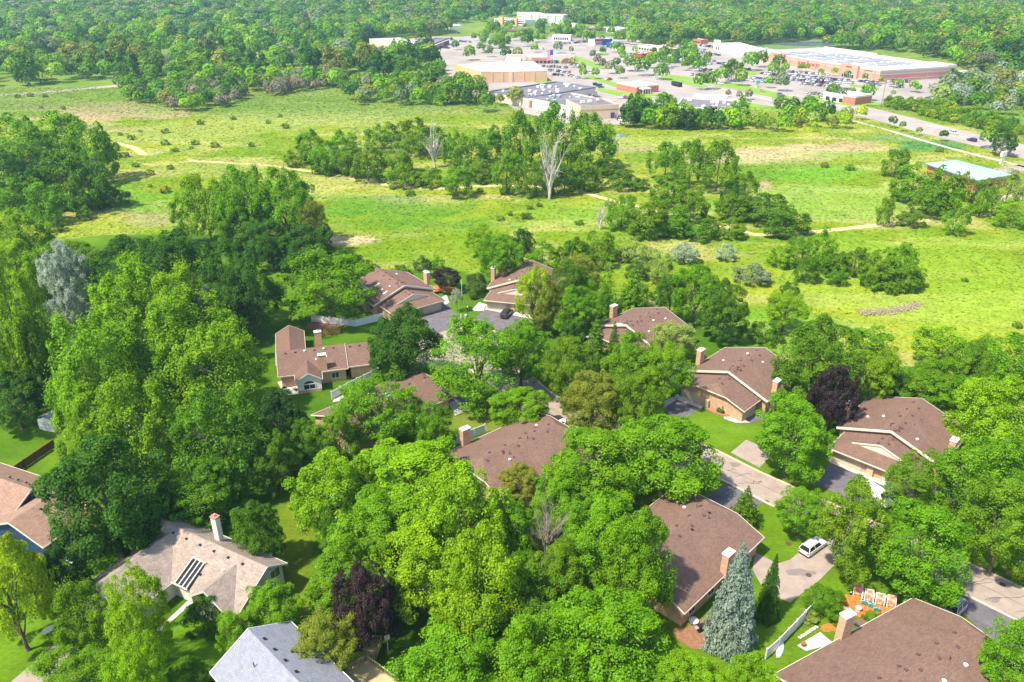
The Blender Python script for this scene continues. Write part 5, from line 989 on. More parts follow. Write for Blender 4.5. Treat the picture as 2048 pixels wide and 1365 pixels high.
def birdhouse():
    p = at(777, 1310); r = empty('bird_house', (p.x, p.y, 0), .4, 'yellow bird house on a white pole beside the deck', 'bird house'); b = MB(); b.tube([(0, 0, 0), (0, 0, 2.8)], [.05, .05], WHITE, 6); b.obj('pole', r); b = MB(); b.box(-.3, .3, -.25, .25, 2.803, 3.2, TAN); b.poly([(-.36, -.3, 3.2), (.36, -.3, 3.2), (.36, 0, 3.45), (-.36, 0, 3.45)], TAN); b.poly([(.36, .3, 3.2), (-.36, .3, 3.2), (-.36, 0, 3.45), (.36, 0, 3.45)], TAN); b.obj('nest_box', r)
birdhouse()
b = MB(); b.box(-.3, .3, -.35, .35, 0, .9, mat('bin_teal', (.03, .28, .27), .6)); b.box(-.33, .33, -.38, .38, .903, 1.0, mat('bin_teal', (.03, .28, .27), .6)); p = at(1775, 978); b.obj('wheelie_bin', loc=(p.x, p.y, .05), label='teal wheelie bin by the garage of the right duplex', cat='bin')
p = at(936, 640); r = empty('street_lamp', (p.x, p.y, 0), 0, 'black street lamp on the lawn between two drives', 'lamp post'); b = MB(); b.tube([(0, 0, 0), (0, 0, 3.4)], [.06, .05], BLACK, 6); b.obj('pole', r); b = MB(); b.tube([(0, 0, 3.4), (0, 0, 3.5), (0, 0, 3.75)], [.1, .2, .08], mat('lamp_glass', (.6, .6, .55), .3), 8); b.obj('lamp_head', r)
b = MB(); b.tube([(0, 0, 0), (0, 0, 4.6)], [.07, .06], WHITE, 6); p = at(924, 592); b.obj('marker_pole', loc=(p.x, p.y, 0), label='plain white pole on the lawn behind the flowering tree', cat='pole')
b = MB(); b.tube([(0, 0, 0), (0, 0, .5), (0, 0, .75)], [.45, .45, .2], METAL, 10); p = at(932, 634); b.obj('utility_box', loc=(p.x, p.y, 0), label='pale rounded utility box at the foot of the black lamp', cat='utility box')
b = MB(); b.tube([(0, 0, 0), (0, 0, .6), (0, 0, .8)], [.12, .12, .06], mat('hydrant_yellow', (.75, .45, .03), .5), 8); b.tube([(-.22, 0, .45), (.22, 0, .45)], [.07, .07], mat('hydrant_yellow', (.75, .45, .03), .5), 6); p = at(931, 641); b.obj('fire_hydrant', loc=(p.x, p.y, 0), label='yellow hydrant beside the utility box', cat='hydrant')
b = MB(); b.box(-.1, .1, -.1, .1, 0, 1.1, WHITE); p = at(922, 637); b.obj('white_post', loc=(p.x, p.y, 0), label='short white post left of the utility box', cat='post')
# air conditioner boxes, flower bed of the orange brick duplex
for x, y, l in ((1470, 836, 'air conditioner box by the front corner of the orange brick duplex'), (1366, 746, 'air conditioner box left of the orange brick duplex')):
    b = MB(); b.box(-.45, .45, -.45, .45, 0, .85, METAL); b.tube([(0, 0, .853), (0, 0, .88)], [.36, .36], BLACK, 12); p = at(x, y); b.obj('air_conditioner', loc=(p.x, p.y, .05), label=l, cat='air conditioner')
def bed():
    p = at(1437, 823); b = MB(); n = 14
    for k in range(n): t0, t1 = math.pi * (1.0 + k / n) + .3, math.pi * (1.0 + (k + 1) / n) + .3; b.bar((2.6 * math.cos(t0), 1.3 * math.sin(t0), .2), (2.6 * math.cos(t1), 1.3 * math.sin(t1), .2), .25, .4, RBRICK)
    o = b.obj('flower_bed', loc=(p.x, p.y, .03), label='curved red brick planter against the orange brick wall', cat='planter'); o.rotation_euler = (0, 0, -.75)
bed()
# manholes and stains
for x, y, l in ((1617, 1151, 'round manhole in the lower driveway'), (1577, 1088, 'round manhole in the front lawn'), (1533, 1004, 'drain grate at the street edge by the small pine'), (1578, 967, 'drain grate at the upper street edge'), (2005, 1170, 'small manhole in the right end of the street')):
    b = MB(); b.tube([(0, 0, 0), (0, 0, .03)], [.42, .42], mat('rust_iron', (.10, .06, .05), .8), 14); p = at(x, y); b.obj('manhole_cover', loc=(p.x, p.y, .045), label=l, cat='manhole')
# windrow of dead reeds in the field
def reeds():
    N = 1800; t = NR.random(N); x0 = [at(1720 + 120 * k / 6, (628, 628, 626, 625, 621, 617, 609)[k]) for k in range(7)]; P = np.array([[p.x, p.y] for p in x0]); u = t * 6; i = np.minimum(u.astype(int), 5); f = (u - i)[:, None]; c = P[i] * (1 - f) + P[i + 1] * f + NR.normal(size=(N, 2)) * np.array((.5, .9))
    C = np.concatenate([c, NR.random((N, 1)) * .8], 1); n = unit_(NR.normal(size=(N, 3))); tt = unit_(np.cross(n, NR.normal(size=(N, 3)))); bb = np.cross(n, tt); s = .35
    V = np.stack([C - tt * s, C - bb * s * .2, C + tt * s, C + bb * s * .2], 1).reshape(-1, 3); quads('dry_reeds', V, np.tile(np.array((.55, .43, .33)), (len(V), 1)), np.full(len(V), .5), FOLA, kind='stuff')
def unit_(v): return v / np.linalg.norm(v, axis=1, keepdims=True)
reeds()
# person on the slab: a small garden figure (statue like pot) seen by the bottom right roof
b = MB(); b.tube([(0, 0, 0), (0, 0, .5)], [.25, .35], mat('terracotta', (.30, .12, .05), .8), 10); p = at(1606, 1292); b.obj('plant_pot', loc=(p.x, p.y, .06), label='dark terracotta pot on the concrete slab', cat='pot')
# ================================================================ TREES
def unit(v): return v / np.maximum(np.linalg.norm(v, axis=-1, keepdims=True), 1e-9)
def leafquads(c, nrm, s, rg, asp=.62):
    n = len(c); r = unit(rg.normal(size=(n, 3))); t = unit(np.cross(nrm, r)); b = np.cross(nrm, t); s = s[:, None]
    fold = nrm * s * .25
    return np.stack([c - t * s, c - b * s * asp + fold, c + t * s, c + b * s * asp + fold], 1).reshape(-1, 3)
def sphere_dirs(n, rg, zmin=-.6):
    k = np.arange(n) + .5; z = 1 - (1 - zmin) * k / n; ph = k * 2.399963 + rg.random(n) * .9; r = np.sqrt(np.maximum(0, 1 - z * z)); return np.stack([r * np.cos(ph), r * np.sin(ph), z], 1)
def crown_arrays(seed, kind='maple', nc=110, nl=120, cr=.21, ls=.034):
    rg = np.random.default_rng(seed)
    zmin = {'maple': -.62, 'bush': -.35, 'poplar': -.75, 'ash': -.45, 'willow': -.5}.get(kind, -.6)
    # big lobes carrying smaller leaf clumps
    per = 9 if nc >= 100 else 6 if nc > 50 else 3; nlb = max(6, nc // per); ld = sphere_dirs(nlb, rg, zmin); ld = unit(ld + rg.normal(size=ld.shape) * .16); lr = rg.uniform(.26, .42, nlb) * (1.2 if nlb < 12 else 1.0)
    lc = ld * ((.97 - lr) * rg.uniform(.72, 1.04, nlb))[:, None]
    li = rg.integers(0, nlb, nc); d = unit(rg.normal(size=(nc, 3)) * .75 + ld[li] * .8 + np.array((0, 0, .25)))
    C = lc[li] + d * (lr[li] * rg.uniform(.55, 1.0, nc))[:, None]; sc = rg.uniform(.55, 1.1, nc) * cr * .78
    if kind == 'poplar':
        C[:, :2] *= (1 - .25 * np.clip(C[:, 2:3], 0, 1)) ; el = np.array((.82, .82, 1.12))
    elif kind == 'willow': el = np.array((.9, .9, 1.5))
    elif kind == 'ash': el = np.array((1.15, 1.15, .62)); sc *= rg.uniform(.8, 1.2, nc)
    else: el = np.array((1.05, 1.05, .82))
    # inner clumps close the middle
    ni = nc // 3; Ci = sphere_dirs(ni, rg, -.7) * rg.uniform(.35, .62, ni)[:, None]; C = np.concatenate([C, Ci]); sc = np.concatenate([sc, np.full(ni, cr * 1.15)])
    ntot = len(C); cnt = np.concatenate([rg.integers(int(nl * .75), int(nl * 1.3), nc), np.full(ni, nl // 2)])
    idx = np.repeat(np.arange(ntot), cnt); n = len(idx)
    u = unit(rg.normal(size=(n, 3)) + unit(C[idx]) * .55 + np.array((0, 0, .45))); rr = rg.uniform(.45, 1.08, n) ** .6
    P = C[idx] + u * (sc[idx] * rr)[:, None] * el
    if kind == 'poplar' or kind == 'ash':           # ragged shoots at the edge
        k = rg.random(n) < .12; P[k] += (u[k] * np.array((.5, .5, .3)) + np.array((0, 0, .55))) * (sc[idx][k] * rg.uniform(.3, 1.1, k.sum()))[:, None]
    nrm = unit(u * .75 + np.array((0, 0, .55)) + rg.normal(size=(n, 3)) * .42); s = ls * rg.uniform(.6, 1.35, n)
    ct = rg.uniform(.2, .8, ntot); T = np.clip(ct[idx] * .6 + .08 + rg.random(n) * .24 + .10 * (rr > .95), 0, 1)
    return P, nrm, s, T, rg
def norm_crown(V, a=1.0):
    lo, hi = V.min(0), V.max(0)
    lo, hi = np.percentile(V, .4, axis=0), np.percentile(V, 99.6, axis=0)
    return (V - (lo + hi) / 2) / ((hi - lo) / 2)
def crown_mesh(name, seed, kind, **k):
    P, nrm, s, T, rg = crown_arrays(seed, kind, **k); P = norm_crown(P)
    return quads(name, leafquads(P, nrm, s, rg), None, np.repeat(T, 4), FOL, mesh_only=True)
def conifer_mesh(name, seed, *a_, PW=.85, **k_): return conifer_mesh_(name, seed, PW, *a_, **k_)
def conifer_mesh_(name, seed, PW, layers=26, per=15, droop=.32, nl=34, ls=.05, wid=1.0):
    rg = np.random.default_rng(seed); P = []; N = []; S = []; T = []
    for k in range(layers):
        f = k / (layers - 1); z = -1 + 2 * f; R = (1 - f) ** PW * wid * rg.uniform(.85, 1.08) + .03; nb = max(4, int(per * (1 - f * .6)))
        for j in range(nb):
            a = 6.283 * j / nb + rg.random() * .5 + k; Rb = R * rg.uniform(.75, 1.08); m = int(nl * (.35 + R)); t = rg.random(m) ** .6; tt = rg.uniform(.1, .9)
            x = t * Rb; w = (.05 + .12 * R) * (1 - t * .6); off = rg.normal(size=m) * w
            px = x * np.cos(a) - off * np.sin(a); py = x * np.sin(a) + off * np.cos(a); pz = z - droop * x * x / max(R, .1) * .5 - np.abs(off) * .5 + rg.normal(size=m) * .015 + .02 * t
            P.append(np.stack([px, py, pz], 1)); N.append(unit(np.stack([np.full(m, math.cos(a) * .6), np.full(m, math.sin(a) * .6), np.full(m, .8)], 1) + rg.normal(size=(m, 3)) * .45)); S.append(ls * rg.uniform(.6, 1.2, m) * (.5 + .6 * R)); T.append(np.clip(tt * .4 + t * .5 + rg.random(m) * .25, 0, 1))
    P, N, S, T = map(np.concatenate, (P, N, S, T)); P[:, :2] /= np.percentile(np.abs(P[:, :2]), 99.5)
    return quads(name, leafquads(P, N, S, rg, .4), None, np.repeat(T, 4), FOL, mesh_only=True)
def branch_mesh(name, seed, n=14, mat_=BARK, reach=.85, r0=.045, twigs=0, up=.35, start=-1.0):
    """limbs in the crown's own unit frame, starting at its foot"""
    r_ = random.Random(seed); b = MB()
    def grow(p, d, L, r, lev):
        q = [Vector(p)]; rr = [r]; d = Vector(d).normalized(); seg = 4
        for k in range(seg):
            d = (d + Vector((r_.gauss(0, .12), r_.gauss(0, .12), r_.gauss(.04, .1)))).normalized(); q.append(q[-1] + d * L / seg); rr.append(r * (1 - .75 * (k + 1) / seg))
        b.tube(q, rr, mat_, 5 if lev < 2 else 3, cap=False)
        if lev < twigs:
            for k in range(r_.randint(3, 5)):
                i = r_.randint(1, seg); dd = (d + Vector((r_.gauss(0, .6), r_.gauss(0, .6), r_.gauss(.25, .4)))).normalized(); grow(q[i], dd, L * r_.uniform(.35, .6), rr[i] * .65 + .001, lev + 1)
    grow((0, 0, start), (r_.gauss(0, .08), r_.gauss(0, .08), 1), 1.2 - start * .0 + .3, r0, 0 if twigs else 9)
    for k in range(n):
        a = k * 2.4 + r_.random(); el = r_.uniform(.25, 1.1); s = r_.uniform(start, -.1)
        grow((0, 0, s), (math.cos(a) * math.cos(el), math.sin(a) * math.cos(el), math.sin(el) + up), reach * r_.uniform(.7, 1.1), r0 * .55, 1)
    return b.mesh(name, smooth=True)
def trunk_mesh():
    b = MB(); b.tube([(0, 0, -.02), (0, 0, .06), (.01, .01, .3), (0, .02, .7), (.0, 0, 1.05)], [.085, .055, .045, .04, .036], BARK, 8, cap=False); return b.mesh('trunk', True)
TM = trunk_mesh(); TMD = None
TP = {}
def tpl(kind, lod, var):
    key = (kind, lod, var)
    if key in TP: return TP[key]
    sd = hash_(kind) + lod * 7 + var * 31
    if kind in ('maple', 'oak', 'poplar', 'ash', 'willow', 'bush'):
        kk = 'maple' if kind == 'oak' else kind
        # level 0 for the nearest crowns, 1 for the middle distance, 2 for far ones
        nc, nl, cr, ls = ((165, 190, .165, .0225), (90, 95, .2, .038), (40, 40, .30, .085))[lod]
        if kind == 'maple': cr *= 1.1
        if kind == 'ash': nc, cr = int(nc * .8), cr * 1.05
        if kind == 'bush': nc, nl, ls = int(nc * .5), nl, ls * 1.3; cr *= 1.35
        me = crown_mesh('crown_' + kind, sd, kk, nc=nc, nl=nl, cr=cr, ls=ls)
    elif kind == 'spruce': me = conifer_mesh('crown_spruce', sd, 22 if lod == 0 else 14, 17, .62, 90 if lod == 0 else 26, .05 if lod == 0 else .09, PW=.76)
    elif kind == 'pine': me = conifer_mesh('crown_pine', sd, 15, 11, .0, 60 if lod == 0 else 26, .075, 1.0)
    elif kind == 'larch': me = conifer_mesh('crown_larch', sd, 12, 9, .1, 40, .07, 1.0)
    elif kind == 'arbor': me = conifer_mesh('crown_arbor', sd, 34, 15, -.5, 24, .10, 1.0)
    elif kind == 'dead': me = branch_mesh('branches_dead', sd, 11, DEADW, 1.0, .085, 3, 1.2)
    elif kind == 'bare': me = branch_mesh('branches_bare', sd, 22, BAREW, .9, .035, 3, .35)
    TP[key] = me; return me
def hash_(s): return sum(ord(c) * (i + 3) for i, c in enumerate(s))
BR = [branch_mesh('branches', 5 + k, 13, BARK, .95, .05, 0) for k in range(3)]
PAL = dict(lime=(.205, .375, .003), bright=(.14, .31, .003), fresh=(.175, .34, .004), mid=(.14, .265, .005), green=(.095, .215, .005), deep=(.052, .148, .007), dark=(.034, .096, .008), olive=(.22, .255, .02), yellow=(.31, .42, .004),
           purple=(.048, .030, .028), silver=(.33, .40, .28), blue=(.25, .32, .235), pale=(.27, .36, .06), brown=(.25, .18, .11), white=(.36, .43, .25), grey=(.20, .245, .11), dusk=(.10, .17, .02))
def crown_fit(x0, y0, x1, y1, clear):
    """place, radius and half height of a crown that fills a box in the photograph"""
    cx, cy = (x0 + x1) / 2, (y0 + y1) / 2; hw, hh = (x1 - x0) / 2, (y1 - y0) / 2; hc = 5.0
    for _ in range(8):
        p = at(cx, cy, hc); s = ppm(p.x, p.y, p.z); a = hw / s; d = ray(cx, cy); th = math.atan2(-d[2], d[1]); v = hh / s
        b2 = (v * v - (a * math.sin(th)) ** 2) / math.cos(th) ** 2; b = math.sqrt(max(b2, (a * .55) ** 2)); hc = clear + b * .97
    return p, a, b, hc
TREES = []    # (kind, colour, place, a, b, hc, label, category, group, lod)
def T(kind, colour, box, label, clear=None, cat='tree', group=None, lod=0, name=None):
    if clear is None: clear = {'bush': 0.0, 'spruce': .3, 'arbor': .1, 'pine': 1.0, 'dead': .5, 'bare': .2, 'poplar': 3.0, 'ash': 2.5, 'larch': 1.0}.get(kind, 2.2)
    p, a, b, hc = crown_fit(*box, clear); TREES.append((kind, colour, (p.x, p.y), a, b, hc, label, cat, group, lod, name))
NAMES = dict(maple='maple_tree', oak='oak_tree', poplar='poplar_tree', ash='ash_tree', willow='willow_tree', bush='bush', spruce='spruce_tree', pine='pine_tree', larch='larch_tree', arbor='arborvitae', dead='dead_tree', bare='bare_tree')
def jit(c, r_, s=.10): f = 1 + r_.uniform(-s, s); return (c[0] * f * (1 + r_.uniform(-s, s) * .8), c[1] * f, c[2] * f)
def plant(kind, colour, loc, a, b, hc, label, cat, group, lod, name=None, k=[0]):
    k[0] += 1; r_ = random.Random(k[0] * 7 + 1); z = float(terrain(loc[0], loc[1])); var = r_.randint(0, 2 if lod < 2 else 1)
    root = empty(name or NAMES[kind], (loc[0], loc[1], z), r_.uniform(0, 6.28), label, cat, group)
    dead = kind in ('dead', 'bare')
    link('branches' if dead else 'crown' if kind != 'bush' else 'foliage', tpl(kind, lod, var), root, (0, 0, hc), 0, (a, a, b), None if dead else jit(PAL[colour], r_))
    if not dead and kind != 'arbor':
        conif = kind in ('spruce', 'pine', 'larch'); w = max(1.0, min(a, 6)) * (.7 if conif else 1.0)
        link('trunk' if kind != 'bush' else 'stem', TM, root, (0, 0, 0), 0, (w, w, hc + (b * .7 if conif else .1) if kind != 'bush' else hc))
        if lod == 0 and not conif and kind != 'bush': link('limb_frame', BR[var], root, (0, 0, hc), 0, (a, a, b))
    return root
# ---- named trees, front to back
for t in [
 # foreground centre mass
 ('maple', 'lime', (580, 898, 752, 1075), 'lime maple at the left end of the big central grove'),
 ('maple', 'lime', (700, 868, 950, 1060), 'broad lime maple under the white fence of the hidden house'),
 ('maple', 'lime', (815, 925, 1015, 1150), 'tall lime maple touching the long brown roof from below'),
 ('maple', 'bright', (655, 985, 850, 1160), 'bright green maple in the heart of the left part of the grove'),
 ('maple', 'bright', (618, 1065, 790, 1235), 'fresh green maple directly above the purple tree, left side'),
 ('maple', 'lime', (740, 1040, 935, 1225), 'lime maple just above and right of the purple tree'),
 ('maple', 'lime', (868, 1050, 1060, 1300), 'upright lime maple in the middle of the central grove'),
 ('maple', 'bright', (785, 1240, 1010, 1450), 'bright maple cut by the bottom edge right of the wooden deck'),
 ('maple', 'bright', (960, 1225, 1160, 1440), 'bright maple cut by the bottom edge, near the middle of the picture'),
 ('maple', 'bright', (1090, 1165, 1345, 1400), 'broad bright maple below the left corner of the spruce house'),
 ('maple', 'green', (940, 1110, 1130, 1290), 'deeper green maple between the bare brown tree and the bottom edge'),
 ('maple', 'bright', (1125, 985, 1300, 1160), 'green maple leaning over the upper left of the spruce house roof'),
 ('maple', 'bright', (1200, 1010, 1350, 1230), 'narrow green maple against the left eave of the spruce house'),
 ('maple', 'bright', (955, 985, 1075, 1135), 'bright maple left of the bare brown tree'), ('maple', 'mid', (1050, 1085, 1180, 1215), 'mid green maple right below the bare brown tree'), ('maple', 'bright', (1060, 950, 1175, 1060), 'small bright maple under the right end of the long brown roof'),
 ('bare', 'brown', (1025, 975, 1165, 1165), 'thin half dead tree with bare brown crown in the central grove'),
 ('maple', 'bright', (1098, 848, 1280, 1010), 'rounded bright maple over the right end of the long brown roof'),
 ('maple', 'bright', (1225, 818, 1440, 1000), 'large domed bright maple beside the street and front lawn'),
 ('oak', 'olive', (1000, 925, 1085, 1000), 'small olive tree peeking over the lower eave of the long brown roof'),
 ('oak', 'purple', (665, 1128, 790, 1292), 'dark purple beech on the lawn in front of the deck'),
 ('ash', 'olive', (600, 1212, 715, 1345), 'yellow olive feathery tree between grey roof and purple tree'),
 ('maple', 'bright', (488, 1163, 600, 1272), 'round green tree against the right gable of the tan roofed house'),
 ('maple', 'green', (462, 995, 562, 1125), 'green tree behind the tall white chimney'),
 ('ash', 'bright', (430, 1215, 510, 1300), 'leafy green tree between the tan roofed and the grey roofed house'),
 ('bush', 'deep', (368, 1192, 452, 1275), 'big rounded clipped shrub in front of the tan roofed house'),
 ('maple', 'deep', (95, 868, 330, 1118), 'large deep green maple above the tan roofed house'),
 ('maple', 'deep', (215, 985, 360, 1100), 'deep green maple against the back of the tan roofed house'),
 ('poplar', 'fresh', (95, 630, 290, 850), 'tall cottonwood at the left front of the huge poplar stand'),
 ('poplar', 'fresh', (225, 598, 415, 800), 'tallest cottonwood in the middle of the huge poplar stand'),
 ('poplar', 'fresh', (340, 645, 522, 830), 'cottonwood at the right shoulder of the huge poplar stand'),
 ('poplar', 'fresh', (190, 745, 370, 945), 'cottonwood low in the middle of the huge poplar stand'),
 ('poplar', 'green', (340, 775, 530, 975), 'cottonwood with visible trunk at the right foot of the poplar stand'),
 ('poplar', 'fresh', (118, 765, 250, 920), 'cottonwood beside the white shed'),
 ('ash', 'green', (320, 915, 480, 1050), 'small open green tree in the shade at the foot of the poplar stand'),
 ('poplar', 'lime', (180, 520, 350, 700), 'lime poplar between the two silver trees'),
 ('poplar', 'fresh', (285, 570, 460, 720), 'fresh green poplar between the lime ones and the tallest cottonwood'),
 ('poplar', 'lime', (300, 530, 440, 690), 'lime poplar in front of the dark maple row'),
 ('maple', 'deep', (185, 472, 330, 590), 'dark maple at the left end of the row behind the poplars'),
 ('maple', 'deep', (275, 462, 440, 620), 'dark maple with the highest top in the row behind the poplars'),
 ('maple', 'deep', (395, 490, 520, 645), 'dark green maple above the lawn by the brick house, second from right'),
 ('maple', 'deep', (440, 505, 560, 665), 'dark green maple at the lawn edge beside the brick house'),
 ('poplar', 'silver', (75, 488, 170, 600), 'silver grey poplar standing above the left tree mass'),
 ('poplar', 'silver', (95, 570, 180, 690), 'lower silver grey poplar beside the first silver tree'),
 ('poplar', 'silver', (368, 572, 460, 670), 'silver grey poplar at the right edge of the poplar stand'),
 ('poplar', 'lime', (-30, 525, 105, 800), 'lime cottonwood cut by the left edge'),
 ('poplar', 'mid', (20, 620, 130, 800), 'sparse cottonwood with long bare trunk above the white shed'),
 ('maple', 'deep', (-40, 740, 90, 850), 'dark tree behind the shed lawn at the left edge'),
 ('bare', 'brown', (-30, 655, 60, 760), 'brown twiggy dying tree at the left edge'),
 ('poplar', 'lime', (-30, 425, 100, 540), 'lime tree at the left edge beyond the silver poplars'),
 ('maple', 'lime', (-20, 480, 90, 590), 'lime bushy tree left of the taller silver poplar'),
 ('maple', 'mid', (90, 480, 210, 570), 'mid green tree just behind the taller silver poplar'),
 ('oak', 'yellow', (-60, 1075, 82, 1290), 'big yellow green maple cut by the left edge'),
 ('maple', 'dark', (66, 1095, 170, 1225), 'dark rounded tree in front of the navy blue wall'),
 ('ash', 'mid', (120, 1160, 240, 1300), 'mid green tree beside the basketball hoop'),
 ('ash', 'lime', (215, 1150, 330, 1320), 'airy lime tree in front of the tan roofed garage'),
 ('ash', 'mid', (70, 1290, 220, 1420), 'green tree cut by the bottom edge near the lower left corner'),
 ('ash', 'lime', (205, 1265, 325, 1420), 'loose lime tree at the bottom edge left of the front lawn'),
 ('bush', 'green', (325, 1320, 420, 1385), 'leafy shrub at the bottom edge of the lower lawn'),
 ('ash', 'green', (180, 1020, 300, 1090), 'green tree in the shade behind the trailer'),
 # middle
 ('maple', 'green', (560, 835, 655, 930), 'green tree left of the hidden house, upper one of three'),
 ('maple', 'dark', (505, 780, 610, 900), 'dark conifer like tree left of the brick house lawn'),
 ('maple', 'green', (505, 858, 600, 970), 'shaded green maple left of the central grove'),
 ('ash', 'mid', (620, 820, 720, 925), 'small bright topped tree left of the bare shrub'),
 ('ash', 'bright', (680, 742, 835, 890), 'open green tree in front of the hidden house'),
 ('ash', 'bright', (795, 790, 858, 870), 'slim green tree over the hidden house roof'),
 ('ash', 'bright', (825, 805, 912, 905), 'green tree beside the hidden house chimney'),
 ('bare', 'brown', (700, 800, 785, 895), 'bare grey brown shrub tree in front of the hidden house'),
 ('ash', 'bright', (562, 503, 752, 638), 'wide spreading tree with dark trunk beside the white fence'),
 ('maple', 'deep', (738, 608, 884, 758), 'dark green pyramid shaped maple beside the turning circle'),
 ('ash', 'bright', (870, 640, 1040, 800), 'bright open crowned tree in front of the turning circle'),
 ('maple', 'bright', (985, 640, 1100, 765), 'bright rounded maple below the black car'),
 ('maple', 'mid', (1090, 670, 1195, 795), 'mid green maple left of the two pines'),
 ('pine', 'green', (1160, 632, 1225, 735), 'dark narrow pine, the left one of two before the brown roof'),
 ('pine', 'green', (1205, 645, 1250, 735), 'dark narrow pine, the right one of two before the brown roof'),
 ('maple', 'bright', (1205, 662, 1325, 790), 'fresh green maple under the chimney of the half hidden duplex'),
 ('maple', 'olive', (1125, 738, 1245, 858), 'olive green maple beside the street bend'),
 ('maple', 'mid', (1222, 740, 1330, 865), 'full round maple above the domed bright maple'),
 ('maple', 'bright', (978, 770, 1100, 850), 'low spreading green tree above the long brown roof'),
 ('ash', 'lime', (1285, 675, 1382, 800), 'airy lime tree left of the orange brick duplex'),
 ('ash', 'pale', (1300, 640, 1395, 720), 'thin pale locust tree beside the terrace'),
 ('ash', 'yellow', (1032, 535, 1108, 650), 'yellow green tree brushing the roof behind the black car'),
 ('ash', 'olive', (1060, 560, 1130, 655), 'olive half bare tree right of the black car'),
 ('maple', 'green', (1090, 522, 1180, 620), 'green tree behind the olive half bare tree'),
 ('maple', 'bright', (1100, 570, 1200, 665), 'bright rounded tree right of the black car driveway'),
 ('larch', 'lime', (1185, 515, 1245, 625), 'light green larch, left of two behind the driveway trees'),
 ('larch', 'bright', (1235, 520, 1300, 620), 'light green larch, right of two behind the driveway trees'),
 ('oak', 'purple', (860, 535, 920, 572), 'dark purple shrub tree behind the chimney of the skylight duplex'),
 ('bush', 'dusk', (928, 545, 975, 595), 'brownish green bush left of the duplex with the black car'),
 ('ash', 'white', (902, 578, 925, 608), 'small white flowering tree on the lawn between two drives'),
 ('maple', 'bright', (960, 468, 1052, 560), 'rounded green tree at the meadow edge behind the black car duplex'),
 ('maple', 'deep', (1020, 458, 1070, 520), 'small dark tree at the meadow edge behind the black car duplex'),
 ('ash', 'lime', (930, 448, 995, 505), 'pair of light bushes like a small lime tree in the meadow edge'),
 ('maple', 'bright', (1345, 530, 1440, 640), 'tall green tree left of the pair on the field edge'),
 ('maple', 'green', (1400, 560, 1495, 670), 'broad green tree right of the pair on the field edge'),
 ('maple', 'green', (1310, 550, 1375, 625), 'dark green tree behind the half hidden duplex'),
 ('ash', 'lime', (1530, 575, 1615, 650), 'light feathery tree alone on the field'),
 ('maple', 'green', (1558, 632, 1720, 800), 'large green tree behind the orange brick duplex'),
 ('oak', 'purple', (1620, 727, 1712, 850), 'dark purple beech between two duplexes'),
 ('arbor', 'bright', (1610, 788, 1632, 835), 'narrow bright arborvitae left of its pair'),
 ('arbor', 'green', (1634, 812, 1656, 862), 'narrow arborvitae close beside the purple beech'),
 ('maple', 'bright', (1508, 790, 1660, 945), 'round bright maple between two driveways'),
 ('ash', 'lime', (1700, 690, 1790, 800), 'loose lime tree behind the right duplex'),
 ('maple', 'deep', (1735, 730, 1830, 800), 'dark thicket tree behind the right duplex roof'),
 ('maple', 'bright', (1795, 715, 1950, 815), 'wide green tree behind the right duplex'),
 ('maple', 'mid', (1890, 680, 1990, 790), 'mid green tree by the field right of the wide one'),
 ('maple', 'lime', (1915, 740, 2080, 920), 'large lime maple cut by the right edge, upper'),
 ('maple', 'bright', (1895, 860, 2070, 1060), 'large bright maple cut by the right edge beside the patio'),
 ('maple', 'mid', (1930, 960, 2090, 1145), 'large mid green maple cut by the right edge above the street'),
 ('ash', 'mid', (1778, 905, 1900, 1020), 'airy locust in front of the right duplex garage'),
 ('maple', 'bright', (1550, 972, 1652, 1062), 'small round tree on the lawn corner by the street'),
 ('pine', 'green', (1462, 970, 1522, 1046), 'small pine beside the street driveway'),
 ('maple', 'mid', (1636, 965, 1782, 1140), 'dense maple above the white parked car'),
 ('maple', 'bright', (1752, 998, 1938, 1188), 'big bright maple overhanging the street'),
 ('spruce', 'blue', (1410, 1088, 1535, 1296), 'silvery blue spruce beside the brown roof'),
 ('spruce', 'deep', (1512, 1112, 1572, 1235), 'small dark green spruce beside the blue spruce'),
 ('maple', 'bright', (1965, 1240, 2110, 1400), 'bright tree cut by the bottom right corner'),
 ('maple', 'lime', (1300, 1295, 1460, 1440), 'lime tree at the bottom edge left of the kayak'),
 ('maple', 'lime', (1440, 1303, 1560, 1440), 'lime tree at the bottom edge below the kayak'),
 ('bush', 'green', (1610, 1172, 1685, 1235), 'dark green shrub between white fence and orange mulch'),
 ('bush', 'bright', (1445, 1268, 1478, 1295), 'little green bush on the brown mulch under the blue spruce'),
 ('bush', 'pale', (1600, 1218, 1638, 1245), 'reddish pale shrub along the white fence'),
 ('bush', 'bright', (1690, 1222, 1706, 1236), 'small plant on the orange mulch, left side'), ('bush', 'mid', (1722, 1230, 1738, 1242), 'small plant on the orange mulch near the chimney'), ('bush', 'green', (1752, 1228, 1770, 1242), 'small plant on the orange mulch, right side'), ('bush', 'bright', (1660, 1232, 1690, 1250), 'low green clump between fence and orange mulch'), ('bush', 'deep', (1905, 992, 1922, 1004), 'small bush in front of the fence below the patio'), ('bush', 'green', (1432, 810, 1452, 828), 'leafy shrub in the red brick planter'),
 # meadow groves
 ('poplar', 'lime', (350, 348, 470, 475), 'light cottonwood at the left of the clump in the meadow'),
 ('poplar', 'bright', (425, 336, 550, 480), 'cottonwood in the middle of the clump in the meadow'),
 ('poplar', 'bright', (505, 342, 640, 485), 'cottonwood at the right of the clump in the meadow'),
 ('maple', 'deep', (490, 440, 590, 530), 'dark underwood tree below the cottonwood clump'),
 ('maple', 'deep', (560, 450, 665, 540), 'dark underwood tree at the right foot of the cottonwood clump'),
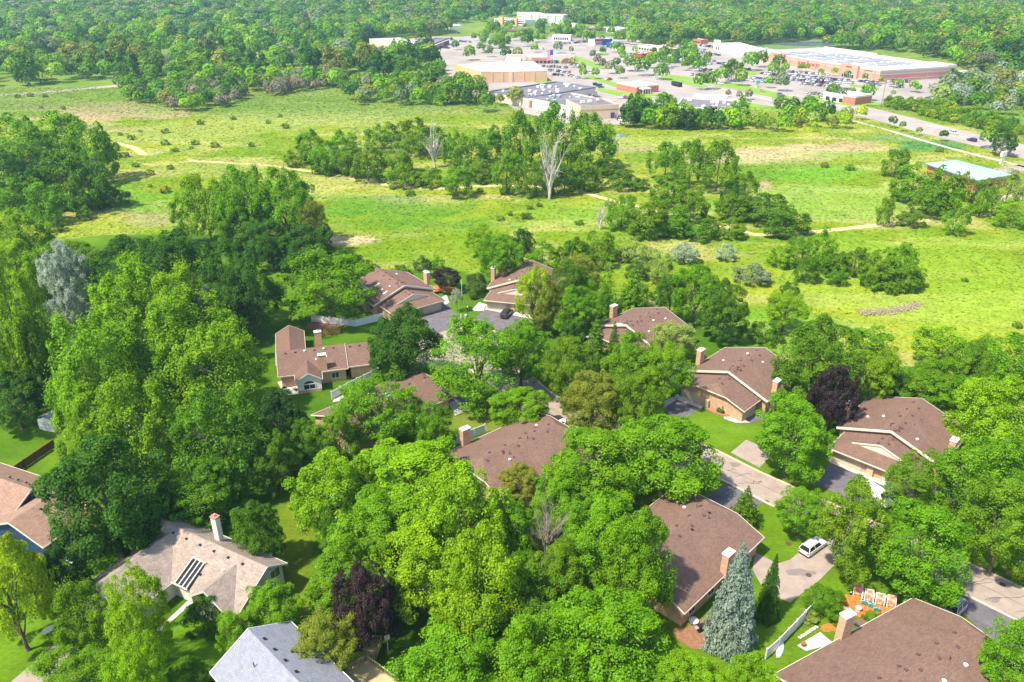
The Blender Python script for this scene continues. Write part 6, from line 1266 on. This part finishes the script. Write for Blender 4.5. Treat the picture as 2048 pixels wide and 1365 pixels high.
 ('ash', 'olive', (595, 400, 660, 500), 'thin olive half bare tree at the right of the cottonwood clump'),
 ('maple', 'green', (430, 410, 530, 500), 'green tree low in the cottonwood clump'),
 ('bush', 'deep', (650, 500, 735, 560), 'dark bush behind the wide spreading tree'),
 ('dead', 'white', (1060, 260, 1140, 398), 'tall white dead tree with forked trunk in front of the grove'),
 ('dead', 'white', (835, 244, 900, 335), 'smaller white dead tree inside the grove'),
 ('bare', 'brown', (770, 268, 830, 340), 'bare brown tree among the leafy left half of the grove'),
 ('dead', 'white', (168, 330, 218, 398), 'little dead tree beside the left wood'),
 ('dead', 'white', (1180, 405, 1222, 458), 'broken pale dead tree at the left end of the trail thicket'),
]:
    if t[3]: T(*t)
G = 'trees in the long meadow grove'
grove = [('maple', 'bright', (592, 262, 650, 320)), ('maple', 'lime', (565, 295, 615, 330)), ('maple', 'bright', (620, 283, 680, 345)), ('maple', 'bright', (655, 262, 730, 320)), ('maple', 'mid', (665, 290, 730, 350)),
 ('maple', 'mid', (698, 290, 770, 360)), ('maple', 'bright', (725, 245, 800, 300)), ('maple', 'mid', (790, 238, 860, 300)), ('maple', 'mid', (820, 255, 900, 310)), ('maple', 'bright', (880, 262, 925, 325)), ('maple', 'lime', (765, 285, 830, 345)),
 ('bush', 'mid', (770, 330, 835, 375)), ('bush', 'mid', (830, 335, 885, 375)), ('maple', 'bright', (878, 332, 948, 392)), ('maple', 'mid', (900, 270, 985, 345)), ('maple', 'bright', (940, 258, 1010, 325)), ('ash', 'mid', (975, 250, 1000, 290)),
 ('poplar', 'bright', (1000, 222, 1080, 330)), ('poplar', 'bright', (1060, 208, 1150, 330)), ('poplar', 'bright', (1130, 225, 1235, 330)), ('maple', 'bright', (978, 300, 1050, 385)), ('maple', 'mid', (1040, 320, 1100, 390)), ('maple', 'green', (1100, 320, 1160, 385)),
 ('maple', 'mid', (1135, 320, 1205, 378)), ('maple', 'green', (1190, 308, 1245, 350)), ('bush', 'green', (1215, 340, 1282, 378)), ('maple', 'mid', (930, 320, 990, 362)), ('bush', 'green', (622, 318, 680, 342)), ('maple', 'mid', (1090, 285, 1180, 360)), ('bush', 'mid', (1260, 358, 1300, 380))]
H = 'trees in the thicket beside the trail'
thick = [('poplar', 'bright', (1300, 285, 1365, 345)), ('poplar', 'bright', (1345, 280, 1420, 360)), ('poplar', 'mid', (1400, 280, 1478, 370)), ('maple', 'mid', (1462, 345, 1518, 400)), ('maple', 'bright', (1300, 350, 1370, 410)), ('maple', 'mid', (1345, 370, 1420, 440)),
 ('maple', 'mid', (1425, 385, 1500, 440)), ('maple', 'green', (1490, 392, 1585, 440)), ('maple', 'bright', (1210, 388, 1280, 455)), ('maple', 'mid', (1245, 400, 1340, 470)), ('maple', 'bright', (1300, 410, 1380, 470)), ('bush', 'green', (1365, 435, 1435, 482)), ('bush', 'mid', (1430, 435, 1490, 478)),
 ('bush', 'green', (1528, 428, 1620, 462)), ('maple', 'deep', (1440, 360, 1480, 410)), ('bush', 'mid', (1285, 455, 1315, 480))]
Kk = 'trees in the field thicket right of the houses'
field = [('maple', 'bright', (1575, 470, 1640, 530)), ('ash', 'lime', (1620, 452, 1672, 540)), ('maple', 'green', (1590, 510, 1640, 560)), ('maple', 'mid', (1680, 490, 1745, 545)), ('maple', 'bright', (1770, 480, 1835, 540)), ('maple', 'mid', (1730, 500, 1800, 570)), ('maple', 'mid', (1760, 520, 1850, 572)),
 ('bush', 'bright', (1722, 540, 1770, 578)), ('bush', 'mid', (1768, 562, 1798, 590)), ('bush', 'bright', (1655, 535, 1695, 572)), ('maple', 'green', (1640, 500, 1700, 550)), ('bush', 'lime', (1535, 490, 1590, 535))]
Tt = 'trees in front of the teal roofed building'
teal = [('maple', 'bright', (1785, 330, 1870, 400)), ('maple', 'bright', (1850, 332, 1930, 425)), ('maple', 'mid', (1820, 370, 1900, 430)), ('ash', 'olive', (1905, 345, 1950, 425)), ('maple', 'bright', (1945, 360, 1990, 430)), ('ash', 'pale', (1985, 340, 2048, 430)), ('maple', 'mid', (1755, 395, 1790, 450)), ('ash', 'lime', (1890, 400, 1940, 465)), ('maple', 'mid', (1765, 298, 1822, 352)), ('ash', 'lime', (1990, 400, 2060, 450)), ('bush', 'mid', (1795, 425, 1850, 450))]
Lw = 'trees of the left wood'
leftw = [('maple', 'bright', (-30, 225, 90, 330)), ('maple', 'lime', (60, 222, 165, 320)), ('maple', 'bright', (130, 235, 232, 360)), ('maple', 'mid', (0, 255, 110, 360)), ('maple', 'green', (70, 290, 190, 410)), ('maple', 'green', (130, 310, 215, 420)), ('maple', 'deep', (-30, 300, 60, 400)), ('maple', 'bright', (-20, 358, 65, 440)), ('maple', 'bright', (55, 362, 130, 445)), ('maple', 'deep', (30, 330, 110, 420)), ('bush', 'dusk', (150, 380, 210, 420)), ('bush', 'dusk', (200, 370, 260, 412)), ('bush', 'mid', (152, 412, 184, 440)), ('bush', 'green', (88, 430, 125, 465))]
def nth(n): return ['', 'second', 'third', 'fourth', 'fifth', 'sixth', 'seventh', 'eighth', 'ninth', 'tenth', 'eleventh', 'twelfth'][n] if n < 12 else f"{n + 1}{'th' if (n + 1) % 100 in (11, 12, 13) else {1: 'st', 2: 'nd', 3: 'rd'}.get((n + 1) % 10, 'th')}"
NUM = ['', 'second', 'third', 'fourth', 'fifth', 'sixth', 'seventh', 'eighth', 'ninth', 'tenth', 'eleventh', 'twelfth']
CW = dict(fresh='fresh green', lime='lime green', bright='bright green', mid='mid green', green='plain green', deep='deep green', dark='dark green', olive='olive', yellow='yellow green', purple='dark purple', silver='silver grey', pale='pale green', grey='grey green', dusk='dull green', brown='brown twiggy', white='whitish', blue='blue green')
def grouped(lst, grp, where, lod=1):
    """label each by colour, kind and its order from the left within that look"""
    by = {}
    for k, t in enumerate(lst): by.setdefault((t[0] == 'bush', t[1]), []).append(k)
    for key, ks in by.items():
        ks.sort(key=lambda i: (lst[i][2][0] + lst[i][2][2]) / 2)
        for n, i in enumerate(ks):
            kd, c, box = lst[i][:3]; noun = {'bush': 'bush', 'poplar': 'tree', 'bare': 'leafless tree'}.get(kd, 'tree')
            one = len(ks) == 1
            lab = f"{'only' if one else ((nth(n) + ' from the left of the') if n else 'leftmost of the')} {CW[c]} {noun if one else ('bushes' if key[0] else 'trees')} {where}"
            T(kd, c, box, lab, cat='bush' if kd == 'bush' else 'tree', group=grp, lod=lod, clear=None if kd in ('bush', 'poplar') else .8)
grouped(grove, G, 'in the long meadow grove'); grouped(thick, H, 'in the trail thicket'); grouped(field, Kk, 'in the field thicket'); grouped(teal, Tt, 'by the teal roofed building'); grouped(leftw, Lw, 'in the wood at the left edge')
# thin ground cover trees behind the houses
low = [('ash', 'bright', (1050, 480, 1120, 545)), ('maple', 'green', (1110, 470, 1180, 540)), ('ash', 'mid', (1160, 460, 1230, 530)), ('ash', 'olive', (1120, 510, 1200, 570)), ('bush', 'pale', (1240, 480, 1300, 525)), ('bush', 'white', (1340, 483, 1400, 528)), ('bush', 'white', (1432, 488, 1474, 522)), ('bush', 'grey', (1470, 528, 1540, 568)), ('ash', 'pale', (1290, 500, 1345, 560)),
 ('maple', 'mid', (1240, 560, 1310, 620)), ('bush', 'bright', (1180, 480, 1240, 520)), ('ash', 'bright', (1160, 560, 1220, 640)), ('maple', 'deep', (1120, 630, 1185, 690)), ('bush', 'green', (1500, 640, 1560, 690)), ('bush', 'lime', (1640, 690, 1720, 740)), ('ash', 'bright', (1700, 650, 1790, 720)), ('ash', 'lime', (1830, 650, 1930, 730)), ('maple', 'bright', (1940, 660, 2060, 760)), ('bush', 'lime', (1500, 690, 1560, 735)),
 ('bush', 'dusk', (828, 512, 862, 542)), ('bush', 'green', (780, 530, 820, 552)), ('bush', 'bright', (862, 512, 888, 540)), ('bush', 'mid', (1060, 640, 1100, 672)), ('maple', 'green', (700, 520, 760, 575)), ('bush', 'dusk', (1250, 520, 1300, 560)), ('maple', 'green', (1780, 780, 1830, 820)), ('bush', 'green', (1560, 560, 1600, 600))]
grouped(low, 'scrub between the houses and the meadow', 'in the scrub behind the houses')
dots = [(560, 232), (940, 352), (1000, 437), (1020, 428), (1052, 432), (1060, 415), (1078, 410), (1158, 445), (660, 165), (165, 310), (330, 285), (352, 300), (390, 285), (130, 340), (382, 296), (428, 290), (502, 290), (400, 245), (536, 244), (466, 236), (570, 252), (82, 215), (127, 216), (300, 345), (340, 335), (270, 330), (460, 335), (240, 268), (262, 275), (820, 386), (1345, 470), (1650, 330), (1700, 335), (1880, 300), (1760, 420), (960, 380), (1105, 395), (1930, 560), (2035, 650), (1480, 600), (1300, 592), (280, 262), (250, 310), (330, 262), (60, 190), (35, 192), (90, 192), (345, 300), (300, 372), (330, 380)]
rr_ = random.Random(3); DOTS = []
for (x, y) in dots:
    w = rr_.uniform(4, 9) * (.6 + y / 600); DOTS.append(('bush', rr_.choice(('green', 'mid', 'olive', 'dusk', 'bright')), (x - w / 1, y - w * .7, x + w, y + w * .6)))
grouped(DOTS, 'scattered meadow bushes', 'scattered over the meadow')
# ---- fill woods
def occupied(): return [(t[2][0], t[2][1], t[3]) for t in TREES]
OCC = occupied()
FILL = []
BLD = []
for o_ in list(bpy.data.objects):
    if o_.parent is None and o_.type == 'EMPTY' and o_.location.y > 400 and o_.get('category') in ('building', 'house'):
        xs_ = [((o_.matrix_basis @ Vector(c_))) for ch_ in o_.children if ch_.type == 'MESH' and ch_.name.startswith('wall') for c_ in ch_.bound_box]
        if xs_: x0_, x1_, y0_, y1_ = min(v.x for v in xs_), max(v.x for v in xs_), min(v.y for v in xs_), max(v.y for v in xs_); BLD.append(((x0_ + x1_) / 2, (y0_ + y1_) / 2, 0.0)); BOXES = globals().setdefault('BOXES', []); BOXES.append((x0_ - 5, x1_ + 5, y0_ - 14, y1_ + 4))
def wood(poly_px, n, rmin, rmax, hf, cols, where, excl=(), kinds=('maple',), seed=1, sep=.8, clear=1.0, world=None):
    r_ = random.Random(seed); P = world or W(poly_px); xs = [p[0] for p in P]; ys = [p[1] for p in P]; got = 0; loc = {}; cs = 12.0
    for _ in range(n * 14):
        if got >= n: break
        x, y = r_.uniform(min(xs), max(xs)), r_.uniform(min(ys), max(ys))
        if not inpoly(x, y, P) or any(inpoly(x, y, e) for e in excl): continue
        a = r_.uniform(rmin, rmax); c = (int(x // cs), int(y // cs))
        if any(b_[0] < x < b_[1] and b_[2] < y < b_[3] for b_ in BOXES): continue
        if any((x - q[0]) ** 2 + (y - q[1]) ** 2 < ((a + q[2]) * sep) ** 2 for i in (-1, 0, 1) for j in (-1, 0, 1) for q in loc.get((c[0] + i, c[1] + j), ())): continue
        loc.setdefault(c, []).append((x, y, a)); b = a * r_.uniform(*hf); col = r_.choice(cols); k = r_.choice(kinds)
        FILL.append((k, col, x, y, a, b, clear + b * .95, where)); got += 1
HWX = [tuple(p) for p in offset(hw_c, 18)] + [tuple(p) for p in offset(hw_c, -18)][::-1]
ROADX = W([(-80, 200), (230, 184), (240, 168), (-80, 180)])
mixc = ('lime', 'mid', 'bright', 'olive', 'mid', 'green', 'deep', 'dark', 'green', 'deep', 'bright', 'mid', 'olive', 'deep', 'dusk', 'lime', 'green', 'grey')
# woods right behind the meadow
wood([(235, 172), (330, 178), (470, 150), (600, 170), (700, 165), (820, 175), (900, 150), (905, 165), (980, 195), (1010, 215), (880, 212), (720, 212), (660, 178), (520, 182), (490, 200), (380, 226), (235, 200)], 200, 3.0, 6.5, (.8, 1.1), mixc, 'behind the far meadow', seed=2, sep=.55, excl=(LOT_W,))
wood([(-120, 178), (60, 172), (230, 158), (330, 168), (600, 150), (820, 165), (888, 140), (860, 105), (780, 100), (730, 88), (760, 60), (-200, 60)], 800, 4.5, 9.5, (.75, 1.2), mixc, 'in the upper left wood', seed=3, sep=.6, excl=(LOT_W, ROADX), clear=2)
wood([(1250, 235), (1480, 225), (1490, 240), (1460, 262), (1250, 258)], 36, 4.0, 6.5, (.9, 1.2), ('lime', 'bright', 'deep', 'green', 'dark'), 'below the peach building', seed=4, sep=.55)
wood([(1440, 240), (1690, 240), (1700, 262), (1600, 268), (1500, 262), (1440, 262)], 28, 2.0, 4.0, (.8, 1.2), ('olive', 'lime', 'pale', 'mid', 'yellow'), 'below the highway', seed=5, sep=.6, excl=(HWX,))
wood([(1560, 225), (1600, 215), (1680, 240), (1680, 250), (1560, 248)], 10, 3.5, 5.0, (.9, 1.2), ('green', 'deep', 'bright'), 'at the highway corner', seed=6, sep=.55, excl=(HWX,))
wood([(1760, 212), (1900, 245), (2100, 290), (2100, 268), (1960, 235), (1860, 212), (1790, 205)], 120, 2.0, 3.4, (.7, 1.0), ('lime', 'bright', 'mid', 'green', 'yellow'), 'beyond the highway', seed=7, sep=.5, clear=0, kinds=('bush',), excl=(HWX,))
wood([(1850, 200), (1960, 160), (2100, 150), (2100, 235), (1960, 228)], 60, 3.5, 6.5, (.8, 1.1), ('mid', 'green', 'grey', 'olive', 'pale', 'silver'), 'right of the superstore lot', seed=8, sep=.6)
wood([(1650, 98), (1760, 104), (1885, 124), (1945, 150), (2160, 150), (2160, 30), (1700, 30), (1650, 80)], 2000, 5.5, 9.0, (.8, 1.1), mixc, 'behind the superstore', seed=9, sep=.6, clear=2, excl=(LOT_W, W([(1400, 76), (1720, 76), (1720, 93), (1400, 96)])))
wood([(1880, 190), (1945, 160), (1990, 170), (1980, 195)], 8, 4.5, 7, (.9, 1.1), ('silver', 'grey', 'deep'), 'pale trees right of the lot', seed=10, sep=.6)
wood([(700, 88), (760, 84), (893, 70), (910, 44), (975, 34), (1030, 26), (1130, 24), (1140, 50), (1250, 60), (1285, 90), (1420, 84), (1500, 92), (1640, 79), (1720, 62), (1720, 30), (700, 30)], 2600, 5.5, 9.0, (.8, 1.1), mixc, 'behind the shops', seed=31, sep=.6, clear=2, excl=(LOT_W,))
wood([(960, 42), (1240, 42), (1260, 60), (1400, 70), (1500, 78), (1640, 76), (1730, 60), (2300, 60), (2300, 8), (700, 8), (700, 62), (800, 30), (1600, 30)], 3600, 6.0, 9.5, (.8, 1.1), mixc, 'behind the shops', seed=11, sep=.6, clear=2, excl=(LOT_W,))
wood(None, 9000, 7.0, 12.0, (.6, .85), ('green', 'deep', 'dark', 'mid', 'deep', 'grey'), 'far', seed=12, sep=.62, clear=1, world=[(-1500, 1120), (1500, 1120), (2600, 2600), (-2600, 2600)])
wood(None, 2600, 6.0, 9.5, (.7, 1.0), mixc, 'far', seed=13, sep=.62, clear=1, world=[tuple(at(-900, 62)[:2]), tuple(at(730, 62)[:2]), tuple(at(700, 8)[:2]), tuple(at(-900, 8)[:2])])
wood([(2048, 250), (2200, 250), (2200, 60), (2048, 60)], 120, 5, 8, (.8, 1.1), mixc, 'far', seed=14, sep=.6)
# brown bare scrub patches
wood([(300, 190), (470, 165), (490, 190), (460, 215), (340, 222)], 70, 2.2, 4, (.8, 1.1), ('brown',), 'bare scrub by the far meadow', kinds=('bare',), seed=20, sep=.5)
wood([(520, 178), (680, 150), (700, 170), (540, 196)], 60, 2.5, 4.5, (.9, 1.3), ('brown',), 'bare scrub by the far meadow', kinds=('bare',), seed=21, sep=.5)
wood([(985, 50), (1250, 60), (1280, 92), (1240, 100), (1160, 88), (1040, 92), (990, 100), (960, 90)], 70, 3.5, 6, (.85, 1.1), ('green', 'deep', 'mid', 'bright', 'lime'), 'town', seed=41, sep=.9, clear=1.2, excl=(HWX,))
wood([(1225, 105), (1340, 100), (1420, 120), (1400, 150), (1330, 140), (1240, 125)], 30, 3, 5, (.85, 1.1), ('green', 'deep', 'mid', 'bright'), 'town', seed=42, sep=1.1, clear=1.2, excl=(HWX,))
# town trees
r_ = random.Random(77)
TOWN = [(1012, 112, 16, 'deep'), (978, 108, 14, 'deep'), (1000, 90, 18, 'green'), (855, 62, 10, 'green'), (868, 122, 24, 'deep'), (815, 108, 16, 'pale'), (968, 78, 14, 'green'), (912, 95, 12, 'deep'), (948, 78, 10, 'mid'), (1000, 70, 12, 'green'), (880, 140, 20, 'bright'), (940, 112, 20, 'mid'), (962, 100, 14, 'green'),
 (1055, 85, 20, 'deep'), (1080, 60, 18, 'green'), (1110, 66, 16, 'mid'), (1130, 60, 20, 'bright'), (1150, 70, 14, 'deep'), (1180, 80, 12, 'deep'), (1035, 112, 16, 'olive'), (1070, 100, 12, 'lime'), (1115, 100, 16, 'grey'), (1145, 130, 12, 'olive'), (1165, 152, 14, 'bright'), (1190, 152, 14, 'bright'), (1163, 140, 12, 'mid'),
 (1220, 140, 18, 'grey'), (1240, 150, 16, 'green'), (1262, 132, 24, 'green'), (1285, 140, 26, 'green'), (1245, 118, 10, 'bright'), (1300, 128, 20, 'bright'), (1322, 150, 22, 'green'), (1332, 130, 16, 'bright'), (1232, 132, 14, 'deep'), (1205, 106, 10, 'deep'), (1240, 80, 18, 'mid'), (1260, 62, 18, 'lime'), (1300, 80, 22, 'green'), (1320, 90, 16, 'deep'), (1350, 80, 20, 'mid'), (1370, 98, 18, 'green'),
 (1382, 100, 16, 'lime'), (1340, 96, 14, 'olive'), (1380, 130, 16, 'green'), (1402, 135, 16, 'green'), (1370, 135, 14, 'bright'), (1400, 170, 22, 'green'), (1418, 168, 24, 'green'), (1440, 158, 20, 'bright'), (1462, 150, 28, 'green'), (1480, 162, 22, 'mid'), (1500, 130, 26, 'bright'), (1520, 125, 22, 'green'), (1545, 145, 18, 'bright'), (1560, 155, 14, 'green'), (1555, 130, 20, 'deep'), (1570, 140, 12, 'bright'), (1600, 140, 10, 'bright'), (1612, 140, 10, 'bright'), (1640, 150, 9, 'lime'),
 (1536, 170, 14, 'bright'), (1562, 172, 24, 'grey'), (1662, 190, 22, 'green'), (1680, 196, 18, 'grey'), (1732, 192, 22, 'green'), (1702, 190, 12, 'mid'), (1728, 160, 10, 'bright'), (1668, 148, 10, 'lime'), (1692, 152, 8, 'lime'), (1760, 165, 8, 'lime'), (1790, 172, 10, 'bright'), (1800, 172, 8, 'bright'), (1825, 178, 14, 'bright'), (1835, 182, 10, 'bright'), (1886, 160, 9, 'green'), (1880, 176, 12, 'deep'), (1785, 192, 8, 'pale'),
 (1030, 200, 26, 'olive'), (1000, 205, 14, 'olive'), (1005, 100, 12, 'dusk'), (1255, 245, 20, 'bright'), (1268, 218, 28, 'bright'), (1790, 245, 0, ''), (1720, 232, 18, 'yellow'), (1783, 250, 14, 'green'), (1803, 258, 11, 'green'), (1885, 277, 13, 'deep'), (1972, 285, 26, 'green'), (2000, 296, 34, 'deep'), (1836, 268, 9, 'mid'), (970, 212, 26, 'green'), (895, 195, 30, 'bright'), (950, 190, 34, 'bright'), (930, 170, 24, 'mid'), (862, 170, 28, 'green'), (830, 175, 28, 'mid'), (1560, 218, 22, 'green'), (1590, 236, 22, 'green'), (1620, 236, 18, 'bright'), (1640, 236, 18, 'mid')]
for k, (x, y, w, c) in enumerate(TOWN):
    if w: 
        p = at(x, y + w * .45); s = ppm(p.x, p.y); a = w / s * .72; FILL.append(('maple', c, p.x, p.y, a, a * .95, .8 + a * .95 + .6, 'town'))
for (x, y, w) in ((1455, 195, 10), (1477, 200, 12), (1497, 200, 14), (1553, 218, 16), (1185, 118, 12), (1195, 130, 14), (1205, 138, 14), (1142, 108, 10)):
    p = at(x, y); a = w / ppm(p.x, p.y) * .6; FILL.append(('bare', 'brown', p.x, p.y, a, a * 1.2, a * 1.2 + .6, 'town'))
def inframe(x, y, z, m=60):
    u, v = proj(x, y, z); return -m < u < 2048 + m and -m < v < 1365 + m
NT = sum(1 for t in TREES if t[7] == 'tree'); room = 292 - NT
cand = [f for f in FILL if f[7] != 'far' and inframe(f[2], f[3], f[6], 0) and f[0] != 'bush']
cand.sort(key=lambda f: -f[4] * ppm(f[2], f[3])); keep = set(id(f) for f in cand[:room])
bcand = [f for f in FILL if f[0] == 'bush' and inframe(f[2], f[3], f[6], 0)]; keepb = set(id(f) for f in bcand)
for t in TREES: plant(*t)
groups = {}
for f in FILL:
    if id(f) in keep or id(f) in keepb: groups.setdefault((f[7], f[1], f[0]), []).append(f)
WHERE = {'town': 'among the car parks and shops'}
for (wh, c, kd), fs in groups.items():
    fs.sort(key=lambda f: f[2] / f[3]); where = WHERE.get(wh, wh)
    for n, f in enumerate(fs):
        noun = 'bush' if kd == 'bush' else 'leafless tree' if kd == 'bare' else 'tree'
        lab = (f"{'only' if len(fs) == 1 else (nth(n) + ' from the left of the') if n else 'leftmost of the'} {CW[c]} {noun}{'' if len(fs) == 1 else 's'} {where}").replace('bushs', 'bushes')
        plant(f[0], f[1], (f[2], f[3]), f[4], f[5], f[6], lab, 'bush' if kd == 'bush' else 'tree', f"{CW[c]} {noun}s {where}".replace('bushs', 'bushes'), 1 if f[3] < 420 else 2)
# the rest of the woods: one mass
def mass():
    Vs, Cs, Ts = [], [], []; tp = {}
    for f in FILL:
        if id(f) in keep or id(f) in keepb: continue
        if f[0] != 'bush' and not inframe(f[2], f[3], f[6], 140): continue
        s = f[4] * ppm(f[2], f[3], f[6]); n = 220 if s > 22 else 130 if s > 11 else 64 if s > 6 else 30
        key = (n, rnd.randint(0, 5))
        if key not in tp:
            rg = np.random.default_rng(key[0] + key[1] * 100); m = n; d = sphere_dirs(m, rg, -.55); lob = np.ones(m)
            for _ in range(7): a_ = unit(rg.normal(size=3)); lob += rg.uniform(-.25, .22) * np.exp(-((1 - d @ a_) * 4))
            P = d * (lob * .86 * rg.uniform(.8, 1.1, m))[:, None]; nn = unit(d * .9 + np.array((0, 0, .25)) + rg.normal(size=(m, 3)) * .28)
            sz = 2.1 / math.sqrt(m) * rg.uniform(.7, 1.3, m); tp[key] = (leafquads(P, nn, sz, rg, .8), np.repeat(rg.uniform(.3, .7, m), 4))
        V, Tt_ = tp[key]; a = rnd.uniform(0, 6.28); ca, sa = math.cos(a), math.sin(a); z0 = float(terrain(f[2], f[3]))
        Vs.append(np.stack([(V[:, 0] * ca - V[:, 1] * sa) * f[4] + f[2], (V[:, 0] * sa + V[:, 1] * ca) * f[4] + f[3], V[:, 2] * f[5] + f[6] + z0], 1))
        c = PAL[f[1]] if f[0] != 'bare' else (.23, .205, .12); c = tuple(v * 1.12 for v in jit(c, rnd, .18)); Cs.append(np.tile(np.array(c), (len(V), 1))); Ts.append(Tt_)
    quads('far_woods', np.concatenate(Vs), np.concatenate(Cs), np.concatenate(Ts), FOLA, kind='stuff', label='dense far woods running to the top of the picture', cat='woods')
mass()
# ================================================================ HAZE
def haze():
    b = MB(); b.box(-5600, 5600, -60, 6600, -1.5, 105, WHITE); o = b.obj('haze', kind='stuff'); m = bpy.data.materials.new('haze_air'); m.use_nodes = True; n = m.node_tree.nodes; l = m.node_tree.links
    n.remove(n['Principled BSDF']); v = n.new('ShaderNodeVolumePrincipled'); v.inputs['Density'].default_value = HAZE_D; v.inputs['Color'].default_value = (.48, .76, 1.0, 1); v.inputs['Anisotropy'].default_value = .2
    l.new(v.outputs[0], n['Material Output'].inputs['Volume']); o.data.materials.clear(); o.data.materials.append(m)
HAZE_D = 0.00013
haze()
